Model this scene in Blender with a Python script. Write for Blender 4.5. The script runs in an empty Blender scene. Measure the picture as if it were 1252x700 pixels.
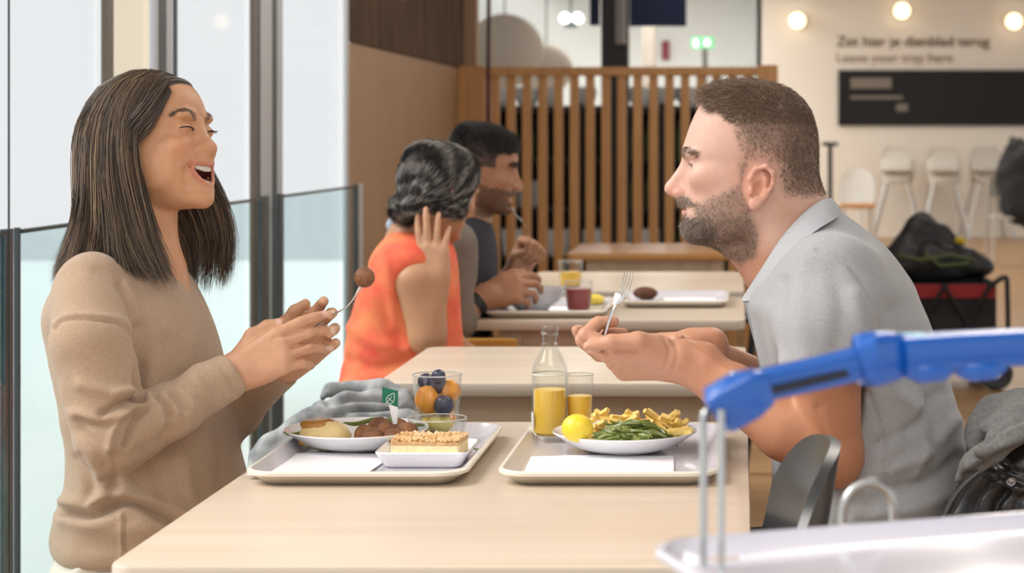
import bpy, bmesh, math, random
import numpy as np
from mathutils import Vector, Matrix, Euler

# ------------------------------------------------------------------ camera, world, sun, exposure
SC = bpy.context.scene
F, VX, VY, CAMZ = 2411.0, 905.0, 165.0, 1.23      # focal length in px, vanishing point, eye height
cam_data = bpy.data.cameras.new('camera')
cam = bpy.data.objects.new('camera', cam_data)
SC.collection.objects.link(cam)
SC.camera = cam
cam.location = (0, 0, CAMZ)
cam.rotation_euler = (math.pi / 2, 0, 0)
cam_data.sensor_width = 36.0
cam_data.lens = F / 1252.0 * 36.0
cam_data.shift_x = -(VX - 626.0) / 1252.0
cam_data.shift_y = -(350.0 - VY) / 1252.0
cam_data.clip_start = 0.05
cam_data.clip_end = 200
cam_data.dof.use_dof = True
cam_data.dof.focus_distance = 2.95
cam_data.dof.aperture_fstop = 6.3

world = bpy.data.worlds.new('overcast_sky')
SC.world = world
world.use_nodes = True
wbg = world.node_tree.nodes['Background']
wbg.inputs[0].default_value = (0.98, 0.99, 1.0, 1)
wbg.inputs[1].default_value = 0.85

sun_data = bpy.data.lights.new('sun', 'SUN')
sun_data.energy = 3.9
sun_data.angle = math.radians(40)
sun_data.color = (1.0, 0.94, 0.87)
sun = bpy.data.objects.new('sun', sun_data)
SC.collection.objects.link(sun)
sun.rotation_euler = Vector((0.75, 0.12, -0.75)).to_track_quat('-Z', 'Y').to_euler()

# unseen fill lights added to brighten hall, aisle and foreground (housings come below)
FILL_LIGHTS = []
for (lx, ly, sx, sy, pw, lc) in ((-1.2, 20.5, 1.2, 7.0, 230, (1.0, .97, .92)), (2.2, 16.0, 1.2, 10.0, 130, (1.0, .90, .78)),
                                (0.9, 6.3, 0.9, 5.6, 60, (1.0, .93, .84)), (0.5, 0.2, 2.4, 1.6, 45, (1.0, .94, .86))):
    ld = bpy.data.lights.new('fill_light', 'AREA'); ld.shape = 'RECTANGLE'; ld.size = sx; ld.size_y = sy; ld.energy = pw; ld.color = lc
    lo = bpy.data.objects.new('fill_light', ld); SC.collection.objects.link(lo); lo.location = (lx, ly, 3.185)
    FILL_LIGHTS.append((lo, lx, ly, sx, sy))

SC.view_settings.view_transform = 'Standard'
SC.view_settings.look = 'None'
SC.view_settings.gamma = 1.0
SC.view_settings.use_curve_mapping = False
SC.view_settings.exposure = 0.12
SC.cycles.use_denoising = True
SC.cycles.max_bounces = 10
SC.cycles.transparent_max_bounces = 24
SC.cycles.caustics_reflective = False
SC.cycles.caustics_refractive = False

random.seed(7)
rng = np.random.default_rng(7)
PI = math.pi
def R(a): return math.radians(a)
def P(px, py, Y):
    """point of the place seen at a photo pixel, standing Y metres in front of the lens"""
    return Vector(((px - VX) * Y / F, Y, CAMZ - (py - VY) * Y / F))
# ------------------------------------------------------------------ materials
MATS = {}
def mat(name, col, rough=0.5, metal=0.0, noise=0.0, nscale=20.0, bump=0.0, bscale=60.0, stretch=(1, 1, 1),
        sss=0.0, spec=None, sheen=0.0, coat=0.0, emit=None, attr=False, col2=None, trans=0.0, sssr=(1.0, 0.35, 0.2)):
    """one principled material: plain or two-tone noise colour, optional fine relief"""
    if name in MATS: return MATS[name]
    m = bpy.data.materials.new(name); m.use_nodes = True
    nt = m.node_tree; b = nt.nodes['Principled BSDF']
    def inp(k, v):
        if k in b.inputs: b.inputs[k].default_value = v
    inp('Roughness', rough); inp('Metallic', metal)
    if spec is not None: inp('Specular IOR Level', spec)
    if sheen: inp('Sheen Weight', sheen)
    if coat: inp('Coat Weight', coat); inp('Coat Roughness', 0.08)
    if trans: inp('Transmission Weight', trans)
    if sss:
        inp('Subsurface Weight', sss); inp('Subsurface Radius', sssr); inp('Subsurface Scale', 0.006)
    if emit:
        inp('Emission Color', (*emit[:3], 1)); inp('Emission Strength', emit[3])
    tc = nt.nodes.new('ShaderNodeTexCoord'); mp = nt.nodes.new('ShaderNodeMapping')
    mp.inputs['Scale'].default_value = stretch
    nt.links.new(tc.outputs['Object'], mp.inputs[0])
    src = None
    if attr:
        at = nt.nodes.new('ShaderNodeAttribute'); at.attribute_name = 'Col'
        src = at.outputs['Color']
    inp('Base Color', (*col, 1))
    if noise or col2:
        n = nt.nodes.new('ShaderNodeTexNoise'); n.inputs['Scale'].default_value = nscale
        n.inputs['Detail'].default_value = 5
        nt.links.new(mp.outputs[0], n.inputs['Vector'])
        if attr:
            mr = nt.nodes.new('ShaderNodeMapRange')
            mr.inputs['From Min'].default_value = 0.25; mr.inputs['From Max'].default_value = 0.75
            mr.inputs['To Min'].default_value = 1 - noise; mr.inputs['To Max'].default_value = 1 + noise
            nt.links.new(n.outputs[0], mr.inputs[0])
            mx = nt.nodes.new('ShaderNodeVectorMath'); mx.operation = 'SCALE'
            nt.links.new(src, mx.inputs[0]); nt.links.new(mr.outputs[0], mx.inputs['Scale'])
            src = mx.outputs[0]
        else:
            r = nt.nodes.new('ShaderNodeValToRGB')
            r.color_ramp.elements[0].position = 0.3; r.color_ramp.elements[1].position = 0.7
            c2 = col2 if col2 else tuple(min(1, c * (1 + noise)) for c in col)
            c1 = col if col2 else tuple(c * (1 - noise) for c in col)
            r.color_ramp.elements[0].color = (*c1, 1); r.color_ramp.elements[1].color = (*c2, 1)
            nt.links.new(n.outputs[0], r.inputs[0]); src = r.outputs[0]
    if src is not None: nt.links.new(src, b.inputs['Base Color'])
    if bump:
        n2 = nt.nodes.new('ShaderNodeTexNoise'); n2.inputs['Scale'].default_value = bscale
        n2.inputs['Detail'].default_value = 4
        nt.links.new(mp.outputs[0], n2.inputs['Vector'])
        bp = nt.nodes.new('ShaderNodeBump'); bp.inputs['Strength'].default_value = bump
        bp.inputs['Distance'].default_value = 0.002
        nt.links.new(n2.outputs[0], bp.inputs['Height']); nt.links.new(bp.outputs[0], b.inputs['Normal'])
    MATS[name] = m
    return m

def clear_mat(name, col, gloss=0.06, rough=0.02, fres=True, ior=1.45):
    """thin clear glass: light passes straight through, tinted, with a fresnel reflection"""
    if name in MATS: return MATS[name]
    m = bpy.data.materials.new(name); m.use_nodes = True
    nt = m.node_tree; nt.nodes.clear()
    o = nt.nodes.new('ShaderNodeOutputMaterial'); mx = nt.nodes.new('ShaderNodeMixShader')
    t = nt.nodes.new('ShaderNodeBsdfTransparent'); g = nt.nodes.new('ShaderNodeBsdfGlossy')
    t.inputs[0].default_value = (*col, 1); g.inputs['Roughness'].default_value = rough
    if fres:
        fr = nt.nodes.new('ShaderNodeLayerWeight'); fr.inputs[0].default_value = 0.35
        pw = nt.nodes.new('ShaderNodeMath'); pw.operation = 'POWER'; pw.inputs[1].default_value = 2.2
        mu = nt.nodes.new('ShaderNodeMath'); mu.operation = 'MULTIPLY_ADD'; mu.inputs[1].default_value = 0.55; mu.inputs[2].default_value = gloss * .5
        nt.links.new(fr.outputs['Facing'], pw.inputs[0]); nt.links.new(pw.outputs[0], mu.inputs[0]); nt.links.new(mu.outputs[0], mx.inputs[0])
    else: mx.inputs[0].default_value = gloss
    nt.links.new(t.outputs[0], mx.inputs[1]); nt.links.new(g.outputs[0], mx.inputs[2])
    nt.links.new(mx.outputs[0], o.inputs[0])
    MATS[name] = m
    return m

def wood_mat(name, c1, c2, scale=3.0, along='X', rough=0.4, planks=None):
    if name in MATS: return MATS[name]
    m = bpy.data.materials.new(name); m.use_nodes = True
    nt = m.node_tree; b = nt.nodes['Principled BSDF']
    b.inputs['Roughness'].default_value = rough
    tc = nt.nodes.new('ShaderNodeTexCoord'); mp = nt.nodes.new('ShaderNodeMapping')
    s = {'X': (0.6, 9, 9), 'Y': (9, 0.6, 9), 'Z': (9, 9, 0.6)}[along]
    mp.inputs['Scale'].default_value = s
    nt.links.new(tc.outputs['Object'], mp.inputs[0])
    n = nt.nodes.new('ShaderNodeTexNoise'); n.inputs['Scale'].default_value = scale
    n.inputs['Detail'].default_value = 6; n.inputs['Distortion'].default_value = 0.6
    nt.links.new(mp.outputs[0], n.inputs['Vector'])
    r = nt.nodes.new('ShaderNodeValToRGB')
    r.color_ramp.elements[0].position = 0.32; r.color_ramp.elements[1].position = 0.68
    r.color_ramp.elements[0].color = (*c1, 1); r.color_ramp.elements[1].color = (*c2, 1)
    nt.links.new(n.outputs[0], r.inputs[0]); nt.links.new(r.outputs[0], b.inputs['Base Color'])
    MATS[name] = m
    return m

# ------------------------------------------------------------------ objects
COL = SC.collection
def tag(o, label=None, cat=None, group=None, kind=None):
    if label: o['label'] = label
    if cat: o['category'] = cat
    if group: o['group'] = group
    if kind: o['kind'] = kind
    return o
def empty(name, loc=(0, 0, 0), rz=0, label=None, cat=None, group=None, kind=None):
    o = bpy.data.objects.new(name, None); COL.objects.link(o)
    o.location = loc; o.rotation_euler = (0, 0, rz); o.empty_display_size = 0.05
    return tag(o, label, cat, group, kind)
def setpar(o, parent):
    """parent without moving (all builders work in world coordinates unless the parent is a prototype at the origin)"""
    o.parent = parent
    if parent is not None and not parent.get('_local'):
        o.matrix_parent_inverse = pworld(parent).inverted()
def pworld(o):
    m = Matrix.LocRotScale(o.location, o.rotation_euler, o.scale)
    if o.parent is not None: m = pworld(o.parent) @ o.matrix_parent_inverse @ m
    return m
def mesh_obj(name, verts, faces, m, parent=None, smooth=False, cols=None, mats=None, midx=None):
    me = bpy.data.meshes.new(name)
    if isinstance(verts, np.ndarray): verts = verts.tolist()
    if isinstance(faces, np.ndarray): faces = faces.tolist()
    me.from_pydata(verts, [], faces)
    if mats:
        for q in mats: me.materials.append(q)
        if midx is not None: me.polygons.foreach_set('material_index', np.asarray(midx, dtype=np.int32))
    else: me.materials.append(m)
    if smooth: me.polygons.foreach_set('use_smooth', np.ones(len(me.polygons), dtype=bool))
    if cols is not None:
        a = me.color_attributes.new('Col', 'FLOAT_COLOR', 'POINT')
        c = np.ones((len(verts), 4), dtype=np.float32); c[:, :3] = cols
        a.data.foreach_set('color', c.ravel())
    me.update()
    o = bpy.data.objects.new(name, me); COL.objects.link(o)
    if parent is not None: setpar(o, parent)
    return o

class MB:
    """collects boxes, bars, tubes, lathes and prisms into ONE mesh"""
    def __init__(s): s.v = []; s.f = []; s.sm = []
    def add(s, vs, fs, smooth=False):
        n = len(s.v); s.v += [tuple(v) for v in vs]
        s.f += [tuple(i + n for i in f) for f in fs]; s.sm += [smooth] * len(fs)
        return s
    def box(s, c, size, rot=None, bev=0.0):
        x, y, z = [q / 2 for q in size]
        if bev <= 0:
            vs = [Vector((a * x, b * y, d * z)) for a in (-1, 1) for b in (-1, 1) for d in (-1, 1)]
            fs = [(0, 1, 3, 2), (4, 6, 7, 5), (0, 4, 5, 1), (2, 3, 7, 6), (0, 2, 6, 4), (1, 5, 7, 3)]
        else:
            bm = bmesh.new(); bmesh.ops.create_cube(bm, size=1)
            for v in bm.verts: v.co = Vector((v.co.x * 2 * x, v.co.y * 2 * y, v.co.z * 2 * z))
            bmesh.ops.bevel(bm, geom=list(bm.edges), offset=bev, segments=2, profile=0.7, affect='EDGES', clamp_overlap=True)
            bm.verts.index_update()
            vs = [v.co.copy() for v in bm.verts]; fs = [[v.index for v in f.verts] for f in bm.faces]; bm.free()
        if rot is not None: vs = [rot @ v for v in vs]
        c = Vector(c)
        return s.add([v + c for v in vs], fs)
    def bar(s, a, b, w, h=None, up=(0, 0, 1)):
        """rectangular bar from a to b"""
        a, b = Vector(a), Vector(b); h = h or w; d = (b - a).normalized(); up = Vector(up)
        if abs(d.dot(up)) > 0.98: up = Vector((1, 0, 0))
        sx = d.cross(up).normalized(); sy = sx.cross(d).normalized()
        vs = [p + sx * (i * w / 2) + sy * (j * h / 2) for p in (a, b) for i, j in ((-1, -1), (1, -1), (1, 1), (-1, 1))]
        return s.add(vs, [(0, 3, 2, 1), (4, 5, 6, 7), (0, 1, 5, 4), (1, 2, 6, 5), (2, 3, 7, 6), (3, 0, 4, 7)])
    def tube(s, pts, r, n=8, caps=True, closed=False):
        pts = [Vector(p) for p in pts]; m = len(pts)
        rs = r if hasattr(r, '__len__') else [r] * m
        prev = None; rings = []
        for i, p in enumerate(pts):
            if closed: t = (pts[(i + 1) % m] - pts[i - 1])
            else: t = pts[min(i + 1, m - 1)] - pts[max(i - 1, 0)]
            t.normalize()
            if prev is None:
                u = Vector((0, 0, 1)) if abs(t.z) < 0.9 else Vector((1, 0, 0))
                nrm = t.cross(u).normalized()
            else:
                nrm = (prev - t * prev.dot(t)).normalized()
            prev = nrm; bi = t.cross(nrm)
            rings.append([p + (nrm * math.cos(2 * PI * k / n) + bi * math.sin(2 * PI * k / n)) * rs[i] for k in range(n)])
        vs = [v for rg in rings for v in rg]; fs = []
        for i in range(m if closed else m - 1):
            j = (i + 1) % m
            for k in range(n):
                fs.append((i * n + k, i * n + (k + 1) % n, j * n + (k + 1) % n, j * n + k))
        if caps and not closed:
            fs.append(tuple(range(n))[::-1]); fs.append(tuple((m - 1) * n + k for k in range(n)))
        return s.add(vs, fs, True)
    def lathe(s, prof, c=(0, 0, 0), n=32, close=False, mtx=None):
        """prof: list of (radius, z) turned about the z axis"""
        vs = []; fs = []; m = len(prof); c = Vector(c)
        for (r, z) in prof:
            for k in range(n):
                v = Vector((r * math.cos(2 * PI * k / n), r * math.sin(2 * PI * k / n), z))
                if mtx is not None: v = mtx @ v
                vs.append(v + c)
        for i in range(m - 1 if not close else m):
            j = (i + 1) % m
            for k in range(n):
                fs.append((i * n + k, i * n + (k + 1) % n, j * n + (k + 1) % n, j * n + k))
        if not close:
            if prof[0][0] > 1e-5: fs.append(tuple(range(n))[::-1])
            if prof[-1][0] > 1e-5: fs.append(tuple((m - 1) * n + k for k in range(n)))
        return s.add(vs, fs, True)
    def loft(s, rings, cap0=True, cap1=True, smooth=True):
        n = len(rings[0]); vs = [v for rg in rings for v in rg]; fs = []
        for i in range(len(rings) - 1):
            for k in range(n):
                fs.append((i * n + k, i * n + (k + 1) % n, (i + 1) * n + (k + 1) % n, (i + 1) * n + k))
        if cap0: fs.append(tuple(range(n))[::-1])
        if cap1: fs.append(tuple((len(rings) - 1) * n + k for k in range(n)))
        return s.add(vs, fs, smooth)
    def prism(s, poly, z0, z1, mtx=None):
        n = len(poly); vs = [Vector((x, y, z)) for z in (z0, z1) for x, y in poly]
        if mtx is not None: vs = [mtx @ v for v in vs]
        fs = [tuple(range(n))[::-1], tuple(range(n, 2 * n))] + [(k, (k + 1) % n, n + (k + 1) % n, n + k) for k in range(n)]
        return s.add(vs, fs)
    def build(s, name, m, parent=None, smooth=None):
        o = mesh_obj(name, s.v, s.f, m, parent)
        sm = s.sm if smooth is None else [smooth] * len(s.f)
        o.data.polygons.foreach_set('use_smooth', np.array(sm, dtype=bool))
        if any(sm):
            try: o.data.set_sharp_from_angle(angle=R(42))
            except Exception: pass
        return o

def rrect(w, h, r, n=6, cx=0, cy=0):
    """rounded rectangle outline (ccw)"""
    pts = []
    for qx, qy, a0 in ((1, 1, 0), (-1, 1, 90), (-1, -1, 180), (1, -1, 270)):
        for k in range(n + 1):
            a = R(a0 + 90 * k / n)
            pts.append((cx + qx * (w / 2 - r) + r * math.cos(a), cy + qy * (h / 2 - r) + r * math.sin(a)))
    return pts
def spline(pts, n):
    """catmull-rom through points, n samples in all"""
    p = np.array(pts, dtype=float); m = len(p)
    t = np.linspace(0, m - 1, n); i = np.clip(t.astype(int), 0, m - 2); u = (t - i)[:, None]
    g = lambda k: p[np.clip(k, 0, m - 1)]
    p0, p1, p2, p3 = g(i - 1), g(i), g(i + 1), g(i + 2)
    p0 = np.where((i == 0)[:, None], 2 * p1 - p2, p0); p3 = np.where((i == m - 2)[:, None], 2 * p2 - p1, p3)
    return 0.5 * (2 * p1 + (p2 - p0) * u + (2 * p0 - 5 * p1 + 4 * p2 - p3) * u ** 2 + (3 * p1 - p0 - 3 * p2 + p3) * u ** 3)
def copy_tree(o, parent=None):
    c = o.copy(); COL.objects.link(c); c.parent = parent
    for ch in list(o.children): copy_tree(ch, c)
    return c

# ------------------------------------------------------------------ implicit surfaces (bodies, cloth, food)
def smin(a, b, k):
    if k <= 0: return np.minimum(a, b)
    h = np.maximum(k - np.abs(a - b), 0) / k
    return np.minimum(a, b) - h * h * k * 0.25
class SDF:
    def __init__(s): s.p = []
    def _put(s, fn, lo, hi, k, op): s.p.append((fn, np.array(lo, float), np.array(hi, float), k, op)); return s
    def cap(s, a, b, r1, r2=None, k=0.01, op='u'):
        a, b = np.array(a, float), np.array(b, float); r2 = r1 if r2 is None else r2
        ba = b - a; L = max(ba @ ba, 1e-12); rm = max(r1, r2)
        def fn(p):
            h = np.clip((p - a) @ ba / L, 0, 1)
            return np.linalg.norm(p - a - h[:, None] * ba, axis=1) - (r1 + (r2 - r1) * h)
        return s._put(fn, np.minimum(a, b) - rm, np.maximum(a, b) + rm, k, op)
    def cutcap(s, a, b, r1, r2, c, n, k=0.01, op='u'):
        """capsule cut off flat by a plane through c with outward normal n"""
        a, b, c = np.array(a, float), np.array(b, float), np.array(c, float); n = np.array(n, float); n = n / np.linalg.norm(n)
        ba = b - a; L = max(ba @ ba, 1e-12); rm = max(r1, r2)
        def fn(p):
            h = np.clip((p - a) @ ba / L, 0, 1)
            return -smin(-(np.linalg.norm(p - a - h[:, None] * ba, axis=1) - (r1 + (r2 - r1) * h)), -((p - c) @ n), 0.004)
        return s._put(fn, np.minimum(a, b) - rm, np.maximum(a, b) + rm, k, op)
    def chain(s, pts, rs, k=0.01, op='u'):
        for i in range(len(pts) - 1): s.cap(pts[i], pts[i + 1], rs[i], rs[i + 1], k, op)
        return s
    def ell(s, c, rad, rot=None, k=0.01, op='u'):
        c = np.array(c, float); rad = np.array(rad, float)
        Rm = np.eye(3) if rot is None else np.array(rot, float)
        def fn(p):
            q = (p - c) @ Rm
            k0 = np.linalg.norm(q / rad, axis=1); k1 = np.linalg.norm(q / rad ** 2, axis=1)
            return np.where(k1 < 1e-9, -rad.min(), k0 * (k0 - 1) / np.maximum(k1, 1e-9))
        ext = np.sqrt((Rm ** 2 * rad[None, :] ** 2).sum(1))
        return s._put(fn, c - ext, c + ext, k, op)
    def loft(s, rows, axes=None, origin=(0, 0, 0), n=2.0, k=0.02, op='u', round_=0.01):
        """rows: (t, x_front, x_back, x_centre, half_width, y_centre) along local z; axes: columns = local x, y, z in world"""
        A = np.eye(3) if axes is None else np.array(axes, float); o = np.array(origin, float)
        r = np.array(sorted(rows), float); rr = spline(r, 160)
        rr = rr[np.argsort(rr[:, 0])]
        z0, z1 = rr[0, 0], rr[-1, 0]
        def fn(p):
            q = (p - o) @ A; z = q[:, 2]; zc = np.clip(z, z0, z1)
            xf, xb, xc, w, yc = [np.interp(zc, rr[:, 0], rr[:, i]) for i in range(1, 6)]
            dx = q[:, 0] - xc; lo, hi = np.minimum(xf, xb), np.maximum(xf, xb)
            a = np.where(dx > 0, hi - xc, xc - lo); a = np.maximum(a, 1e-4); w = np.maximum(w, 1e-4)
            rad = (np.abs(dx / a) ** n + np.abs((q[:, 1] - yc) / w) ** n) ** (1.0 / n)
            d = (rad - 1) * np.minimum(a, w)
            return -smin(-d, -(np.abs(z - (z0 + z1) / 2) - (z1 - z0) / 2), round_)
        xs = np.concatenate([r[:, 1], r[:, 2]]); wy = np.concatenate([r[:, 5] - r[:, 4], r[:, 5] + r[:, 4]])
        cor = np.array([[x, y, z] for x in (xs.min(), xs.max()) for y in (wy.min(), wy.max()) for z in (z0, z1)])
        cw = cor @ A.T + o; e = 0.012
        return s._put(fn, cw.min(0) - e, cw.max(0) + e, k, op)
    def ev(s, p):
        d = np.full(len(p), 1e3)
        for fn, lo, hi, k, op in s.p:
            q = fn(p)
            d = smin(d, q, k) if op == 'u' else -smin(-d, q, k)
        return d
    def mesh(s, h=0.003, B=14):
        los = np.min([q[1] - q[3] for q in s.p if q[4] == 'u'], axis=0) - 2 * h
        his = np.max([q[2] + q[3] for q in s.p if q[4] == 'u'], axis=0) + 2 * h
        nb = np.ceil((his - los) / (h * B)).astype(int)
        g = np.arange(B + 1); G = np.stack(np.meshgrid(g, g, g, indexing='ij'), -1).reshape(-1, 3)
        N = (nb * B + 4).astype(np.int64)
        def key(c): return ((c[..., 0] + 1) * N[1] + (c[..., 1] + 1)) * N[2] + (c[..., 2] + 1)
        act = np.zeros(nb, bool)
        for fn, lo, hi, k, op in s.p:
            if op != 'u': continue
            a = np.maximum(np.floor((lo - k - h - los) / (h * B)).astype(int), 0)
            b = np.minimum(np.floor((hi + k + h - los) / (h * B)).astype(int), nb - 1)
            act[a[0]:b[0] + 1, a[1]:b[1] + 1, a[2]:b[2] + 1] = True
        K, V, Q = [], [], []; km = max(q[3] for q in s.p)
        LO = np.array([q[1] for q in s.p]) - km - h; HI = np.array([q[2] for q in s.p]) + km + h
        for bi in np.argwhere(act):
            base = bi * B; p0 = los + base * h; p1 = p0 + B * h
            use = [s.p[i] for i in np.nonzero((LO < p1).all(1) & (HI > p0).all(1))[0]]
            if not any(q[4] == 'u' for q in use): continue
            pts = p0 + G * h
            d = np.full(len(pts), 1e3)
            for fn, lo, hi, k, op in use:
                q = fn(pts); d = smin(d, q, k) if op == 'u' else -smin(-d, q, k)
            D = d.reshape(B + 1, B + 1, B + 1); S = D < 0
            if S.all() or not S.any(): continue
            cnt = sum(S[i:B + i, j:B + j, k:B + k].astype(np.int8) for i in (0, 1) for j in (0, 1) for k in (0, 1))
            cells = np.argwhere((cnt > 0) & (cnt < 8))
            acc = np.zeros((len(cells), 3)); num = np.zeros(len(cells))
            for ax in range(3):
                o1, o2 = [q for q in range(3) if q != ax]
                for u in (0, 1):
                    for v in (0, 1):
                        e = np.zeros(3, int); e[o1] = u; e[o2] = v
                        A0 = cells + e; A1 = A0.copy(); A1[:, ax] += 1
                        da = D[A0[:, 0], A0[:, 1], A0[:, 2]]; db = D[A1[:, 0], A1[:, 1], A1[:, 2]]
                        cr = (da < 0) != (db < 0)
                        t = np.where(cr, da / np.where(cr, da - db, 1), 0)
                        q = A0.astype(float); q[:, ax] += t
                        acc += q * cr[:, None]; num += cr
            V.append(p0 + acc / num[:, None] * h); K.append(key(cells + base))
            for ax in range(3):
                sl = [slice(0, B)] * 3; sh = [slice(0, B)] * 3; sh[ax] = slice(1, B + 1)
                a_, b_ = S[tuple(sl)], S[tuple(sh)]
                e = np.argwhere(a_ != b_)
                if not len(e): continue
                ins = a_[e[:, 0], e[:, 1], e[:, 2]]
                o1, o2 = [(1, 2), (2, 0), (0, 1)][ax]
                c = np.repeat((e + base)[:, None, :], 4, 1)
                c[:, 1, o1] -= 1; c[:, 2, o1] -= 1; c[:, 2, o2] -= 1; c[:, 3, o2] -= 1
                q = key(c)
                q[~ins] = q[~ins][:, ::-1]
                Q.append(q)
        K = np.concatenate(K); V = np.concatenate(V); Q = np.concatenate(Q)
        K, idx = np.unique(K, return_index=True); V = V[idx]
        pos = np.clip(np.searchsorted(K, Q), 0, len(K) - 1)
        ok = (K[pos] == Q).all(1)
        return V, pos[ok]
def vnormals(V, Fc):
    d1 = V[Fc[:, 2]] - V[Fc[:, 0]]; d2 = V[Fc[:, 3]] - V[Fc[:, 1]]
    n = np.cross(d1, d2); out = np.zeros_like(V)
    for i in range(Fc.shape[1]): np.add.at(out, Fc[:, i], n)
    return out / np.maximum(np.linalg.norm(out, axis=1, keepdims=True), 1e-12)
def relax(V, Fc, it=2, lam=0.5):
    for _ in range(it):
        s_ = np.zeros_like(V); c = np.zeros(len(V))
        for i in range(4):
            j = (i + 1) % 4
            np.add.at(s_, Fc[:, i], V[Fc[:, j]]); np.add.at(s_, Fc[:, j], V[Fc[:, i]])
            np.add.at(c, Fc[:, i], 1); np.add.at(c, Fc[:, j], 1)
        V = V * (1 - lam) + lam * s_ / np.maximum(c, 1)[:, None]
    return V
_NT = np.random.default_rng(3).random((32, 32, 32))
def vnoise(p, f):
    """smooth value noise, about -1..1"""
    q = p * f; i = np.floor(q).astype(int); t = q - i; t = t * t * (3 - 2 * t)
    r = 0
    for a in (0, 1):
        for b in (0, 1):
            for c in (0, 1):
                w = (t[:, 0] if a else 1 - t[:, 0]) * (t[:, 1] if b else 1 - t[:, 1]) * (t[:, 2] if c else 1 - t[:, 2])
                r = r + w * _NT[(i[:, 0] + a) % 32, (i[:, 1] + b) % 32, (i[:, 2] + c) % 32]
    return r * 2 - 1
def merge(parts):
    V, Fc, n = [], [], 0
    for v, f in parts: V.append(v); Fc.append(f + n); n += len(v)
    return np.concatenate(V), np.concatenate(Fc)
def strands(name, paths, widths, m, parent, cols=None, sides=3):
    """tapered hair strands; paths (N, S, 3), widths (N, S)"""
    paths = np.asarray(paths, float); N, S, _ = paths.shape
    T = np.gradient(paths, axis=1); T /= np.maximum(np.linalg.norm(T, axis=2, keepdims=True), 1e-9)
    up = np.where(np.abs(T[:, :, 2:3]) < 0.9, np.array([0, 0, 1.0]), np.array([1.0, 0, 0]))
    up = np.broadcast_to(up[:, :1], T.shape)
    n1 = np.cross(T, up); n1 /= np.maximum(np.linalg.norm(n1, axis=2, keepdims=True), 1e-9); n2 = np.cross(T, n1)
    V = np.stack([paths + (n1 * math.cos(2 * PI * k / sides) + n2 * math.sin(2 * PI * k / sides)) * widths[:, :, None] for k in range(sides)], 2)
    V = V.reshape(-1, 3)
    ii = np.arange(N)[:, None, None] * S * sides + np.arange(S - 1)[None, :, None] * sides
    k = np.arange(sides)[None, None, :]; k2 = (k + 1) % sides
    Fc = np.stack([ii + k, ii + k2, ii + sides + k2, ii + sides + k], -1).reshape(-1, 4)
    c = None if cols is None else np.repeat(cols, S * sides, axis=0)
    return mesh_obj(name, V, Fc, m, parent, True, c)
# ------------------------------------------------------------------ people: shared builders
def unit(v): v = np.array(v, float); return v / np.linalg.norm(v)
def frame(f, t):
    """orthonormal f (fingers) and t (thumb side)"""
    f = unit(f); t = np.array(t, float); t = unit(t - f * (t @ f)); return f, t
def rot_about(v, ax, a):
    ax = unit(ax); return v * math.cos(a) + np.cross(ax, v) * math.sin(a) + ax * (ax @ v) * (1 - math.cos(a))
def hand(s, wrist, f, t, side, sc=1.0, curls=None, thumb=None, spread=(6, 1, -4, -9), nails=None, r0=0.024):
    """one hand: palm of four metacarpals, four jointed fingers of unequal length and a thumb from the side of the palm"""
    f, t = frame(f, t); n = np.cross(t, f) if side == 'R' else np.cross(f, t)
    w = np.array(wrist, float)
    L = lambda a, b, c: w + (f * a + t * b + n * c) * sc
    offs = (0.030, 0.010, -0.011, -0.030); mcp = (0.088, 0.091, 0.085, 0.076)
    lens = ((0.044, 0.026, 0.021), (0.048, 0.030, 0.022), (0.044, 0.028, 0.022), (0.034, 0.021, 0.019))
    rad = (0.0098, 0.0100, 0.0094, 0.0083)
    curls = curls or [(20, 25, 15)] * 4
    # palm
    for i in range(4):
        s.cap(L(0.004, offs[i] * 0.55, 0.0), L(mcp[i], offs[i], 0.0), 0.0165 * sc, 0.0125 * sc, 0.016)
    s.ell(L(0.045, 0.024, 0.010), (0.030 * sc, 0.017 * sc, 0.016 * sc), np.stack([f, t, n], 1), 0.012)
    s.ell(L(0.040, -0.024, 0.008), (0.030 * sc, 0.013 * sc, 0.014 * sc), np.stack([f, t, n], 1), 0.012)
    s.cap(L(-0.03, 0, 0), L(0.015, 0, 0), r0 * sc, 0.021 * sc, 0.02)
    for i in range(4):
        d = rot_about(f, n, R(-spread[i]) * (1 if side == 'R' else -1) * -1)
        d = f * math.cos(R(spread[i])) + t * math.sin(R(spread[i]))
        p = L(mcp[i], offs[i], 0.0); r = rad[i] * sc; a = 0
        axis_t = unit(np.cross(d, n)); nn = n.copy(); cur = d.copy()
        pts = [p]; rs = [r * 1.12]
        for j in range(3):
            a = R(curls[i][j]); cur, nn = cur * math.cos(a) + nn * math.sin(a), nn * math.cos(a) - cur * math.sin(a)
            p = p + cur * lens[i][j] * sc; pts.append(p); rs.append(r * (1.0, 0.90, 0.76)[j])
        s.cap(pts[0], pts[1], rs[0], rs[1], 0.004)
        s.cap(pts[1], pts[2], rs[1], rs[2], 0.002); s.cap(pts[2], pts[3], rs[2], rs[3], 0.002)
        if nails is not None: nails.append((pts[3] - cur * 0.004 * sc - nn * rs[3] * 0.8, -nn))
    th = thumb or [(0.022, 0.026, 0.006), (0.055, 0.046, 0.012), (0.086, 0.052, 0.016), (0.108, 0.050, 0.020)]
    tp = [L(*q) for q in th]
    s.chain(tp, [0.0155 * sc, 0.0125 * sc, 0.0108 * sc, 0.0092 * sc], 0.006)
    if nails is not None: nails.append((tp[3] - n * 0.007 * sc, -n))

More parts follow.
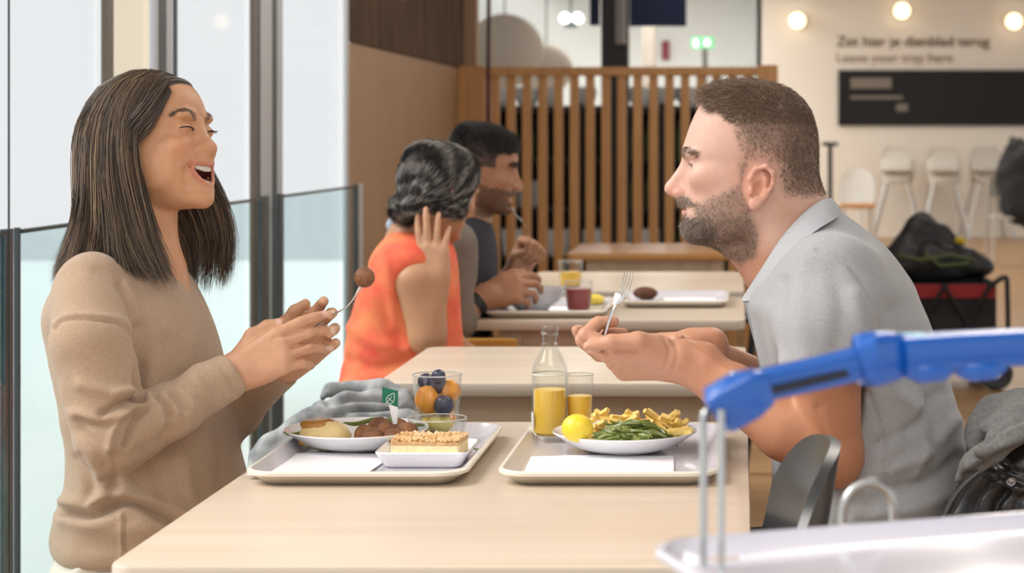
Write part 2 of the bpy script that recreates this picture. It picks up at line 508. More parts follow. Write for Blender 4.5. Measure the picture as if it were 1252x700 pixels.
def ear(s, c, ax, sgn, sc=1.0):
    """c: ear centre (world), ax: head axes columns x fwd, y left, z up; sgn +1 = left ear"""
    x, y, z = ax[:, 0], ax[:, 1] * sgn, ax[:, 2]
    L = lambda a, b, d: np.array(c) + (x * (a - 0.16 * d) + y * b + z * d) * sc
    tilt = np.stack([unit(x * 0.98 + z * 0.16), y, unit(z * 0.98 - x * 0.16)], 1)
    s.ell(L(-0.002, 0.003, 0.002), (0.019 * sc, 0.0065 * sc, 0.030 * sc), tilt, 0.006)
    hx = [(0.010, 0.004, -0.004), (0.015, 0.006, 0.012), (0.009, 0.010, 0.027), (-0.006, 0.013, 0.032), (-0.018, 0.014, 0.022), (-0.020, 0.013, 0.004), (-0.013, 0.010, -0.014), (-0.003, 0.006, -0.026)]
    s.chain([L(*q) for q in hx], [0.0028 * sc, 0.0034 * sc, 0.0038 * sc, 0.0038 * sc, 0.0038 * sc, 0.0036 * sc, 0.0034 * sc, 0.005 * sc], 0.004)
    s.ell(L(0.003, 0.006, -0.027), (0.008 * sc, 0.005 * sc, 0.009 * sc), tilt, 0.005)
    an = [(-0.003, 0.009, 0.020), (-0.010, 0.011, 0.010), (-0.009, 0.010, -0.006), (-0.001, 0.009, -0.016)]
    s.chain([L(*q) for q in an], [0.0026 * sc] * 4, 0.004)
    s.ell(L(0.001, 0.013, -0.002), (0.0085 * sc, 0.0105 * sc, 0.0125 * sc), tilt, 0.003, 's')
    s.chain([L(-0.004, 0.0125, 0.024), L(-0.0135, 0.014, 0.016), L(-0.0150, 0.0135, 0.0)], [0.0026 * sc] * 3, 0.002, 's')
    s.cap(L(0.011, 0.008, -0.004), L(0.010, 0.008, -0.010), 0.0036 * sc, 0.0034 * sc, 0.004)

def seg_dist(p, a, b):
    ba = b - a; h = np.clip((p - a) @ ba / max(ba @ ba, 1e-9), 0, 1)
    return np.linalg.norm(p - a - h[:, None] * ba, axis=1)
def to_px(V): return np.stack([VX + F * V[:, 0] / V[:, 1], VY + F * (CAMZ - V[:, 2]) / V[:, 1]], 1)
def folds(V, N, lines, face=-0.1, Ymax=None):
    """press creases (depth > 0) and raise ridges (depth < 0) into the cloth along polylines; only the cloth facing the aisle"""
    q = to_px(V); out = V.copy(); mask = np.clip((face - N[:, 1]) * 4 + 0.5, 0, 1)
    if Ymax is not None: mask = mask * np.clip((Ymax - V[:, 1]) * 60 + 0.5, 0, 1)
    tot = np.zeros(len(V))
    for pts, dep, wid in lines:
        pts = np.array(pts, float)
        pts = spline(pts, 4 * len(pts)) if len(pts) > 2 else pts
        d = np.min([seg_dist(q, pts[i], pts[i + 1]) for i in range(len(pts) - 1)], axis=0)
        tot -= dep * np.exp(-(d / wid) ** 2)
    return out + N * (tot * mask)[:, None]
def inpoly(q, poly):
    poly = np.array(poly, float); n = len(poly); c = np.zeros(len(q), bool)
    for i in range(n):
        a, b = poly[i], poly[(i + 1) % n]
        cond = (a[1] > q[:, 1]) != (b[1] > q[:, 1])
        with np.errstate(divide='ignore', invalid='ignore'):
            xi = (b[0] - a[0]) * (q[:, 1] - a[1]) / (b[1] - a[1] + 1e-12) + a[0]
        c ^= cond & (q[:, 0] < xi)
    return c
def polydist(q, poly):
    """signed distance to a polygon in the same units, negative inside"""
    poly = np.array(poly, float); n = len(poly)
    d = np.min([seg_dist(q, poly[i], poly[(i + 1) % n]) for i in range(n)], axis=0)
    return np.where(inpoly(q, poly), -d, d)
def lerpc(c, c2, w): return c * (1 - w[:, None]) + np.array(c2)[None, :] * w[:, None]
def short_hair(name, V, N, sel, flow, length, width, cols, m, parent, count, seg=3, seed=1, lift=0.45, jit=0.35, rj=0.0009):
    """short strands rooted on skin points `sel`"""
    r = np.random.default_rng(seed); idx = r.choice(np.nonzero(sel)[0], count)
    root = V[idx] + r.normal(size=(count, 3)) * rj - N[idx] * 0.0006; nn = N[idx]
    fl = flow[idx] + r.normal(size=(count, 3)) * jit
    fl -= nn * (fl * nn).sum(1, keepdims=True); fl /= np.maximum(np.linalg.norm(fl, axis=1, keepdims=True), 1e-9)
    L = (length[idx] * r.uniform(0.65, 1.15, count))[:, None]
    t = np.linspace(0, 1, seg)
    P_ = np.stack([root + (nn * lift * (q - 0.35 * q * q) + fl * (0.45 * q + 0.45 * q * q)) * L for q in t], 1)
    W = np.outer(r.uniform(0.8, 1.2, count) * width, np.array([1.0, 0.8, 0.15]) if seg == 3 else np.linspace(1, 0.15, seg))
    cols = np.array(cols); c = (cols[idx] if len(cols) == len(V) else cols[r.integers(0, len(cols), count)]) * r.uniform(0.75, 1.25, (count, 1))
    return strands(name, P_, W, m, parent, c)
M_skin = mat('skin', (0.6, 0.37, 0.27), 0.43, attr=True, noise=0.05, nscale=90, bump=0.10, bscale=420, sss=0.18, spec=0.35)
M_hair = mat('hair', (0.05, 0.035, 0.025), 0.38, attr=True, spec=0.5)
M_eye = mat('eye', (0.8, 0.78, 0.76), 0.08, attr=True)
def eyeball(name, c, fwd, r, parent, iris=(0.10, 0.13, 0.14)):
    bm = bmesh.new(); bmesh.ops.create_uvsphere(bm, u_segments=24, v_segments=16, radius=r)
    V = np.array([v.co[:] for v in bm.verts]); fs = [[v.index for v in f.verts] for f in bm.faces]; bm.free()
    d = V @ unit(fwd) / r
    cols = np.where((d > 0.965)[:, None], (0.005, 0.005, 0.005), np.where((d > 0.88)[:, None], iris, (0.42, 0.36, 0.33)))  # eye white darkened in colour to stand for the upper lid's shade
    return mesh_obj(name, V + np.array(c), fs, M_eye, parent, True, cols)
def arc_pts(a, b, c, n=9):
    """quadratic bow through three points"""
    a, b, c = [np.array(q, float) for q in (a, b, c)]; t = np.linspace(0, 1, n)[:, None]
    m_ = 2 * b - (a + c) / 2
    return a * (1 - t) ** 2 + 2 * m_ * t * (1 - t) + c * t * t
# ------------------------------------------------------------------ the setting
WX = -1.45                                   # window plane
def YW(px, X=WX): return F * X / (px - VX)   # depth of that plane at a photo column

M_floor = wood_mat('oak floor boards', (0.30, 0.17, 0.08), (0.42, 0.26, 0.13), 2.0, 'X', 0.35)
M_floor2 = wood_mat('oak floor board pale', (0.36, 0.21, 0.10), (0.46, 0.29, 0.15), 2.0, 'X', 0.35)
M_white = mat('white wall paint', (0.82, 0.76, 0.68), 0.35)
M_white2 = mat('cool white wall paint', (0.80, 0.83, 0.82), 0.6)
M_brown = mat('brown wall panel', (0.36, 0.215, 0.115), 0.55, noise=0.05, nscale=3)
M_dark = mat('black lacquer', (0.012, 0.012, 0.013), 0.35)
M_slat = wood_mat('orange stained slat', (0.54, 0.27, 0.095), (0.66, 0.36, 0.14), 3.0, 'Z', 0.45)
M_alu = mat('pale aluminium frame', (0.55, 0.57, 0.60), 0.35, 0.3)
M_gun = mat('dark grey frame', (0.055, 0.07, 0.08), 0.4)
M_brfr = mat('bronze frame', (0.14, 0.11, 0.085), 0.4)
M_cream = clear_mat('cream tinted pane', (0.99, 0.92, 0.80), fres=False, gloss=0.02)
M_pane = clear_mat('clear window pane', (0.97, 0.98, 0.985), fres=False, gloss=0.03)
M_rail = clear_mat('greenish balustrade glass', (0.86, 0.935, 0.94), fres=False, gloss=0.07)
M_edge = mat('dark glass edge', (0.035, 0.06, 0.065), 0.2)

# floor: base plus boards laid out one by one where they can be told apart
m = MB(); m.box((2.5, 12, -0.06), (8.4, 28, 0.1))
floor = tag(m.build('floor', M_floor), kind='structure')
bw = 0.19
k = 0
for i in range(60):
    y0 = 7.2 + i * 0.26
    if y0 > 22.5: break
    mb = MB(); mb.box((2.2 + 0.6 * (i % 3 - 1), y0 + 0.126, -0.006), (5.6, 0.252, 0.012), bev=0.003)
    o = mb.build('floor_board', M_floor if i % 2 else M_floor2, floor)
# pavement outside the windows
m = MB(); m.box((-6.3, 8, -0.16), (9.2, 26, 0.1))
tag(m.build('floor_terrace', mat('pale terrace paving', (0.72, 0.74, 0.74), 0.8)), kind='structure')

# left wall beyond the windows: brown dado panel, the mural above it
YB0, YB1 = YW(427), 10.32
m = MB(); m.box((WX - 0.006, (YB0 + YB1) / 2, 0.785), (0.012, YB1 - YB0, 1.57))
m.box((WX - 0.012, (YB0 + YB1) / 2, 2.4), (0.008, YB1 - YB0, 1.66))
wl = tag(m.build('wall_left', M_brown), kind='structure')
def mural_mat():
    mm = mat('dark brown mural print', (0.05, 0.026, 0.014), 0.95, col2=(0.115, 0.062, 0.034), nscale=4, stretch=(1, 2.2, 0.7))
    return mm
MUR = empty('wall_mural', (WX, 8.8, 1.57), 0, 'dark brown printed mural hanging above the tan wall panel', 'mural')
m = MB(); m.box((WX - 0.001, (YB0 + YB1) / 2, 2.38), (0.012, YB1 - YB0, 1.60))
m.build('mural_board', mural_mat(), MUR)
m = MB(); m.box((WX + 0.006, 8.46, 2.06), (0.006, 0.10, 0.5)); m.build('mural_stripe', mat('ochre mural stripe', (0.22, 0.15, 0.02), 0.6), MUR)
m = MB(); m.box((WX + 0.006, 8.34, 2.1), (0.006, 0.05, 0.4)); m.build('mural_stripe', mat('rust mural stripe', (0.20, 0.07, 0.02), 0.6), MUR)
m = MB(); m.box((WX + 0.02, 10.36, 1.9), (0.10, 0.09, 1.0)); m.box((WX - 0.02, 10.42, 1.0), (0.12, 0.1, 2.0))
tag(m.build('trim_1', mat('pale brown trim', (0.42, 0.27, 0.16), 0.5)), kind='structure')

# window wall: each frame member is a piece of its window
def member(px0, px1, m_, parent, z0=-0.05, z1=3.2, x=WX, dep=0.014, name='window_frame'):
    y0, y1 = YW(px0, x), YW(px1, x)
    mb = MB(); mb.box((x - dep / 2, (y0 + y1) / 2, (z0 + z1) / 2), (dep, abs(y1 - y0), z1 - z0), bev=0.004)
    return mb.build(name, m_, parent)
def window(n, px0, px1):
    y0, y1 = YW(px0), YW(px1)
    w = empty('window_%d' % n, (WX, (y0 + y1) / 2, 0), kind='structure')
    mb = MB(); mb.box((WX - 0.035, (y0 + y1) / 2, 1.58), (0.008, y1 - y0, 3.2)); mb.build('pane', M_pane, w)
    return w
w0 = window(1, -420, 12)
member(-430, -400, M_alu, w0); member(11, 12.5, M_gun, w0, dep=0.003)
w1 = window(2, 12, 131)
member(130.5, 139.5, M_brfr, w1)
w2 = window(3, 139, 190)
mb = MB(); mb.box((WX - 0.52, (YW(141, WX - .5) + YW(188, WX - .5)) / 2, 1.5), (0.04, YW(188, WX - .5) - YW(141, WX - .5), 3.4)); mb.build('tinted_pane', M_cream, w2)
member(189, 194, M_alu, w2); member(194, 204, M_gun, w2); member(204, 211, M_alu, w2, dep=0.010); member(214.5, 217.5, M_gun, w2, dep=0.008)
w3 = window(4, 218, 311)
member(310.5, 315, M_brfr, w3); member(315, 319, M_gun, w3, dep=0.010); member(319, 333, M_alu, w3, dep=0.016); member(334, 339, M_gun, w3)
member(339.5, 346, M_alu, w3, dep=0.008)
w4 = window(5, 346, 424)
member(424, 428.5, M_alu, w4)
for w_, a, b in ((w0, -430, 12), (w1, 12, 131), (w2, 139, 190), (w3, 218, 311), (w4, 346, 424)):
    member(a, b, M_alu, w_, -0.06, 0.06, name='window_sill')
    member(a, b, M_alu, w_, 3.1, 3.24, name='window_head')

# glass balustrade inside the windows
BX = -1.395
def rail(px0, px1, label, post0=None, post1=None):
    y0, y1 = YW(px0, BX), YW(px1, BX)
    o = empty('glass_balustrade', (BX, (y0 + y1) / 2, 0), 0, label, 'balustrade')
    mb = MB(); mb.box((BX, (y0 + y1) / 2, 0.53), (0.012, y1 - y0, 1.02)); mb.build('glass_panel', M_rail, o)
    mb = MB(); mb.box((BX, (y0 + y1) / 2, 1.044), (0.016, y1 - y0, 0.008)); mb.build('top_edge', M_edge, o)
    for pp, q in ((post0, 0), (post1, 1)):
        if not pp: continue
        for (a, b, m_) in pp:
            ya, yb = YW(a, BX), YW(b, BX)
            mb = MB(); mb.box((BX, (ya + yb) / 2, 0.526), (0.012, abs(yb - ya), 1.052), bev=0.003); mb.build('post', m_, o)
    return o
rail(-420, 3, 'leftmost glass balustrade panel with grey teal posts at the picture edge', None, [(3, 7, M_edge), (8, 13, M_gun)])
rail(22, 318, 'long glass balustrade panel behind the laughing woman', [(20, 22, M_gun)], [(318, 322, M_edge), (322, 327, M_gun)])
rail(345, 434, 'short glass balustrade panel behind the woman in orange', [(341, 345, M_gun)], [(433, 437, M_gun), (437, 442, M_alu)])

# far walls and the ceiling of the hall behind the slatted divider
m = MB(); m.box((4.2, 24.05, 1.6), (8.0, 0.1, 3.4)); tag(m.build('wall_back', M_white), kind='structure')
m = MB(); m.box((-1.72, 26.05, 1.6), (3.9, 0.1, 3.4)); m.box((0.23, 25, 1.6), (0.06, 2.0, 3.4))
tag(m.build('wall_back_hall', M_white2), kind='structure')
m = MB(); m.box((2.55, 11.6, 3.3), (8.0, 29.6, 0.1)); m.box((-2.1, 18.4, 3.3), (1.3, 16, 0.1)); tag(m.build('ceiling', mat('ceiling paint', (0.5, 0.47, 0.43), 0.8)), kind='structure')

m = MB(); m.bar((-1.5, 10.4, 1.6), (-3.75, 26.0, 1.6), 0.06, 3.4); tag(m.build('wall_hall_left', M_white2), kind='structure')

for lo, lx, ly, sx, sy in FILL_LIGHTS:  # housings for the added, unseen fill lights
    fx = empty('fill_light_panel', (lx, ly, 3.25), 0, {-1.2: 'long added fill light panel above the left hall', 2.2: 'long added fill light panel above the right hall', 0.9: 'added fill light panel above the cafe aisle', 0.5: 'added fill light panel above the trolley'}[lx], 'lamp', 'added fill lights')
    m = MB(); m.box((lx, ly, 3.22), (sx + .1, sy + .1, .06), bev=.01); m.build('fill_housing', M_white2, fx)
    setpar(lo, fx)

# tables ---------------------------------------------------------------
M_birch = wood_mat('pale birch laminate', (0.60, 0.495, 0.39), (0.665, 0.57, 0.47), 1.6, 'X', 0.32)
M_birch_o = wood_mat('honey birch laminate', (0.50, 0.24, 0.075), (0.58, 0.30, 0.11), 1.6, 'X', 0.35)
M_bedge = wood_mat('birch edge band', (0.50, 0.43, 0.36), (0.57, 0.50, 0.425), 2.0, 'X', 0.4)
M_bleg = wood_mat('birch leg', (0.52, 0.40, 0.29), (0.60, 0.48, 0.36), 2.0, 'Z', 0.45)
TZ = 0.751; TX0, TX1 = -0.706, 0.013
def table(y0, y1, label, top=None, edge=None, inset=0.11):
    cx, cy = (TX0 + TX1) / 2, (y0 + y1) / 2; W_, D_ = TX1 - TX0, y1 - y0
    t = empty('cafe_table', (cx, cy, 0), 0, label, 'table', 'cafe tables in a row')
    mt = Matrix.Translation((cx, cy, 0)); th = 0.026
    rings = []
    for dz, ins in ((-th, 0.002), (-th + 0.003, 0), (-0.004, 0), (-0.001, 0.0012), (0, 0.004)):
        rings.append([Vector((x + cx, y + cy, TZ + dz)) for x, y in rrect(W_ - 2 * ins, D_ - 2 * ins, 0.03, 8)])
    mb = MB(); mb.loft(rings[:4], True, False); mb.build('table_edge', edge or M_bedge, t)
    mb = MB(); mb.loft([rings[3], rings[4]], False, True); mb.build('table_top', top or M_birch, t)
    for sx in (-1, 1):
        for sy in (-1, 1):
            mb = MB(); mb.box((cx + sx * (W_ / 2 - inset), cy + sy * (D_ / 2 - 0.06), (TZ - th) / 2), (0.055, 0.04, TZ - th), bev=0.004)
            mb.build('leg', M_bleg, t)
    for sy in (-1, 1):
        mb = MB(); mb.box((cx, cy + sy * (D_ / 2 - 0.06), TZ - th - 0.055), (W_ - 2 * inset - 0.056, 0.022, 0.11), bev=0.002)
        mb.build('apron', M_bleg, t)
    for sx in (-1, 1):
        mb = MB(); mb.box((cx + sx * (W_ / 2 - inset), cy, TZ - th - 0.04), (0.022, D_ - 0.165, 0.08), bev=0.002)
        mb.build('apron', M_bleg, t)
    return t
table(2.19, 3.30, 'pale birch table nearest the camera holding two loaded trays')
table(3.81, 4.47, 'empty pale birch table just behind the juice bottle', inset=0.045)
table(5.10, 5.84, 'pale birch table with bowl and red drink before the couple')
table(6.05, 6.92, 'pale birch table beyond the couple holding an empty corner')
table(7.97, 8.75, 'honey brown table farthest back against the slatted divider', M_birch_o, M_birch_o)

# slatted divider ------------------------------------------------------
DY = 10.2
DV = empty('slatted_divider', P(755, 165, DY) - Vector((0, 0, 1.23)), 0, 'orange wooden slatted room divider behind the tables', 'divider')
def dbox(px0, px1, z0, z1, name, dep=0.06, y=DY, m_=None):
    a, b = P(px0, 165, y), P(px1, 165, y)
    mb = MB(); mb.box(((a.x + b.x) / 2, y, (z0 + z1) / 2), (b.x - a.x, dep, z1 - z0), bev=0.004)
    return mb.build(name, m_ or M_slat, DV)
zt = P(0, 82, DY).z
dbox(562, 593, 0, zt + 0.005, 'post', 0.09); dbox(926, 951, 0, zt + 0.01, 'post', 0.09)
dbox(593, 926, zt - 0.045, zt, 'top_rail', 0.07)
dbox(593, 926, 0.05, 0.11, 'bottom_rail', 0.07)
for i in range(17):
    x = 605.5 + i * 19.35
    dbox(x - 5.4, x + 5.4, 0.11, zt - 0.045, 'slat', 0.035)
# ------------------------------------------------------------------ chairs and seats
M_shell = mat('black moulded plastic', (0.028, 0.031, 0.035), 0.28, spec=0.6)
M_leg = mat('black steel tube', (0.015, 0.015, 0.017), 0.35, 0.4)
def shell_strip(rows, th):
    """rows of points -> closed thin shell"""
    nr, nc = len(rows), len(rows[0]); V = np.array(rows)
    du = np.gradient(V, axis=1); dv = np.gradient(V, axis=0)
    n = np.cross(du, dv); n /= np.maximum(np.linalg.norm(n, axis=2, keepdims=True), 1e-9)
    A = (V + n * th / 2).reshape(-1, 3); B = (V - n * th / 2).reshape(-1, 3)
    fs = []; N = nr * nc
    q = lambda i, j: i * nc + j
    for i in range(nr - 1):
        for j in range(nc - 1):
            fs.append((q(i, j), q(i, j + 1), q(i + 1, j + 1), q(i + 1, j)))
            fs.append((N + q(i, j), N + q(i + 1, j), N + q(i + 1, j + 1), N + q(i, j + 1)))
    for i in range(nr - 1):
        fs.append((q(i, 0), q(i + 1, 0), N + q(i + 1, 0), N + q(i, 0)))
        fs.append((q(i, nc - 1), N + q(i, nc - 1), N + q(i + 1, nc - 1), q(i + 1, nc - 1)))
    for j in range(nc - 1):
        fs.append((q(0, j), N + q(0, j), N + q(0, j + 1), q(0, j + 1)))
        fs.append((q(nr - 1, j), q(nr - 1, j + 1), N + q(nr - 1, j + 1), N + q(nr - 1, j)))
    return [tuple(v) for v in np.concatenate([A, B])], fs
def make_chair(m_shell=None, m_leg=None, name='shell_chair', backz=0.85, hw=0.205):
    """local: faces -x, seat centre over the origin"""
    m_shell = m_shell or M_shell; m_leg = m_leg or M_leg
    t = empty(name); t['_local'] = 1
    us = np.linspace(-1, 1, 17)
    rows = []
    for a in np.linspace(0, 1, 9):
        x = -0.21 + 0.40 * a
        rows.append([(x + 0.02 * (abs(u) ** 4) * (1 - a), u * hw * (1.0 - 0.1 * (1 - a) * abs(u) ** 3), 0.45 + 0.02 * abs(u) ** 2.5 - 0.012 * math.sin(a * PI) + (0.012 if a == 0 else 0) * -1) for u in us])
    v, f = shell_strip(rows, 0.012)
    mb = MB(); mb.add(v, f, True); mb.build('seat', m_shell, t)
    rows = []
    for a in np.linspace(0, 1, 13):
        r = []
        for u in us:
            top = backz - 0.055 * abs(u) ** 4 - 0.015 * u * u
            z = 0.455 + (top - 0.455) * a
            w = hw * (1.0 + 0.03 * math.sin(a * PI)) * (1 - 0.14 * max(0, a - 0.75) / 0.25)
            x = 0.19 + 0.055 * a - 0.055 * u * u - (0.02 * (1 - a) * (1 - abs(u)))
            r.append((x, u * w, z))
        rows.append(r)
    v, f = shell_strip(rows, 0.012)
    mb = MB(); mb.add(v, f, True); mb.build('backrest', m_shell, t)
    for sx, sy in ((-1, 1), (-1, -1), (1, 1), (1, -1)):
        mb = MB(); mb.tube([(sx * 0.14, sy * 0.14, 0.44), (sx * 0.19, sy * 0.19, 0.0)], 0.011, 8); mb.build('leg', m_leg, t)
    mb = MB(); mb.tube([(-0.14, -0.14, 0.43), (0.14, -0.14, 0.43), (0.14, 0.14, 0.43), (-0.14, 0.14, 0.43)], 0.008, 6, closed=True); mb.build('seat_frame', m_leg, t)
    return t
chair0 = make_chair()
def put(proto, first, loc, rz, label, cat, group=None):
    o = proto if first else copy_tree(proto)
    o.location = loc; o.rotation_euler = (0, 0, rz)
    return tag(o, label, cat, group)
_nc = put(chair0, True, (-0.135, 2.28, 0), R(3), 'black plastic shell chair pushed under the nearest table beside the bearded man', 'chair', 'black shell chairs')
_mc = put(chair0, False, (0.15, 3.03, 0), 0, 'black plastic shell chair the bearded man in grey sits on', 'chair', 'black shell chairs')
put(chair0, False, (0.16, 5.45, 0), R(-4), 'black shell chair at the table with the red drink', 'chair', 'black shell chairs')
put(chair0, False, (0.17, 6.5, 0), R(5), 'black shell chair behind the bearded man facing the farther birch table', 'chair', 'black shell chairs')
put(chair0, False, (0.20, 8.35, 0), R(-3), 'black shell chair standing at the honey brown farthest table', 'chair', 'black shell chairs')
_nc.scale = (1, 1, 1.03); _mc.scale = (1, 1, .90)
# mustard chair under the couple's table
M_must = mat('mustard upholstery', (0.44, 0.22, 0.035), 0.8, noise=0.1, nscale=60)
mc = empty('padded_panel', (-.655, 5.05, 0), 0, 'mustard padded seat panel at the end of the couple\'s table', 'panel')
mb = MB(); mb.box((-.655, 5.055, .475), (.175, .05, .47), bev=.022); mb.build('cushion', M_must, mc, True)
for sx in (-.06, .06): mb = MB(); mb.tube([(-.655 + sx, 5.055, .25), (-.655 + sx, 5.055, 0)], .012, 8); mb.build('leg', M_leg, mc)
# window bench
BN = empty('window_bench', (-0.91, 5.0, 0), 0, 'birch window bench carrying the grey scarf and the couple', 'bench')
mb = MB(); mb.box((-0.91, 5.05, 0.43), (0.38, 3.1, 0.05), bev=0.01); mb.build('bench_seat', M_birch, BN)
mb = MB(); mb.box((-0.93, 5.05, 0.2), (0.28, 2.96, 0.4), bev=0.006); mb.build('bench_base', M_bleg, BN)
# stool of the laughing woman
ST = empty('round_stool', (-0.93, 3.0, 0), 0, 'black round stool under the laughing woman', 'stool')
mb = MB(); mb.lathe([(0.0, 0.455), (0.15, 0.455), (0.17, 0.445), (0.175, 0.43), (0.16, 0.415), (0, 0.415)], (-0.93, 3.0, 0), 28); mb.build('seat', M_shell, ST)
for a in (45, 135, 225, 315):
    mb = MB(); mb.tube([(-0.93 + 0.12 * math.cos(R(a)), 3.0 + 0.12 * math.sin(R(a)), 0.416), (-0.93 + 0.19 * math.cos(R(a)), 3.0 + 0.19 * math.sin(R(a)), 0)], 0.011); mb.build('leg', M_leg, ST)
# ------------------------------------------------------------------ trays, plates, glasses, food on the nearest table
M_tray = mat('grey white melamine tray', (0.62, 0.605, 0.66), 0.22, coat=0.3)
M_trim = mat('ivory tray rim', (0.74, 0.70, 0.62), 0.3)
M_china = mat('white china', (0.88, 0.88, 0.89), 0.14, coat=0.4)
M_paper = mat('white paper', (0.84, 0.84, 0.88), 0.8)
M_steel = mat('polished steel', (0.72, 0.70, 0.67), 0.16, 1.0)
M_glass = clear_mat('drinking glass', (0.98, 0.985, 0.98), ior=1.42)
M_glassb = clear_mat('bottle glass', (0.965, 0.975, 0.965), ior=1.5)
M_orange = mat('orange juice', (1.0, 0.62, 0.07), 0.3)
def tray(cx, cy, w, d, z, label, rz=0, rim_h=0.017, m_in=None, m_out=None, floor_in=0.022):
    t = empty('serving_tray', (cx, cy, z), rz, label, 'tray', 'melamine serving trays')
    M_ = Matrix.Translation((cx, cy, z)) @ Matrix.Rotation(rz, 4, 'Z')
    def ring(ins, h, r): return [M_ @ Vector((x, y, h)) for x, y in rrect(w - 2 * ins, d - 2 * ins, max(r, .006), 8)]
    R0 = .045
    mb = MB(); mb.loft([ring(floor_in + .002, 0, R0 - .018), ring(.006, rim_h - .004, R0 - .004), ring(.0, rim_h - .002, R0), ring(.0, rim_h + .002, R0), ring(.002, rim_h + .004, R0 - .001), ring(.006, rim_h + .004, R0 - .004)], True, False)
    mb.build('rim', m_out or M_trim, t)
    mb = MB(); mb.loft([ring(.006, rim_h + .004, R0 - .004), ring(.009, rim_h + .001, R0 - .007), ring(floor_in, .005, R0 - .018), ring(floor_in + .006, .0035, R0 - .022)], False, True)
    mb.build('tray_bed', m_in or M_tray, t)
    return t
TRZ = TZ + .0005; FZ = TRZ + .0036
tray(-.5275, 2.912, .306, .466, TRZ, 'serving tray on the left with meatball plate, cake and fruit glass')
tray(-.1805, 2.912, .306, .466, TRZ, 'serving tray on the right under the bean plate and juice bottle')

def plate(cx, cy, label, r=.108, z=FZ + .0026, rz_h=.027):
    mb = MB()
    mb.lathe([(0, 0), (r * .52, 0), (r * .55, .002), (r * .75, .009), (r * .985, rz_h), (r, rz_h + .001), (r * .995, rz_h + .003), (r * .96, rz_h + .001), (r * .74, .0125), (r * .56, .0062), (r * .3, .0048), (0, .0045)], (cx, cy, z), 56)
    return tag(mb.build('dinner_plate', M_china), label, 'plate', 'white dinner plates')
PL = Vector((-.581, 2.990, FZ)); PRt = Vector((-.1735, 2.965, FZ))
plate(PL.x, PL.y, 'white plate of meatballs and mashed potato on left tray')
plate(PRt.x, PRt.y, 'white plate heaped with green beans and fries on right tray', .1085)
# paper napkins (thin folded sheets)
def napkin(cx, cy, w, d, rz, label, z=FZ + .0002):
    M_ = Matrix.Translation((cx, cy, z)) @ Matrix.Rotation(rz, 4, 'Z')
    us = np.linspace(-1, 1, 9); vs_ = np.linspace(-1, 1, 7)
    top = [[M_ @ Vector((u * w / 2, v * d / 2, .0016 + .0008 * math.sin(3 * u + 2 * v))) for u in us] for v in vs_]
    v, f = shell_strip([[tuple(q) for q in r_] for r_ in top], .0012)
    mb = MB(); mb.add(v, f, True)
    o = mb.build('paper_napkin', M_paper); tag(o, label, 'napkin', 'paper napkins'); return o
napkin(-.600, 2.835, .165, .195, R(-3), 'white paper napkin lying along the front of left tray')
napkin(-.200, 2.815, .21, .19, R(2), 'white paper napkin lying along the front of right tray')
# knife on the left tray
def knife(a, b, label):
    a, b = Vector(a), Vector(b); o = empty('table_knife', a, 0, label, 'knife')
    d = b - a
    mb = MB(); mb.bar(a, a + d * .55, .009, .0035); mb.build('handle', M_steel, o)
    mb = MB(); sd = d.normalized().cross(Vector((0, 0, 1))); pts = [a + d * .55 - sd * .005, a + d * .55 + sd * .006, a + d * .9 + sd * .008, b, a + d * .95 - sd * .005]
    vs = [p + Vector((0, 0, h)) for h in (-.0006, .0006) for p in pts]; n = 5
    mb.add(vs, [tuple(range(n))[::-1], tuple(range(n, 2 * n))] + [(k, (k + 1) % n, n + (k + 1) % n, n + k) for k in range(n)]); mb.build('blade', M_steel, o)
knife((-.600, 2.716, FZ + .0025), (-.46, 2.720, FZ + .0025), 'steel table knife at the front rim of left tray')

# forks ---------------------------------------------------------------
def fork(name, path, up, label, tines=True, w=.0115, tl=.052, hw=.0035):
    """path: handle end ... neck ... shoulder of the head; tines continue with a slight bow"""
    o = empty(name, path[0], 0, label, 'fork')
    p = spline([np.array(q) for q in path], 24); n = len(p)
    T = np.gradient(p, axis=0); T /= np.linalg.norm(T, axis=1, keepdims=True)
    up = np.array(up, float); side = np.cross(T, up); side /= np.linalg.norm(side, axis=1, keepdims=True); nn = np.cross(side, T)
    t = np.linspace(0, 1, n)
    wd = np.interp(t, [0, .1, .55, .82, 1.0], [hw * 1.4, hw * 1.5, hw * .72, hw * .62, hw * .8]); th = np.interp(t, [0, .5, 1], [.0016, .0014, .0011])
    rings = [[Vector(p[i] + side[i] * wd[i] * math.cos(a) + nn[i] * th[i] * math.sin(a)) for a in np.linspace(0, 2 * PI, 11)[:-1]] for i in range(n)]
    mb = MB(); mb.loft(rings); mb.build('handle', M_steel, o)
    e, f, sd, nv = p[-1], T[-1], side[-1], nn[-1]
    hl = .017; rows = []
    for i in range(6):
        q = i / 5; rows.append([tuple(e + f * hl * q + sd * u * np.interp(q, [0, .4, .8, 1], [hw * .8, w * .75, w * .98, w]) + nv * (-.0035 * math.sin(q * PI / 2)) + nv * .002 * (u * u) * q) for u in np.linspace(-1, 1, 9)])
    v, f_ = shell_strip(rows, .0016); mb = MB(); mb.add(v, f_, True); mb.build('fork_head', M_steel, o, True)
    for k in range(4):
        u = (k - 1.5) / 1.5 * .84; b = e + f * hl * .97 + sd * u * w - nv * .0035
        pts = [b, b + f * tl * .33 - nv * .001, b + f * tl * .7 + nv * .001, b + f * tl + nv * .005]
        rg = [[Vector(q + sd * rr * .0013 * math.cos(a) + nv * rr * .0008 * math.sin(a)) for a in np.linspace(0, 2 * PI, 7)[:-1]] for q, rr in zip(pts, (1.15, 1.0, .9, .35))]
        mb = MB(); mb.loft(rg); mb.build('tine', M_steel, o)
    return o
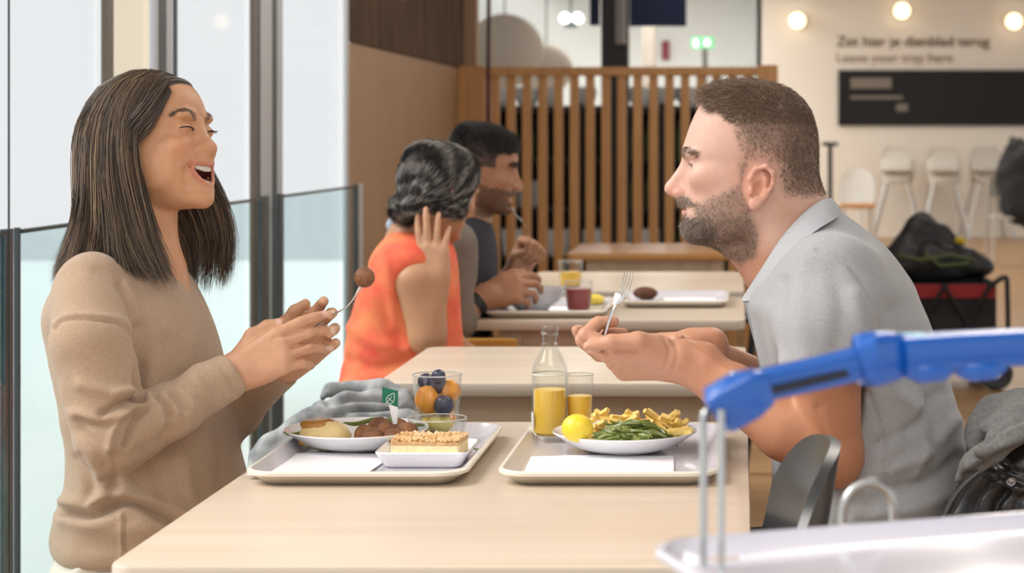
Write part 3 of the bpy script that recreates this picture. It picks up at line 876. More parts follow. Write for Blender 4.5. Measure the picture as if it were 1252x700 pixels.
# the man's fork stands up out of his curled fingers
fork('dinner_fork', [P(731, 428, 2.845), P(737, 412, 2.845), P(743, 396, 2.845), P(749, 380, 2.846), P(752, 373, 2.847)], (-.75, -.62, .2), 'steel fork held upright in the bearded man\'s fist', w=.0125, tl=.037, hw=.0042)
# the woman's fork with the meatball
fork('dinner_fork', [P(370, 410, 2.985), P(380, 403, 2.98), P(393, 394, 2.965), P(408, 384, 2.95), P(421, 377, 2.94), P(430, 368, 2.935), P(436, 358, 2.93)], (.1, -.95, .1), 'thin steel fork in the laughing woman\'s hand', w=.0026, tl=.012, hw=.0017)

# ------------------------------------------------------------------ food
M_meat = mat('browned meatball', (0.12, 0.042, 0.016), .6, col2=(0.30, 0.125, 0.05), nscale=55, bump=.9, bscale=160)
def lump(name, c, r, m, label, cat, group, seed=0, rough=.06, f=60, sq=(1, 1, 1), h=None):
    s = SDF(); s.ell((0, 0, 0), np.array(sq) * r); V, Fc = s.mesh(h or r / 8)
    N = vnormals(V, Fc); V = V + N * (vnoise(V + seed * 3.1, f) * r * rough)[:, None]
    o = mesh_obj(name, V, Fc, m, None, True); o.location = c
    return tag(o, label, cat, group)
mb0 = lump('meatball', P(446, 339, 2.93), .0154, M_meat, 'browned meatball speared on the laughing woman\'s fork', 'meatball', 'meatballs', 1)
spots = [(x + .008, y - .042, z + .002) for x, y, z in ((-.556, 2.976, .022), (-.523, 2.972, .022), (-.540, 3.000, .024), (-.508, 2.998, .023), (-.572, 3.004, .023), (-.525, 3.026, .025), (-.556, 3.030, .025))]
mb0b = lump('meatball', (spots[0][0], spots[0][1], FZ + spots[0][2]), .0170, M_meat, 'browned meatball heaped on the left plate by the green flag', 'meatball', 'meatballs', 2, .10)
for i, (x, y, z) in enumerate(spots[1:]):
    o = mb0b.copy(); COL.objects.link(o); o.location = (x, y, FZ + z + .0015 * (i % 3)); o.rotation_euler = (i * 1.1, i * .7, i * 2.1); o.scale = (1 + .06 * (i % 3 - 1),) * 3
# mashed potato with gravy
s = SDF(); c = Vector((-.624, 2.960, FZ + .012))
s.ell(c + Vector((0, 0, .013)), (.036, .031, .024), None, .012); s.ell(c + Vector((.016, -.005, .010)), (.020, .020, .014), None, .01); s.ell(c + Vector((-.014, .006, .015)), (.020, .022, .017), None, .01)
V, Fc = s.mesh(.0022); N = vnormals(V, Fc); V = V + N * (vnoise(V, 55) * .0032 + vnoise(V, 140) * .001)[:, None]
mp = empty('mashed_potato', c, 0, 'mound of mashed potato with brown gravy on left plate', 'food')
mesh_obj('potato', V, Fc, mat('mashed potato', (0.80, 0.62, 0.30), .55, noise=.06, nscale=60, sss=.2), mp, True)
s = SDF(); s.ell(c + Vector((-.008, -.001, .0295)), (.028, .024, .0085), None, .008); s.cap(c + Vector((-.026, -.008, .02)), c + Vector((-.030, -.012, .004)), .006, .005, .008); s.cap(c + Vector((.014, -.016, .02)), c + Vector((.03, -.02, .006)), .004, .004, .008)
V, Fc = s.mesh(.002); N = vnormals(V, Fc); V = V + N * (vnoise(V, 70) * .002)[:, None]
mesh_obj('gravy', V, Fc, mat('brown gravy', (0.42, 0.19, 0.035), .25, coat=.3, noise=.2, nscale=50), mp, True)
# beans
M_bean = mat('green bean', (0.075, 0.115, 0.018), .36, col2=(0.17, 0.22, 0.045), nscale=45, coat=.15)
M_bean2 = mat('pale green bean', (0.13, 0.18, 0.03), .36, col2=(0.25, 0.29, 0.07), nscale=45, coat=.15)
def bean_mesh(L, bend, r, m):
    pts = [Vector((t * L / 2, bend * (t * t - .3), .004 * math.sin(3 * t))) for t in np.linspace(-1, 1, 9)]
    mb = MB(); mb.tube(pts, [r * .25, r * .8, r, r * 1.05, r, r * 1.05, r, r * .75, r * .2], 6); o = mb.build('green_bean', m); return o
bp = [bean_mesh(.070, .008, .0036, M_bean), bean_mesh(.060, -.010, .0035, M_bean2), bean_mesh(.074, .005, .0034, M_bean), bean_mesh(.052, .012, .0038, M_bean2)]
rb = random.Random(5); used = [False] * 4
def bean(x, y, z, yaw, pitch, label, group):
    k = rb.randrange(4); o = bp[k] if not used[k] else bp[k].copy()
    if used[k]: COL.objects.link(o)
    used[k] = True
    o.location = (x, y, z); o.rotation_euler = (rb.uniform(0, 6.28) * 0 + rb.uniform(-.4, .4), pitch, yaw); tag(o, label, 'green bean', group)
for i in range(80):
    u, v = rb.uniform(-1, 1), rb.uniform(-1, 1)
    if u * u + v * v > 1: u *= .6; v *= .6
    hgt = .014 + .027 * max(0, 1 - (u * u + v * v)) * (1 if i > 25 else .55)
    bean(PRt.x + .008 + u * .045, PRt.y - .008 + v * .040, FZ + hgt + .002, rb.gauss(-.25, .5), rb.uniform(-.15, .15) + .22 * u, 'slender green bean in the heap on right plate', 'green beans on the right plate')
for i in range(9):
    bean(-.535 + rb.uniform(-.04, .035), 3.020 + rb.uniform(-.02, .02), FZ + .016 + .010 * (i % 3), rb.gauss(.1, .4), rb.uniform(-.1, .1), 'green bean behind the meatballs on left plate', 'green beans on the left plate')
bean(-.660, 2.978, FZ + .026, .3, .1, 'lone green bean poking out left of the mashed potato', None)
# fries
M_fry = mat('yellow fries', (0.90, 0.62, 0.14), .5, col2=(0.95, 0.76, 0.30), nscale=40)
mbf = MB(); mbf.box((0, 0, 0), (.046, .0072, .0072), bev=.0016); fry = mbf.build('french_fry', M_fry)
for i in range(44):
    o = fry if i == 0 else fry.copy()
    if i: COL.objects.link(o)
    t = i / 30.0
    o.location = (PRt.x - .045 + .125 * rb.random(), PRt.y + .020 + .045 * rb.random(), FZ + .020 + .026 * rb.random())
    o.rotation_euler = (rb.uniform(0, 1.5), rb.uniform(-.7, .7), rb.uniform(-1.4, 1.4)); o.scale = (rb.uniform(.6, 1.05), 1, 1)
    tag(o, 'yellow french fry heaped behind the green beans', 'french fry', 'fries on the right plate')
for i in range(7):
    o = fry.copy(); COL.objects.link(o)
    o.location = (PRt.x + .062 + .03 * rb.random(), PRt.y - .005 + .05 * rb.random(), FZ + .022 + .012 * rb.random()); o.rotation_euler = (rb.uniform(0, 1.5), rb.uniform(-.4, .4), rb.uniform(-1.4, 1.4)); o.scale = (.8, 1, 1)
    tag(o, 'yellow french fry heaped behind the green beans', 'french fry', 'fries on the right plate')
lemo = lump('lemon', P(706, 523, 2.89), .0215, mat('lemon peel', (0.86, 0.66, 0.04), .35, bump=.5, bscale=260, coat=.2), 'bright yellow lemon at the left of the bean plate', 'lemon', None, 4, .015, 40, (1.08, .95, .98))
fi = SDF(); fi.ell((PRt.x - .025, PRt.y + .03, FZ + .018), (.045, .028, .012)); V, Fc = fi.mesh(.0025); N = vnormals(V, Fc); V = V + N * (vnoise(V, 90) * .002)[:, None]
tag(mesh_obj('breaded_fish', V, Fc, mat('breaded crust', (0.55, 0.26, 0.06), .6, col2=(.72, .42, .13), nscale=80), None, True), 'golden breaded fillet under the fries on right plate', 'fish')

# flag pick
fp = empty('flag_pick', P(481, 515, 2.965), 0, 'small white pick with green leaf flag stuck in a meatball', 'flag')
def PV(px, py, Y=2.965): return P(px, py, Y)
def flat(pts, th, m, name, par, dy=0.0):
    vs = [Vector(p) + Vector((0, d, 0)) for d in (dy - th / 2, dy + th / 2) for p in pts]; n = len(pts); mb = MB()
    mb.add(vs, [tuple(range(n)), tuple(range(n, 2 * n))[::-1]] + [(k, n + k, n + (k + 1) % n, (k + 1) % n) for k in range(n)])
    return mb.build(name, m, par)
flat([PV(475.5, 494), PV(486.5, 497), PV(485.5, 518), PV(480.5, 518)], .0012, mat('white card', (.85, .85, .88), .6), 'pick', fp)
flat([PV(467.5, 472.5), PV(486.8, 477.5), PV(486.5, 497.5), PV(467, 490.5)], .0010, mat('green card', (0.0, 0.16, 0.085), .5), 'flag', fp, -.0002)
leaf = [(482, 480), (482.2, 487), (480.5, 491.5), (476, 493), (473, 490.5), (472.6, 487), (475, 483.5), (479, 481.5)]
lf = spline(leaf + [leaf[0]], 24)[:-1]
mb = MB(); mb.tube([PV(x, y, 2.9637) for x, y in lf], .00045, 5, closed=True); mb.tube([PV(471.5, 493.5, 2.9637), PV(476, 488.5, 2.9637), PV(479.5, 484, 2.9637)], .0004, 5)
mb.tube([PV(474.5, 486, 2.9637), PV(480, 490.5, 2.9637)], .0004, 5)
mb.build('leaf_emblem', mat('white ink', (.85, .88, .86), .6), fp)

# glasses
M_rim = mat('glass rim', (.62, .64, .62), .06, spec=.8); M_rim2 = clear_mat('thick glass base', (.86, .88, .86), fres=False, gloss=.25)
def tumbler(name, cx, cy, z, r0, r1, h, label, wall=.0022, base=.006, m=None, cat='glass', group=None):
    mb = MB()
    mb.lathe([(0, .001), (r0 * .9, 0), (r0, .003), (r0 + (r1 - r0) * .5, h * .5), (r1, h - .001), (r1 - wall * .5, h), (r1 - wall, h - .001), (r0 + (r1 - r0) * .5 - wall, h * .5), (r0 - wall, base + .003), (r0 * .8, base), (0, base)], (cx, cy, z), 40)
    o = mb.build(name, m or M_glass); tag(o, label, cat, group)
    mb = MB(); mb.lathe([(r1 - wall * .5 + .0009 * math.cos(a), h + .0009 * math.sin(a)) for a in np.linspace(0, 2 * PI, 9)[:-1]], (cx, cy, z), 40, close=True); mb.build('rim', M_rim, o)
    mb = MB(); mb.lathe([(0, .0012), (r0 * .88, .0012), (r0 * .9, base * .8), (0, base * .8)], (cx, cy, z), 28); mb.build('base', M_rim2, o)
    return o
FG = Vector((-.470, 3.060, FZ))
tumbler('glass_tumbler', FG.x, FG.y, FG.z, .030, .0385, .104, 'clear tumbler filled with fruit pieces on left tray')
M_melon = mat('orange melon', (0.88, 0.36, 0.05), .35, noise=.1, nscale=50, sss=.2); M_blue = mat('blueberry skin', (0.02, 0.022, 0.05), .35, col2=(.07, .08, .14), nscale=50); M_pine = mat('yellow pineapple', (0.88, 0.70, 0.10), .35, noise=.1, nscale=70, sss=.2)
def fruit(name, d, r, m, label, seed, sq=(1, 1, 1), grp=None): lump(name, FG + Vector((d[0], d[1], d[2] * 1.17)), r * 1.04, m, label, name.replace('_', ' '), grp, seed, .07, 60, sq, r / 6)
fruit('melon_ball', (-.0135, -.012, .056), .0185, M_melon, 'large orange melon piece at the left of the fruit glass', 1, (.98, .85, 1.15))
fruit('melon_ball', (.019, .006, .066), .0155, M_melon, 'orange melon piece at the right rear of the fruit glass', 2, (1, .9, 1.1))
fruit('melon_ball', (.016, .004, .030), .0120, M_melon, 'small orange melon piece low in the fruit glass', 6)
fruit('blueberry', (.0125, -.018, .050), .0150, M_blue, 'big blueberry against the front of the fruit glass', 3)
fruit('blueberry', (.001, .006, .074), .0140, M_blue, 'blueberry in the middle top of the fruit glass', 4)
fruit('blueberry', (-.019, .012, .078), .0125, M_blue, 'blueberry at the left rim of the fruit glass', 5)
fruit('blueberry', (.003, -.006, .0865), .0110, M_blue, 'shiny dark blueberry on top above the rim of fruit glass', 7)
fruit('pineapple_chunk', (.006, -.010, .024), .0170, M_pine, 'yellow pineapple chunk low in the fruit glass', 8, (1.1, .8, .8))
fruit('pineapple_chunk', (-.014, -.004, .021), .0135, M_pine, 'yellow pineapple chunk at the left bottom of fruit glass', 9)
fruit('pineapple_chunk', (.0, .013, .042), .0180, M_pine, 'pale pineapple chunk at the back of fruit glass', 10)
tumbler('glass_bowl', -.4585, 2.985, FZ, .036, .0445, .047, 'low empty glass bowl behind the cake slice', .002, .004)
tumbler('juice_glass', -.2515, 3.086, FZ, .0185, .0225, .101, 'slim glass of orange juice beside the bottle', .0018, .006)
mb = MB(); mb.lathe([(0, .007), (.0163, .007), (.0172, .010), (.0195, .066), (.0190, .0675), (0, .0675)], (-.2515, 3.086, FZ), 28); tag(mb.build('orange_juice', M_orange), 'orange juice filling the slim glass beside the bottle', 'juice')
# bottle
BT = empty('juice_bottle', (-.2965, 3.07, FZ), 0, 'clear glass bottle half full of orange juice on right tray', 'bottle')
mb = MB(); R_ = .0285
out = [(0, .002), (.022, 0), (R_ - .001, .003), (R_, .008), (R_, .104), (R_ - .002, .116), (R_ - .008, .130), (.0135, .142), (.0118, .150), (.0112, .160), (.0125, .163), (.0135, .168), (.0138, .176), (.0125, .1785)]
inn = [(.0105, .1785), (.0100, .170), (.0092, .150), (.0105, .142), (R_ - .011, .129), (R_ - .0045, .115), (R_ - .0026, .104), (R_ - .0026, .012), (.02, .007), (0, .008)]
mb.lathe(out + inn, (-.2965, 3.07, FZ), 44); mb.build('bottle_glass', M_glassb, BT)
mb = MB(); mb.lathe([(0, .009), (.019, .009), (R_ - .0034, .014), (R_ - .0034, .078), (R_ - .004, .0795), (0, .0795)], (-.2965, 3.07, FZ), 36); mb.build('juice', M_orange, BT)
mb = MB(); mb.lathe([(R_ + .0001, .103), (R_ + .0006, .1035), (R_ + .0006, .1045), (R_ + .0001, .105)], (-.2965, 3.07, FZ), 44, close=True); mb.build('moulded_ring', mat('glass rib', (.8, .82, .8), .1), BT)
mb = MB()
for k in range(9):
    a0, a1 = R(188 + 3.2 * k), R(190.4 + 3.2 * k)
mb.lathe([(.0114, .149), (.0132, .1505), (.0114, .152)], (-.2965, 3.07, FZ), 36, close=True); mb.lathe([(.0126, .163), (.0142, .166), (.0126, .169)], (-.2965, 3.07, FZ), 36, close=True)
mb.build('neck_ring', M_glassb, BT)
s_l = [[Vector((-.2965 + (R_ + .0003) * math.cos(R(a)), 3.07 + (R_ + .0003) * math.sin(R(a)), FZ + z)) for a in np.linspace(196, 214, 5)] for z in (.024, .046)]
v, f = shell_strip([[tuple(q) for q in r_] for r_ in s_l], .0003); mb = MB(); mb.add(v, f, True); mb.build('label', mat('white label', (.75, .78, .8), .5), BT)

# cake on its square dish
DC = Vector((-.4545, 2.868, FZ))
def sq_ring(w, d, z, r): return [DC + Vector((x, y, z)) for x, y in rrect(w, d, r, 5)]
mb = MB(); mb.loft([sq_ring(.104, .102, 0, .012), sq_ring(.112, .110, .003, .012), sq_ring(.130, .128, .019, .015), sq_ring(.134, .132, .022, .016), sq_ring(.132, .130, .024, .015), sq_ring(.124, .122, .020, .012), sq_ring(.108, .106, .0125, .010)], True, True)
tag(mb.build('square_dish', M_china), 'small square white dish under the crumble cake', 'dish')
CKZ = .0128
ck = empty('cake_slice', DC + Vector((0, 0, CKZ)), 0, 'slab of golden crumble cake on the square dish', 'cake')
rz = Matrix.Rotation(R(-4), 3, 'Z')
mb = MB(); mb.box(DC + Vector((.003, .002, CKZ + .0085)), (.098, .074, .017), rz, bev=.003); mb.build('cake_base', mat('yellow sponge', (0.86, 0.72, 0.44), .8, noise=.12, nscale=130, bump=.7, bscale=260), ck)
mb = MB(); mb.box(DC + Vector((.003, .002, CKZ + .0185)), (.0985, .0745, .006), rz, bev=.002); mb.build('filling', mat('brown apple filling', (0.62, 0.38, 0.18), .6, noise=.25, nscale=120, bump=.7, bscale=200), ck)
M_crumb = mat('golden crumble', (0.66, 0.36, 0.13), .8, col2=(.90, .72, .46), nscale=45)
bm = bmesh.new(); bmesh.ops.create_icosphere(bm, subdivisions=1, radius=1); iv = [v.co.copy() for v in bm.verts]; fv = [[v.index for v in f.verts] for f in bm.faces]; bm.free()
mb = MB(); rc = random.Random(9)
for i in range(900):
    c_ = rz @ Vector((rc.uniform(-.049, .049), rc.uniform(-.037, .037), 0)) + DC + Vector((.003, .002, CKZ + .0215 + rc.uniform(0, .004)))
    r = rc.uniform(.0012, .0030); mb.add([c_ + Vector((v.x * rc.uniform(.8, 1.2), v.y, v.z * .8)) * r for v in iv], fv, False)
o = mb.build('crumble', M_crumb, ck); o['kind'] = 'stuff'
mb = MB(); mb.tube([Vector((-.405, 2.965, FZ + .003)) + Vector((.004 * k, .002 * (k % 2), .0006 * (k % 2))) for k in range(4)], .0014, 5); tag(mb.build('parsley_sprig', M_bean), 'tiny green herb scrap on left tray beside the glass bowl', 'herb')
mb = MB(); mb.tube([Vector((-.305, 2.745, FZ + .002)) + Vector((.0035 * k, .0015 * (k % 2), .0004)) for k in range(3)], .0012, 5); tag(mb.build('parsley_sprig', M_bean), 'tiny green herb scrap at the left front of right tray', 'herb')

# ------------------------------------------------------------------ the couple's table
tray(-.515, 5.345, .325, .42, TRZ, 'serving tray with a bowl before the woman in orange')
tray(-.185, 5.63, .305, .36, TRZ, 'serving tray with a paper and brown cake across from the couple')
mb = MB(); c = (-.565, 5.36, FZ)
mb.lathe([(0, 0), (.04, 0), (.045, .004), (.075, .028), (.093, .058), (.095, .060), (.092, .060), (.072, .030), (.04, .009), (0, .008)], c, 40); tag(mb.build('soup_bowl', M_china), 'white bowl on the tray of the woman in orange', 'bowl')
napkin(-.60, 5.22, .09, .07, R(20), 'crumpled white napkin left of the bowl on the couple\'s table')
napkin(-.50, 5.20, .10, .07, R(-15), 'white napkin before the red drink on the couple\'s table')
napkin(-.14, 5.62, .15, .24, R(4), 'white paper on the tray across from the couple')
tumbler('red_drink_glass', -.435, 5.31, FZ, .032, .040, .082, 'clear glass of red drink on the couple\'s table')
mb = MB(); mb.lathe([(0, .007), (.029, .007), (.0302, .010), (.036, .062), (0, .062)], (-.435, 5.31, FZ), 28); tag(mb.build('red_drink', mat('red berry drink', (0.33, 0.05, 0.045), .3)), 'dark red berry drink in the glass on the couple\'s table', 'drink')
tumbler('orange_drink_glass', -.535, 6.22, TZ, .032, .040, .082, 'glass of orange drink on the table beyond the couple')
mb = MB(); mb.lathe([(0, .007), (.029, .007), (.0302, .010), (.0345, .048), (0, .048)], (-.535, 6.22, TZ), 28); tag(mb.build('orange_drink', M_orange), 'orange drink in the glass beyond the couple', 'drink')
lump('lemon_wedge', (-.41, 5.52, FZ + .015), .024, M_pine, 'yellow lemon wedge behind the red drink', 'lemon', None, 3, .1, 40, (1.2, .8, .7))
lump('chocolate_cake', (-.275, 5.70, FZ + .018), .03, mat('chocolate cake', (0.10, 0.035, 0.015), .8, noise=.3, nscale=40), 'small brown cake on the tray across from the couple', 'cake', None, 5, .12, 40, (1.2, 1, .6))
# ------------------------------------------------------------------ blue-handled trolley with the white tray in front
M_bluep = mat('glossy blue plastic', (0.007, 0.095, 0.42), .25, coat=.4)
M_blued = mat('pale blue top strip', (0.22, 0.48, 0.62), .35)
M_wire = mat('brushed zinc wire', (0.50, 0.52, 0.52), .3, .9)
TR = empty('tray_trolley', (0.1, 1.5, 0), 0, 'wire tray trolley with bright blue plastic handle in the foreground', 'trolley')
def ribbed(path, ws, hs, m, name, par, sides=12, pw=4.0, up=(0, 0, 1)):
    """superellipse section swept along a path"""
    p = [Vector(q) for q in path]; rings = []; up = Vector(up)
    for i in range(len(p)):
        t = (p[min(i + 1, len(p) - 1)] - p[max(i - 1, 0)]).normalized(); sd = t.cross(up).normalized(); u = sd.cross(t)
        rg = []
        for k in range(sides):
            a = 2 * PI * k / sides; c, s_ = math.cos(a), math.sin(a)
            rg.append(p[i] + sd * (math.copysign(abs(c) ** (2 / pw), c) * ws[i] / 2) + u * (math.copysign(abs(s_) ** (2 / pw), s_) * hs[i] / 2))
        rings.append(rg)
    mb = MB(); mb.loft(rings); return mb.build(name, m, par)
# end cap
ribbed([P(876, 503, 1.47), P(878, 501, 1.47), P(912, 482, 1.48), P(932, 472, 1.485), P(936, 470, 1.486)], [.024, .030, .031, .028, .022], [.026, .036, .037, .029, .022], M_bluep, 'handle_end_cap', TR, 20, 5)
ribbed([P(925, 472, 1.485), P(990, 458, 1.51), P(1062, 441, 1.535)], [.022, .022, .023], [.025, .0255, .027], M_bluep, 'handle_tube', TR, 20, 3)
mb = MB(); mb.bar(P(938, 478.5, 1.474), P(1056, 450.5, 1.523), .0026, .0062); mb.build('groove', mat('black rubber groove', (.01, .012, .02), .5), TR)
ribbed([P(1052, 442, 1.53), P(1058, 440, 1.53), P(1072, 437, 1.54), P(1090, 434, 1.545), P(1100, 433, 1.55)], [.026, .032, .034, .032, .028], [.030, .041, .042, .038, .032], M_bluep, 'handle_bracket', TR, 20, 4)
ribbed([P(1095, 434, 1.545), P(1160, 428, 1.565), P(1260, 423, 1.60), P(1420, 416, 1.66)], [.040, .040, .040, .040], [.030, .0285, .0285, .029], M_bluep, 'handle_grip', TR, 24, 6)
mb = MB(); a, b = P(1110, 409.5, 1.552), P(1400, 398, 1.65); mb.bar(a, b, .028, .0012); mb.build('pale_top_strip', M_blued, TR)  # paler strip along the top of the grip
for px, py, Y in ((1105, 452, 1.542), (1168, 450, 1.56)):
    ribbed([P(px, py, Y), P(px + 16, py + 3, Y), P(px + 40, py + 1, Y + .01), P(px + 56, py - 4, Y + .015)], [.02, .026, .026, .018], [.010, .016, .016, .008], M_bluep, 'clip', TR, 14, 4)
# wires
def zdown(p, z): q = Vector(p); q.z = z; return q
r1 = [P(890, 486, 1.48), P(874, 495, 1.475), P(862, 505, 1.47), P(859.5, 520, 1.47)]
q1 = P(860, 560, 1.47); mb = MB(); mb.tube(spline([np.array(q) for q in r1] + [np.array(q1)], 16).tolist() + [tuple(zdown(q1, .12))], .0029, 10); mb.build('upright_wire', M_wire, TR)
q2 = P(882, 500, 1.455); mb = MB(); mb.tube([q2, zdown(q2, .12)], .0028, 10); mb.build('upright_wire', M_wire, TR)
# hoop behind the tray
ca, cb = P(1030.5, 660, 1.62), P(1092.5, 655, 1.63)
top = [ca + (cb - ca) * (.5 - .5 * math.cos(R(a))) + Vector((0, 0, .022 + .024 * math.sin(R(a)))) for a in np.linspace(0, 180, 15)]
mb = MB(); mb.tube([zdown(ca, .86), ca + Vector((0, 0, .012))] + top + [cb + Vector((0, 0, .012)), zdown(cb, .86)], .0036, 12); mb.build('hoop', M_wire, TR)
FTZ = P(808, 668, 1.5).z - .012; rz = R(20.5)
cor = P(806, 668, 1.5); w_, d_ = .56, .40
ux = Vector((math.cos(rz), math.sin(rz), 0)); uy = Vector((-math.sin(rz), math.cos(rz), 0))
ctr = Vector((cor.x, cor.y, FTZ)) + ux * (w_ / 2 - .012) - uy * (d_ / 2 - .012)
tray(ctr.x, ctr.y, w_, d_, FTZ, 'large empty white tray on the trolley in the foreground', rz, .012, mat('glossy white tray', (.58, .58, .66), .12, coat=.5), mat('glossy white tray', (.58, .58, .66), .12), .02)
mb = MB(); a = P(866, 683, 1.42); mb.tube([a, a + Vector((.010, .001, 0)), a + Vector((.022, .004, 0))], .0009, 5); tag(mb.build('bread_crumb', mat('crumb', (.5, .35, .2), .8)), 'thin brown crumb on the foreground tray', 'crumb')
# rails, base and castors carry the tray
for k in (-.14, .14):
    a = ctr + uy * k - ux * .26 - Vector((0, 0, .006)); b = ctr + uy * k + ux * .26 - Vector((0, 0, .006)); mb = MB(); mb.tube([a, b], .005, 8); mb.build('tray_rail', M_wire, TR)
for sx in (-.26, .26):
    a, b = ctr + ux * sx - uy * .18, ctr + ux * sx + uy * .18; mb = MB(); mb.tube([Vector((a.x, a.y, FTZ - .016)), Vector((b.x, b.y, FTZ - .016))], .005, 8); mb.build('cross_rail', M_wire, TR)
    for q in (a, b):
        mb = MB(); mb.tube([Vector((q.x, q.y, FTZ - .016)), Vector((q.x, q.y, .10))], .008, 8); mb.build('post', M_wire, TR)
        mb = MB(); mt = Matrix.Translation((q.x, q.y, .05)) @ Matrix.Rotation(PI / 2, 4, 'X'); mb.lathe([(0, -.012), (.046, -.012), (.05, -.006), (.05, .006), (.046, .012), (0, .012)], (0, 0, 0), 20, mtx=mt); mb.build('castor', M_dark, TR)
mb = MB(); base = [ctr + ux * a - uy * b for a, b in ((-.26, -.18), (.26, -.18), (.26, .18), (-.26, .18))]; mb.tube([Vector((q.x, q.y, .12)) for q in base], .009, 8, closed=True); mb.build('base_frame', M_wire, TR)

# ------------------------------------------------------------------ jacket and hoodie over the chair back
JK = empty('leather_jacket', P(1230, 640, 2.8), 0, 'black leather jacket hung over the bearded man\'s chair back', 'jacket')
M_lea = mat('black leather', (0.018, 0.018, 0.020), .32, bump=.4, bscale=120, spec=.6)
s = SDF(); rows = []; Yj = 2.84; k_ = Yj / F
for py, xl, xr, hw in ((522, 1228, 1270, .05), (545, 1204, 1288, .088), (580, 1182, 1305, .102), (620, 1163, 1312, .105), (650, 1152, 1315, .105), (700, 1146, 1315, .10), (760, 1146, 1312, .09)):
    rows.append((CAMZ - (py - VY) * k_, (xl - VX) * k_, (xr - VX) * k_, ((xl + xr) / 2 - VX) * k_, hw, Yj))
s.loft(rows, n=2.2)
V, Fc = s.mesh(.0042); V = relax(V, Fc, 2); N = vnormals(V, Fc)
V = folds(V, N, [([(1168, 636), (1186, 600), (1212, 575)], -.010, 6), ([(1180, 640), (1196, 606), (1220, 585)], .010, 5), ([(1200, 640), (1208, 610), (1222, 590)], -.010, 6), ([(1212, 640), (1218, 615), (1230, 600)], .012, 6),
                 ([(1205, 575), (1225, 590), (1250, 600)], -.007, 5), ([(1222, 560), (1240, 575), (1260, 580)], .006, 4), ([(1215, 572), (1232, 584), (1252, 590)], .005, 3), ([(1240, 640), (1245, 615), (1255, 605)], .008, 8)], face=.3)
V = V + N * (vnoise(V, 35) * .003)[:, None]
mesh_obj('jacket_body', V, Fc, M_lea, JK, True)
zp = spline([np.array(P(px, py, 2.722)) for px, py in ((1152, 636), (1163, 612), (1178, 592), (1196, 576))], 26)
mb = MB(); mb.tube([tuple(q) for q in zp], .0035, 6); mb.build('zip_tape', mat('dark zip tape', (.03, .03, .032), .7), JK)
mb = MB()
for q in zp[::1]: mb.box(Vector(q) + Vector((0, -.003, 0)), (.0028, .002, .0016))
mb.build('zip_teeth', mat('dark zip teeth', (.25, .25, .26), .3, .9), JK)
c = P(1236, 588, 2.732); mt = Matrix.Translation(c) @ Matrix.Rotation(PI / 2, 4, 'X')
mb = MB(); mb.lathe([(0, -.001), (.0062, -.001), (.0072, .001), (.006, .003), (.0046, .0026), (.004, .0014), (.002, .0022), (0, .0026)], (0, 0, 0), 20, mtx=mt); mb.build('snap_button', mat('gun metal snap', (.35, .35, .36), .25, 1.0), JK)
HD = empty('grey_hoodie', P(1225, 540, 2.8), 0, 'grey jersey hoodie draped over the black leather jacket', 'hoodie')
s = SDF()
s.chain([P(1172, 585, 2.745), P(1190, 566, 2.735), P(1215, 546, 2.73), P(1240, 530, 2.73), P(1280, 512, 2.74)], [.008, .012, .016, .018, .02], .02)
s.chain([P(1195, 545, 2.80), P(1203, 522, 2.82), P(1220, 506, 2.83), P(1250, 500, 2.83), P(1290, 498, 2.83)], [.016, .020, .020, .022, .024], .03)
s.chain([P(1222, 530, 2.77), P(1250, 514, 2.78), P(1290, 506, 2.78)], [.020, .024, .026], .03)
s.cap(P(1197, 550, 2.712), P(1206, 548, 2.712), .008, .008, .006)
V, Fc = s.mesh(.004); V = relax(V, Fc, 2); N = vnormals(V, Fc)
V = folds(V, N, [([(1200, 540), (1225, 520), (1260, 505)], .010, 5), ([(1205, 525), (1225, 508), (1255, 496)], -.007, 5), ([(1185, 570), (1215, 550), (1260, 530)], -.005, 5), ([(1180, 582), (1215, 560), (1255, 545)], .006, 4)], face=.4)
mesh_obj('hoodie_cloth', V + N * (vnoise(V, 40) * .003)[:, None], Fc, mat('grey jersey', (.12, .12, .12), .9, col2=(.18, .18, .178), nscale=200, bump=.3, bscale=400), HD, True)

# ------------------------------------------------------------------ grey scarf heap on the window bench
def PS(px, py, Y): return P(px, py, Y - .14)
s = SDF(); r = np.random.default_rng(8)
s.chain([PS(*q) for q in [(318, 560, 3.6), (335, 545, 3.62), (360, 532, 3.64), (385, 520, 3.66), (410, 508, 3.68)]], [.022, .026, .028, .028, .026], .015)
s.chain([PS(*q) for q in [(398, 484, 3.74), (404, 478, 3.76), (430, 477, 3.78), (466, 478, 3.78), (492, 486, 3.78)]], [.012, .018, .019, .018, .016], .01)
s.chain([PS(*q) for q in [(395, 505, 3.70), (425, 497, 3.72), (455, 496, 3.74), (490, 498, 3.76)]], [.022, .026, .026, .024], .012)
s.chain([PS(320, 582, 3.58), PS(360, 566, 3.6), PS(400, 545, 3.62), PS(440, 528, 3.66), PS(495, 520, 3.7)], [.03, .036, .036, .034, .03], .015)
s.ell(PS(410, 590, 3.68), (.14, .10, .09), None, .03); s.ell(PS(400, 622, 3.68), (.15, .10, .10), None, .03)
V, Fc = s.mesh(.005); V = relax(V, Fc, 1); N = vnormals(V, Fc)
V = folds(V, N, [([(320, 568), (370, 540), (420, 518), (480, 508)], .014, 5), ([(400, 492), (440, 486), (485, 490)], .012, 4), ([(330, 578), (390, 556), (450, 535)], -.008, 6), ([(345, 556), (390, 535), (430, 512)], .008, 5)], face=.6)
V = V + N * (vnoise(V, 18) * .006)[:, None]; V[:, 2] = np.maximum(V[:, 2], .4555)
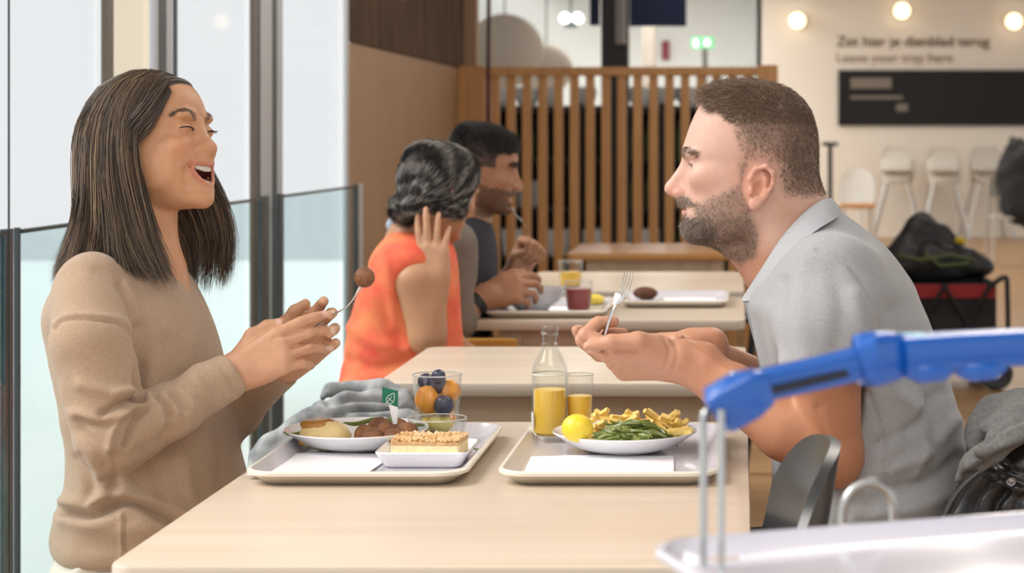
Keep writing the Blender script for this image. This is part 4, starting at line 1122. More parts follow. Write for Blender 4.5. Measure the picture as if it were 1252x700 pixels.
sf = tag(mesh_obj('grey_scarf', V, Fc, mat('grey and white wool', (.09, .10, .11), .95, col2=(.50, .52, .54), nscale=8, bump=.5, bscale=200, stretch=(3, 1, 3)), None, True), 'crumpled grey and white scarf heaped on the window bench', 'scarf')
# ------------------------------------------------------------------ hall behind the divider
def text_mesh(body, name, px0, px1, py_base, Y, m, parent):
    cu = bpy.data.curves.new(name, 'FONT'); cu.body = body; cu.extrude = .004
    o = bpy.data.objects.new(name, cu); COL.objects.link(o); bpy.context.view_layer.update()
    me = bpy.data.meshes.new_from_object(o.evaluated_get(bpy.context.evaluated_depsgraph_get()))
    COL.objects.unlink(o); bpy.data.objects.remove(o)
    n = len(me.vertices); v = np.empty(n * 3); me.vertices.foreach_get('co', v); v = v.reshape(-1, 3)
    w = v[:, 0].max() - v[:, 0].min(); a, b = P(px0, py_base, Y), P(px1, py_base, Y); k = (b.x - a.x) / w
    V = np.stack([(v[:, 0] - v[:, 0].min()) * k + a.x, Y - v[:, 2], v[:, 1] * k + a.z], 1)
    fs = [tuple(p.vertices) for p in me.polygons]; bpy.data.meshes.remove(me)
    return mesh_obj(name, V, fs, m, parent)
WS = empty('wall_lettering', P(1115, 70, 23.98), 0, 'brown two line lettering on the white wall above the black hatch', 'sign')
text_mesh('Zet hier je dienblad terug', 'lettering_line', 1023, 1210, 56.5, 23.985, mat('brown lettering', (.13, .085, .05), .6), WS)
text_mesh('Leave your tray here', 'lettering_line', 1023, 1165, 76, 23.985, mat('pale brown lettering', (.36, .28, .21), .6), WS)
# black tray return hatch
HT = empty('tray_return_hatch', P(1140, 152, 23.95), 0, 'long black tray return hatch in the white wall', 'hatch')
def wbox(px0, py0, px1, py1, Y, dep, m, name, par, bev=.004):
    a, b = P(px0, py0, Y), P(px1, py1, Y); mb = MB(); mb.box(((a.x + b.x) / 2, Y + dep / 2, (a.z + b.z) / 2), (abs(b.x - a.x), dep, abs(a.z - b.z)), bev=bev); return mb.build(name, m, par)
M_hatch = mat('gloss black glass', (.008, .008, .009), .45, spec=.3)
wbox(1027, 88, 1300, 151, 23.96, .04, M_hatch, 'hatch_panel', HT); wbox(1025, 85.5, 1302, 88, 23.94, .06, M_dark, 'frame_bar', HT); wbox(1025, 151, 1302, 153.5, 23.94, .06, M_dark, 'frame_bar', HT); wbox(1025, 88, 1027.5, 151, 23.94, .06, M_dark, 'frame_bar', HT)
for a in ((1040, 95, 1090, 108), (1040, 117, 1104, 121), (1096, 127, 1110, 136)): wbox(*a, 23.95, .012, mat('dull brown shelf', (.20, .17, .14), .5), 'inner_shelf', HT, .001)  # dull brown bars set on the black panel
# warm glowing domes added in place of lamp reflections on the glossy wall
M_glow_spot = mat('warm glowing reflection spot', (1, .8, .5), .3, emit=(1.0, .74, .42, 3.2))
for px, py, lab in ((975, 25, 'round glow imitating a lamp reflection left of the lettering'), (1103, 13, 'round glow imitating a lamp reflection above the lettering'), (1240, 26, 'round glow imitating a lamp reflection right of the lettering')):
    o = empty('wall_reflection_spot', P(px, py, 23.9), 0, lab, 'lamp', 'imitated wall reflections'); c = P(px, py, 23.9); mt = Matrix.Translation(c) @ Matrix.Rotation(PI / 2, 4, 'X')
    mb = MB(); mb.lathe([(0, .10), (.05, .09), (.085, .05), (.095, 0), (.09, -.05)], (0, 0, 0), 20, mtx=mt); mb.build('glow_dome', M_glow_spot, o)
    mb = MB(); mb.lathe([(0, -.10), (.10, -.10), (.10, -.05), (0, -.05)], (0, 0, 0), 20, mtx=mt); mb.build('glow_base', M_white2, o)
# high chairs against the wall
M_hc = mat('white plastic high chair', (.62, .59, .53), .5); M_hl = mat('grey steel legs', (.55, .54, .52), .35, .5)
def highchair():
    t = empty('high_chair'); t['_local'] = 1
    rings = []
    for z, r, fr in ((.60, .14, 1), (.64, .165, 1), (.74, .175, .55), (.86, .17, .1), (.97, .14, -.35), (1.01, .10, -.7)):
        rings.append([Vector((r * math.cos(a), r * .85 * math.sin(a) if math.sin(a) > -.2 else r * .85 * max(math.sin(a), -fr if fr > 0 else .2), z + .0 * a)) for a in np.linspace(0, 2 * PI, 25)[:-1]])
    mb = MB(); mb.loft(rings, True, False); mb.build('seat_shell', M_hc, t)
    mb = MB(); mb.prism([(x, y - .13) for x, y in rrect(.36, .20, .06)], .75, .775); mb.build('tray', M_hc, t)
    for sx in (-1, 1):
        for sy in (-1, 1):
            mb = MB(); mb.tube([(sx * .11, sy * .10, .62), (sx * .25, sy * .24, 0)], .016, 8); mb.build('leg', M_hl, t)
    return t
hc0 = highchair()
for i, (px, Y, lab) in enumerate(((1097, 23.5, 'leftmost white high chair against the white wall'), (1154, 23.3, 'middle white high chair against the white wall'), (1206, 23.5, 'third white high chair from the left by the wall'))):
    put(hc0, i == 0, (P(px, 165, Y).x, Y, 0), R(8 * (i - 1)), lab, 'high chair', 'white high chairs').scale = (1.15, 1.0, 1.08)
# white chair and low tan table beside the high chairs
M_wp = mat('white plastic chair', (.55, .53, .50), .5)
wc = make_chair(M_wp, M_hl, 'plastic_chair', .86, .2); put(wc, True, (P(1043, 165, 21.6).x, 21.6, 0), R(70), 'white plastic chair between the black stand and high chairs', 'chair')
o = empty('low_table', P(1048, 165, 20.5), 0, 'low tan table in front of the white plastic chair', 'table'); c = P(1048, 165, 20.5); o.location.z = 0
mb = MB(); mb.box((c.x, 20.5, .50), (.36, .36, .04), bev=.008); mb.build('table_top', M_birch_o, o)
for sx in (-1, 1):
    for sy in (-1, 1): mb = MB(); mb.box((c.x + sx * .15, 20.5 + sy * .15, .24), (.05, .05, .48)); mb.build('leg', M_wp, o)
# black T-shaped stand
o = empty('black_stand', P(1015, 165, 17.5), 0, 'black T shaped floor stand behind the bearded man\'s neck', 'stand'); c = P(1015, 165, 17.5); o.location.z = 0; zt_ = P(0, 176, 17.5).z
mb = MB(); mb.tube([(c.x, 17.5, .02), (c.x, 17.5, zt_)], .022, 10); mb.build('pole', M_dark, o)
mb = MB(); mb.box((c.x, 17.5, zt_), (.14, .06, .035), bev=.008); mb.build('cross_bar', M_dark, o)
mb = MB(); mb.lathe([(0, .0), (.18, 0), (.18, .02), (0, .03)], (c.x, 17.5, 0), 24); mb.build('base', M_dark, o)
o = empty('dark_planter', P(1003, 165, 17.0), 0, 'dark leafy plant in black pot at the foot of the stand', 'plant'); c = P(1003, 165, 17.0); o.location.z = 0
mb = MB(); mb.lathe([(0, 0), (.10, 0), (.14, .30), (.125, .30), (.10, .26), (0, .26)], (c.x, 17.0, 0), 20); mb.build('pot', M_dark, o)
rr = random.Random(4); mb = MB()
for i in range(70):
    a = rr.uniform(0, 6.28); L = rr.uniform(.15, .4); tip = Vector((c.x + math.cos(a) * .14 * rr.random() * 1.6, 17.0 + math.sin(a) * .2 * rr.random(), .28 + L)); b0 = Vector((c.x, 17.0, .27)); sd = Vector((-math.sin(a), math.cos(a), 0)) * .025
    md = (b0 + tip) / 2 + Vector((0, 0, .05)); mb.add([b0, md + sd, tip, md - sd], [(0, 1, 2, 3)])
q_ = mb.build('foliage', mat('dark green leaf', (.012, .03, .01), .5), o); q_['kind'] = 'stuff'
# dark coat on a metal chair at the picture edge
o = empty('metal_chair', P(1236, 165, 18.5), 0, 'grey metal chair under the black coat at the right edge', 'chair'); c = P(1238, 165, 18.5); o.location.z = 0
for sx in (-1, 1):
    for sy in (-1, 1): mb = MB(); mb.tube([(c.x + sx * .19, 18.5 + sy * .2, .45 if sy < 0 else .85), (c.x + sx * .23, 18.5 + sy * .23, 0)], .014, 8); mb.build('leg', M_hl, o)
mb = MB(); mb.box((c.x, 18.5, .46), (.42, .42, .03), bev=.01); mb.build('seat', M_hl, o); mb = MB(); mb.box((c.x, 18.72, .74), (.42, .025, .2), bev=.008); mb.build('backrest', M_hl, o)
s = SDF(); s.chain([P(1244, 185, 18.6), P(1240, 215, 18.55), P(1246, 255, 18.4)], [.12, .17, .16], .05); s.cap(P(1262, 200, 18.5), P(1262, 260, 18.5), .18, .15, .05); s.cap(P(1238, 172, 18.7), P(1243, 185, 18.65), .04, .05, .04)
V, Fc = s.mesh(.02); N = vnormals(V, Fc); tag(mesh_obj('black_coat', V + N * (vnoise(V, 9) * .02)[:, None], Fc, mat('black cloth', (.01, .01, .012), .8), None, True), 'black coat thrown over the metal chair at right edge', 'coat')
# folding wagon with a backpack
WG = empty('folding_wagon', P(1148, 165, 9.7), 0, 'black folding wagon with red lining on the wooden floor', 'wagon'); WG.location.z = 0
M_wf = mat('black wagon canvas', (.012, .012, .013), .8); M_red = mat('red lining', (.26, .012, .015), .7)
x0, x1 = P(1078, 165, 9.7).x, P(1212, 165, 9.7).x; y0, y1 = 9.55, 10.05; zt2, zb = P(0, 345, 9.6).z, P(0, 440, 9.6).z
def wall_(a, b, z0, z1, m, name, th=.012):
    a, b = Vector(a), Vector(b); d = (b - a).normalized(); n_ = d.cross(Vector((0, 0, 1))); mb = MB(); M_ = Matrix((d, n_, Vector((0, 0, 1)))).transposed(); mb.box((*((a + b) / 2).xy, (z0 + z1) / 2), ((b - a).length, th, z1 - z0), M_); return mb.build(name, m, WG)
for a, b in (((x0, y0, 0), (x1, y0, 0)), ((x1, y0, 0), (x1, y1, 0)), ((x1, y1, 0), (x0, y1, 0)), ((x0, y1, 0), (x0, y0, 0))):
    wall_(a, b, zb, zt2, M_wf, 'canvas_side')
wall_((x0, y0 - .012, 0), (x1, y0 - .012, 0), zt2 - .07, zt2 - .005, M_red, 'red_trim', .01)
wall_((x0, y0 - .02, 0), (x1, y0 - .02, 0), zb, zt2 - .15, M_wf, 'pocket', .012)
mb = MB(); mb.box(((x0 + x1) / 2, (y0 + y1) / 2, zb + .01), (x1 - x0, y1 - y0, .02)); mb.build('wagon_floor', M_wf, WG)
for a, b in (((x0 + .05, zb), (x0 + .30, zt2)), ((x0 + .30, zb), (x0 + .05, zt2)), ((x0 + .28, zb), (x1 - .02, zt2)), ((x1 - .02, zb), (x0 + .28, zt2))):
    mb = MB(); mb.tube([(a[0], y0 - .035, a[1]), (b[0], y0 - .035, b[1])], .010, 8); mb.build('cross_tube', M_leg, WG)
mb = MB(); pth = [(x1 - .04, y0 - .03, zt2 - .02), (x1 + .04, y0 - .03, zt2 + .03), (x1 + .055, y0 - .03, zt2 - .03), (x1 + .05, y0 - .03, zb + .05), (x1 - .02, y0 - .03, zb)]; mb.tube(spline(pth, 20).tolist(), .013, 8); mb.build('handle_frame', M_leg, WG)
for x in (x0 + .07, x1 - .02):
    for y in (y0, y1):
        mb = MB(); mt = Matrix.Translation((x + .02, y - .03, .082)) @ Matrix.Rotation(PI / 2, 4, 'X'); mb.lathe([(0, -.02), (.05, -.02), (.07, -.024), (.082, -.012), (.082, .012), (.07, .024), (.05, .02), (0, .02)], (0, 0, 0), 24, mtx=mt); w_o = mb.build('wheel', M_dark, WG)
        mb = MB(); mb.lathe([(0, .022), (.018, .024), (.02, .028), (0, .03)], (0, 0, 0), 12, mtx=mt); mb.build('hub', M_hl, w_o)
BP = empty('backpack', P(1145, 330, 9.8), 0, 'black backpack with green straps lying on the wagon', 'backpack')
s = SDF(); s.chain([P(1088, 322, 9.8), P(1130, 322, 9.8), P(1195, 325, 9.8)], [.07, .10, .07], .05); s.chain([P(1105, 300, 9.8), P(1122, 278, 9.85), P(1150, 288, 9.85), P(1170, 308, 9.85)], [.06, .065, .06, .05], .05)
V, Fc = s.mesh(.012); N = vnormals(V, Fc); V = V + N * (vnoise(V, 14) * .018)[:, None]; V[:, 2] = np.maximum(V[:, 2], zt2 - .05); mesh_obj('bag_body', V, Fc, mat('black nylon', (.013, .013, .015), .5), BP, True)
for pts, r_, m_, nm in (([(1100, 312, 9.69), (1125, 318, 9.67), (1160, 312, 9.69), (1190, 318, 9.72)], .012, mat('olive strap', (.07, .09, .03), .7), 'strap'), ([(1130, 310, 9.68), (1150, 325, 9.67), (1185, 322, 9.7)], .012, mat('olive strap', (.07, .09, .03), .7), 'strap'), ([(1168, 292, 9.75), (1180, 296, 9.75)], .018, mat('yellow tag', (.55, .40, .02), .6), 'yellow_tag')):
    mb = MB(); mb.tube([P(*q) for q in pts], r_, 6); mb.build(nm, m_, BP)
# column, signs, exit sign, lamps behind the divider
wbox(735, -90, 768, 470, 12.0, .16, M_dark, 'black_column', None); tag(bpy.data.objects['black_column'], 'square black column rising behind the slatted divider', 'column')
mb = MB(); mb.tube([P(759, 54, 11.9), P(759, -80, 11.9)], .035, 10); tag(mb.build('grey_pipe', mat('grey pipe', (.30, .29, .28), .5)), 'short grey pipe hanging in front of the black column', 'pipe')
M_navy = mat('navy board', (.004, .022, .10), .5)
def sign(px0, py0, px1, py1, Y, lab):
    o = wbox(px0, py0, px1, py1, Y, .03, M_navy, 'hanging_sign', None); tag(o, lab, 'sign', 'navy hanging boards'); return o
sign(721, -60, 733, 31, 12.2, 'narrow navy hanging board left of the black column'); sign(770, -60, 839, 32, 12.1, 'wide navy hanging board right of the black column')
o = empty('exit_sign', P(858, 60, 19), 0, 'lit green exit sign on a post far behind the divider', 'sign'); wbox(845, 45, 873, 59, 19, .05, mat('exit green', (.05, .3, .12), .5, emit=(.25, .75, .38, .75)), 'sign_box', o)
for a in ((848, 48, 854, 57), (861, 48, 868, 56)): wbox(*a, 18.99, .012, mat('exit white', (.9, 1, .9), .5, emit=(.9, 1.0, .85, 1.1)), 'pictogram', o, .001)
a, b = P(862, 60, 19.05), P(862, 165, 19.05); mb = MB(); mb.box((a.x, 19.05, a.z / 2), (.05, .05, a.z)); mb.build('post', mat('grey post', (.16, .16, .16), .5), o)
o = empty('twin_spotlight', P(698, 30, 16), 0, 'pair of bright round white spotlights above the divider', 'lamp')
for px in (690.5, 706):
    mb = MB(); mt = Matrix.Translation(P(px, 22, 16)) @ Matrix.Rotation(PI / 2, 4, 'X'); mb.lathe([(0, .03), (.03, .025), (.043, 0), (.043, -.08), (0, -.08)], (0, 0, 0), 18, mtx=mt); mb.build('lamp_face', mat('white spot', (1, 1, 1), .3, emit=(1, 1, 1, 2.5)), o)
mb = MB(); a = P(698, 30, 16.05); mb.box(a, (.10, .05, .05)); mb.tube([a, (a.x, a.y, 3.25)], .01, 6); mb.build('bracket', mat('grey green bracket', (.2, .26, .24), .5), o)
for px, py, r, lab in ((617, 62, .30, 'large cream round paper lamp left above the divider'), (668, 84, .22, 'smaller cream round paper lamp right of the larger one')):
    Yl = 15.2 if px < 640 else 16.4; o = empty('paper_lamp', P(px, py, Yl), 0, lab, 'lamp', 'paper lamps'); mb = MB(); c = P(px, py, Yl)
    mb.lathe([(r * math.sin(t), -r * .95 * math.cos(t)) for t in np.linspace(.12, PI - .12, 18)], c, 28); mb.build('shade', mat('cream paper', (.60, .56, .50), .8), o)
    mb = MB(); mb.tube([c + Vector((0, 0, r * .9)), (c.x, c.y, 3.25)], .006, 6); mb.build('cord', M_dark, o)
mb = MB(); mb.tube([P(596, 300, 10.05), P(596.5, 165, 10.05), P(598, -60, 10.05)], .011, 10); tag(mb.build('maroon_pole', mat('maroon pole', (.09, .015, .02), .4)), 'thin maroon pole at the left post of the divider', 'pole')
o = wbox(809, 50, 818, 73, 25.92, .08, mat('red box', (.22, .02, .03), .5), 'fire_box', None); tag(o, 'small red fire box on the far hall wall', 'fire box')
o = wbox(785, 33, 801, 420, 21, .25, mat('beige column', (.40, .36, .31), .6), 'beige_column', None); tag(o, 'beige column far behind the black column', 'column')
# shelf rack with crockery seen through the slats
SH = empty('shelf_rack', P(755, 165, 13.0), 0, 'black shelf rack with white crockery seen through the divider slats', 'shelf'); SH.location.z = 0
xa, xb = P(604, 165, 13.0).x, P(918, 165, 13.0).x
for x in (xa, xa + (xb - xa) * .33, xa + (xb - xa) * .66, xb):
    mb = MB(); mb.box((x, 13.2, .72), (.05, .4, 1.44)); mb.build('upright', M_dark, SH)
lev = [.10, .42, .74, 1.06, 1.40]
for z in lev: mb = MB(); mb.box(((xa + xb) / 2, 13.2, z), (xb - xa, .42, .03)); mb.build('shelf_board', M_dark, SH)
mb = MB(); mb.box(((xa + xb) / 2, 13.42, .72), (xb - xa, .02, 1.42)); mb.build('back_panel', mat('dark back panel', (.02, .021, .02), .6), SH)
rk = random.Random(12)
M_it = [mat('white crate', (.66, .69, .70), .5), mat('grey crate', (.33, .35, .36), .5), mat('green bottle glass', (.05, .09, .03), .3), mat('brown carton', (.30, .18, .09), .7)]
crate = []
def make_crate(m, w, h):
    mb = MB(); rg = []
    for ins, z in ((.015, 0), (0, h), (.006, h), (.02, .012)): rg.append([Vector((x, y, z)) for x, y in rrect(w - 2 * ins, .24 - 2 * ins, .02, 3)])
    mb.loft(rg, True, True, False); return mb.build('storage_crate', m)
def make_bottle(m):
    mb = MB(); mb.lathe([(0, 0), (.036, 0), (.036, .14), (.014, .20), (.014, .25), (0, .25)], (0, 0, 0), 12); return mb.build('shelf_bottle', m)
pro = {('c', i): None for i in range(4)}
names = {0: 'white', 1: 'grey', 3: 'brown'}
for li, z in enumerate(lev[:-1]):
    x = xa + .12; k = 0
    while x < xb - .1:
        if li in (0, 1, 2) and rk.random() < (.75 if li != 2 else .3):
            mi = rk.choice([0, 0, 0, 1, 3]); w = .17; key = ('c', mi)
            if pro.get(key) is None: pro[key] = make_crate(M_it[mi], w, .17); o = pro[key]
            else: o = pro[key].copy(); COL.objects.link(o)
            o.location = (x, 13.14, z + .0155); tag(o, '%s plastic crate on the black shelf rack behind the slats' % names[mi], 'crate', '%s crates on the shelf rack' % names[mi]); x += .20
        else:
            key = ('b', 2)
            if pro.get(key) is None: pro[key] = make_bottle(M_it[2]); o = pro[key]
            else: o = pro[key].copy(); COL.objects.link(o)
            o.location = (x, 13.12, z + .0155); tag(o, 'dark green bottle on the black shelf rack behind the slats', 'bottle', 'bottles on the shelf rack'); x += .10
for i in range(9):
    px = 612 + i * 33 + rk.uniform(-6, 6)
    if pro.get('p') is None:
        mb = MB(); mb.lathe([(0, 0), (.05, 0), (.08, .06), (.085, .13), (.075, .135), (.07, .06), (0, .02)], (0, 0, 0), 16); pro['p'] = o = mb.build('white_pot', M_it[0])
    else: o = pro['p'].copy(); COL.objects.link(o)
    o.location = (P(px, 165, 13.1).x, 13.15, 1.4155); tag(o, 'white pot standing on top of the shelf rack', 'pot', 'pots on the shelf rack')
# ------------------------------------------------------------------ bearded man in the grey polo shirt
def build_man():
    YM = 3.0; s_ = YM / F
    root = empty('person', (0.13, YM, 0.45), 0, 'bearded man in grey polo shirt holding up a fork over his plate', 'person')
    O = np.array(P(918, 200, YM)); ax = np.array([[-1, 0, 0], [0, -1, 0], [0, 0, 1]], float).T
    def LX(px): return (918 - px) * s_
    def LZ(py): return (200 - py) * s_
    def H(px, py, y): return O + ax @ np.array([LX(px), y, LZ(py)])
    s = SDF()
    rows = []
    for py, xf, xb, xc, w in ((104, 908, 932, 920, .012), (107, 888, 950, 920, .036), (115, 868, 970, 921, .056), (130, 855, 986, 921, .068), (150, 845, 995, 921, .0755),
                              (170, 838, 999, 921, .0785), (185, 834, 999, 920, .078), (197, 838, 997, 919, .0755), (212, 839, 991, 917, .0735), (228, 839, 981, 914, .0715),
                              (240, 838, 968, 908, .069), (252, 837, 955, 900, .0655), (265, 837, 942, 894, .061), (278, 838, 924, 886, .053), (289, 842, 903, 876, .041), (297, 852, 880, 868, .02)):
        rows.append((LZ(py), LX(xf), LX(xb), LX(xc), w, 0))
    s.loft(rows, ax, O, n=2.25, k=0.02)
    # neck
    s.cap(H(932, 228, 0), H(972, 335, 0), 0.055, 0.068, 0.03)
    s.cap(H(950, 215, 0), H(985, 290, 0), 0.050, 0.058, 0.03)
    s.cap(H(893, 296, 0), H(925, 330, 0), 0.016, 0.02, 0.03)
    # jaw angle, cheek bones
    for sg in (1, -1):
        s.ell(H(905, 250, sg * .052), (.03, .016, .022), ax, 0.02)
        s.ell(H(866, 216, sg * .047), (.026, .014, .014), ax, 0.022)
        s.ell(H(848, 188, sg * .028), (.0135, .024, .0065), ax, 0.012)        # brow ridge
        s.ell(H(836, 202, sg * .034), (.0165, .0165, .0120), ax, 0.009, 's')   # socket
        s.ell(H(855, 202, sg * .032), (.0150, .0155, .0130), ax, 0.004)      # lids
        s.ell(H(843, 203, sg * .033), (.010, .0130, .0040), ax, 0.002, 's')   # lid opening
        s.ell(H(832, 236, sg * .0125), (.0105, .0075, .0078), ax, 0.006)     # nostril wings
        s.ell(H(827, 241, sg * .0065), (.0055, .0035, .003), ax, 0.002, 's')
    s.cap(H(843, 197, 0), H(823, 226, 0), 0.0085, 0.0092, 0.012)
    s.cap(H(852, 200, 0), H(838, 232, 0), 0.010, 0.0125, 0.012)
    s.ell(H(821.5, 231, 0), (.0112, .0105, .0098), ax, 0.008)
    s.ell(H(830, 236, 0), (.010, .009, .006), ax, 0.008)
    # mouth
    s.ell(H(838, 246, 0), (.010, .024, .009), ax, 0.010)
    s.ell(H(839, 250.5, 0), (.0098, .021, .0050), ax, 0.003)
    s.ell(H(841, 260, 0), (.0098, .019, .0062), ax, 0.005)
    s.ell(H(834, 254.8, 0), (.013, .024, .0014), ax, 0.002, 's')
    s.ell(H(838, 269.5, 0), (.007, .016, .004), ax, 0.006, 's')
    s.ell(H(848, 281, 0), (.0150, .021, .0135), ax, 0.012)
    ear(s, H(927, 227, .0725), ax, 1, 0.98); ear(s, H(927, 227, -.0725), ax, -1, 0.98)
    headV, headF = s.mesh(0.0021)
    # arms and hands
    nails = []
    a = SDF()
    sh, el = np.array(P(1010, 440, 2.80)), np.array(P(1019, 554, 2.83))
    wr = np.array(P(832, 441, 2.86))
    a.cap(np.array(P(1013, 400, 2.815)), sh, .049, .050, .02)
    a.cap(sh, el, 0.050, 0.040, 0.02)
    a.cap(el, np.array(P(962, 522, 2.84)), 0.040, 0.0455, 0.02)
    a.cap(np.array(P(962, 522, 2.84)), np.array(P(895, 477, 2.85)), 0.0445, 0.036, 0.02)
    a.cap(np.array(P(895, 477, 2.85)), wr, 0.035, 0.0265, 0.02)
    a.ell(np.array(P(1026, 574, 2.83)), (.016, .018, .018), None, 0.03)
    hand(a, wr, (-1, -0.03, 0.01), (0.05, -0.80, 0.60), 'L', 1.08,
         curls=[(26, 104, 42), (32, 92, 45), (40, 92, 48), (46, 90, 50)],
         thumb=[(0.026, 0.026, 0.006), (0.056, 0.044, 0.004), (0.092, 0.046, 0.000), (0.120, 0.042, -0.004)], nails=nails, r0=.0262)
    # far arm
    el2 = np.array(P(1000, 520, 3.2)); wr2 = np.array(P(846, 425, 3.04))
    a.cap(np.array(P(1010, 400, 3.2)), el2, .052, .042, .02)
    a.cap(el2, np.array(P(940, 478, 3.16)), .042, .043, .02)
    a.cap(np.array(P(940, 478, 3.16)), wr2, .043, .027, .02)
    a.ell(np.array(P(828, 415, 3.0)), (.012, .014, .010), None, 0.014)
    hand(a, wr2, (-0.97, -0.26, -0.16), (-0.25, 0.95, 0.1), 'R', 1.04,
         curls=[(16, 30, 20), (16, 32, 20), (18, 34, 20), (20, 34, 20)],
         thumb=[(0.022, 0.026, 0.006), (0.052, 0.046, 0.008), (0.082, 0.050, 0.010), (0.104, 0.046, 0.012)], nails=nails, r0=.025)
    armV, armF = a.mesh(0.0022)
    b = SDF()   # trunk and legs inside the clothes
    b.cap(P(1005, 345, 3.0), P(1050, 470, 3.0), .075, .10, .05); b.cap(P(1050, 470, 3.0), P(1062, 680, 3.0), .10, .11, .05)
    for sg in (-1, 1):
        b.cap(P(1010, 360, 3.0 + sg * .10), P(1012, 395, 3.0 + sg * .18), .045, .048, .03)
        b.cap((.17, 3.0 + sg * .09, .52), (-.22, 3.0 + sg * .11, .52), .07, .055, .04)
        b.cap((-.22, 3.0 + sg * .11, .52), (-.16, 3.0 + sg * .11, .10), .052, .038, .03)
        b.cap((-.16, 3.0 + sg * .11, .07), (-.30, 3.0 + sg * .12, .045), .035, .03, .03)
    bodV, bodF = b.mesh(0.009)
    headV = relax(headV, headF, 1, .4); armV = relax(armV, armF, 1, .4)
    aN = vnormals(armV, armF)
    armV = folds(armV, aN, [([(718, 428), (745, 430), (778, 429)], .0035, 2.2), ([(735, 446), (750, 440), (772, 437)], .002, 2.5), ([(722, 440), (738, 446)], .0015, 2),
                            ([(745, 455), (752, 446)], .0015, 2.2), ([(812, 410), (818, 430), (812, 452)], .0018, 3), ([(822, 412), (828, 432), (822, 456)], .0015, 3),
                            ([(838, 416), (870, 440), (900, 462)], -.0015, 4), ([(825, 455), (870, 486), (910, 510)], -.0012, 5), ([(1000, 500), (1012, 540), (1005, 575)], .002, 6)], face=0.3, Ymax=2.93)
    V, Fc = merge([(headV, headF), (armV, armF), (bodV, bodF)])
    N = vnormals(V, Fc); q = to_px(V)
    isH = np.arange(len(V)) < len(headV)
    nearH = isH
    col = np.tile(np.array([0.67, 0.43, 0.345]), (len(V), 1))
    arm_tone = ~isH
    col = lerpc(col, (0.50, 0.235, 0.135), arm_tone * 1.0)
    # hands paler on the palm side
    hx = np.clip((870 - q[:, 0]) / 60, 0, 1) * arm_tone
    col = lerpc(col, (0.60, 0.325, 0.22), hx * 0.8)
    bl = lambda cx, cy, r: np.exp(-(((q[:, 0] - cx) ** 2 + (q[:, 1] - cy) ** 2) / r ** 2)) * isH
    col = lerpc(col, (0.62, 0.27, 0.20), 0.6 * bl(822, 234, 12) + 0.3 * bl(862, 226, 22))
    col = lerpc(col, (0.60, 0.26, 0.17), 0.75 * bl(927, 227, 32) * (np.abs(V[:, 1] - 3.0) > .070))
    neck = isH * np.clip((q[:, 1] - 285) / 30, 0, 1) * np.clip((q[:, 0] - 870) / 30, 0, 1)
    col = lerpc(col, (0.52, 0.25, 0.155), 0.8 * neck + 0.5 * bl(965, 262, 22))
    lip = isH * (q[:, 0] < 852) * np.exp(-((q[:, 1] - 258) / 7.5) ** 4) * np.clip((846 - q[:, 0]) / 5, 0, 1) * (np.abs(V[:, 1] - 3) < .024)
    col = lerpc(col, (0.55, 0.23, 0.19), 0.85 * lip)
    for c, d in nails:
        w = np.exp(-(np.linalg.norm(V - c, axis=1) / .0055) ** 4) * np.clip((N @ d) * 2, 0, 1)
        col = lerpc(col, (0.68, 0.45, 0.38), 0.8 * w)
    # scalp and beard ground tone (stubble)
    hairpoly = [(862, 120), (868, 134), (884, 138), (893, 150), (897, 168), (903, 185), (905, 204), (913, 204), (920, 196), (935, 194), (948, 205), (950, 225), (957, 240), (985, 243), (1010, 240), (1020, 150), (980, 90), (900, 85), (850, 100)]
    beardpoly = [(903, 200), (905, 222), (890, 232), (872, 240), (858, 249), (850, 247), (838, 238), (828, 238), (826, 248), (834, 252), (848, 252), (852, 262), (846, 266), (838, 262), (828, 264), (828, 290), (842, 304), (880, 308), (905, 322), (925, 312), (928, 285), (918, 262), (912, 240), (912, 200)]
    dh = np.where(isH, polydist(q, hairpoly), 99); db = np.where(isH, polydist(q, beardpoly), 99)
    notear = ~(((q[:, 0] - 928) / 21) ** 2 + ((q[:, 1] - 227) / 30) ** 2 < 1)
    hw = np.clip(0.5 - dh / 10, 0, 1) * isH * notear
    side = np.clip((q[:, 1] - 135) / 60, 0, 1)
    back = np.clip((q[:, 0] - 930) / 30, 0, 1)
    col = lerpc(col, (0.15, 0.10, 0.075), np.clip(0.1 - dh / 28, 0, 1) * isH * notear * np.maximum(0.85 - 0.4 * side, .8 * back))
    bw = np.clip(0.5 - db / 9, 0, 1) * isH * notear
    col = lerpc(col, (0.25, 0.165, 0.125), bw * 0.5)
    body = mesh_obj('body', V, Fc, M_skin, root, True, col)
    # eyes, brows
    for sg in (1, -1):
        eyeball('eye', H(855.5, 202.5, sg * .032), (-1, 0, 0.02), .0130, root, (.07, .06, .05))
        pts = arc_pts(H(834.5, 189, sg * .014), H(839, 184.5, sg * .034), H(851, 188.5, sg * .054), 60)
        dist = np.min([np.linalg.norm(V - c_, axis=1) for c_ in pts[::3]], axis=0)
        fb = np.zeros_like(V); fb[:, 0] = .5; fb[:, 1] = -sg; fb[:, 2] = .25
        short_hair('eyebrow', V, N, (dist < .0062) & isH, fb, np.full(len(V), .008), .00033, [(0.16, 0.105, 0.075), (0.24, 0.165, 0.12)], M_hair, root, 420, 3, 5, lift=.2, jit=.2)
        lash = arc_pts(H(845.5, 201, sg * .022), H(842.5, 199.6, sg * .032), H(849.5, 202, sg * .0445), 10)
        mb = MB(); mb.tube(list(lash), .0007, 5); mb.build('eyelash', mat('dark lash', (0.02, 0.014, 0.01), 0.6), root)
    # hair
    hx_ = np.array([1.0, 0, 0]); flow = np.zeros_like(V)
    ang = np.arctan2(130 - q[:, 1], q[:, 0] - 955)        # whorl near the crown
    flow[:, 0] = np.cos(ang); flow[:, 2] = np.sin(ang)
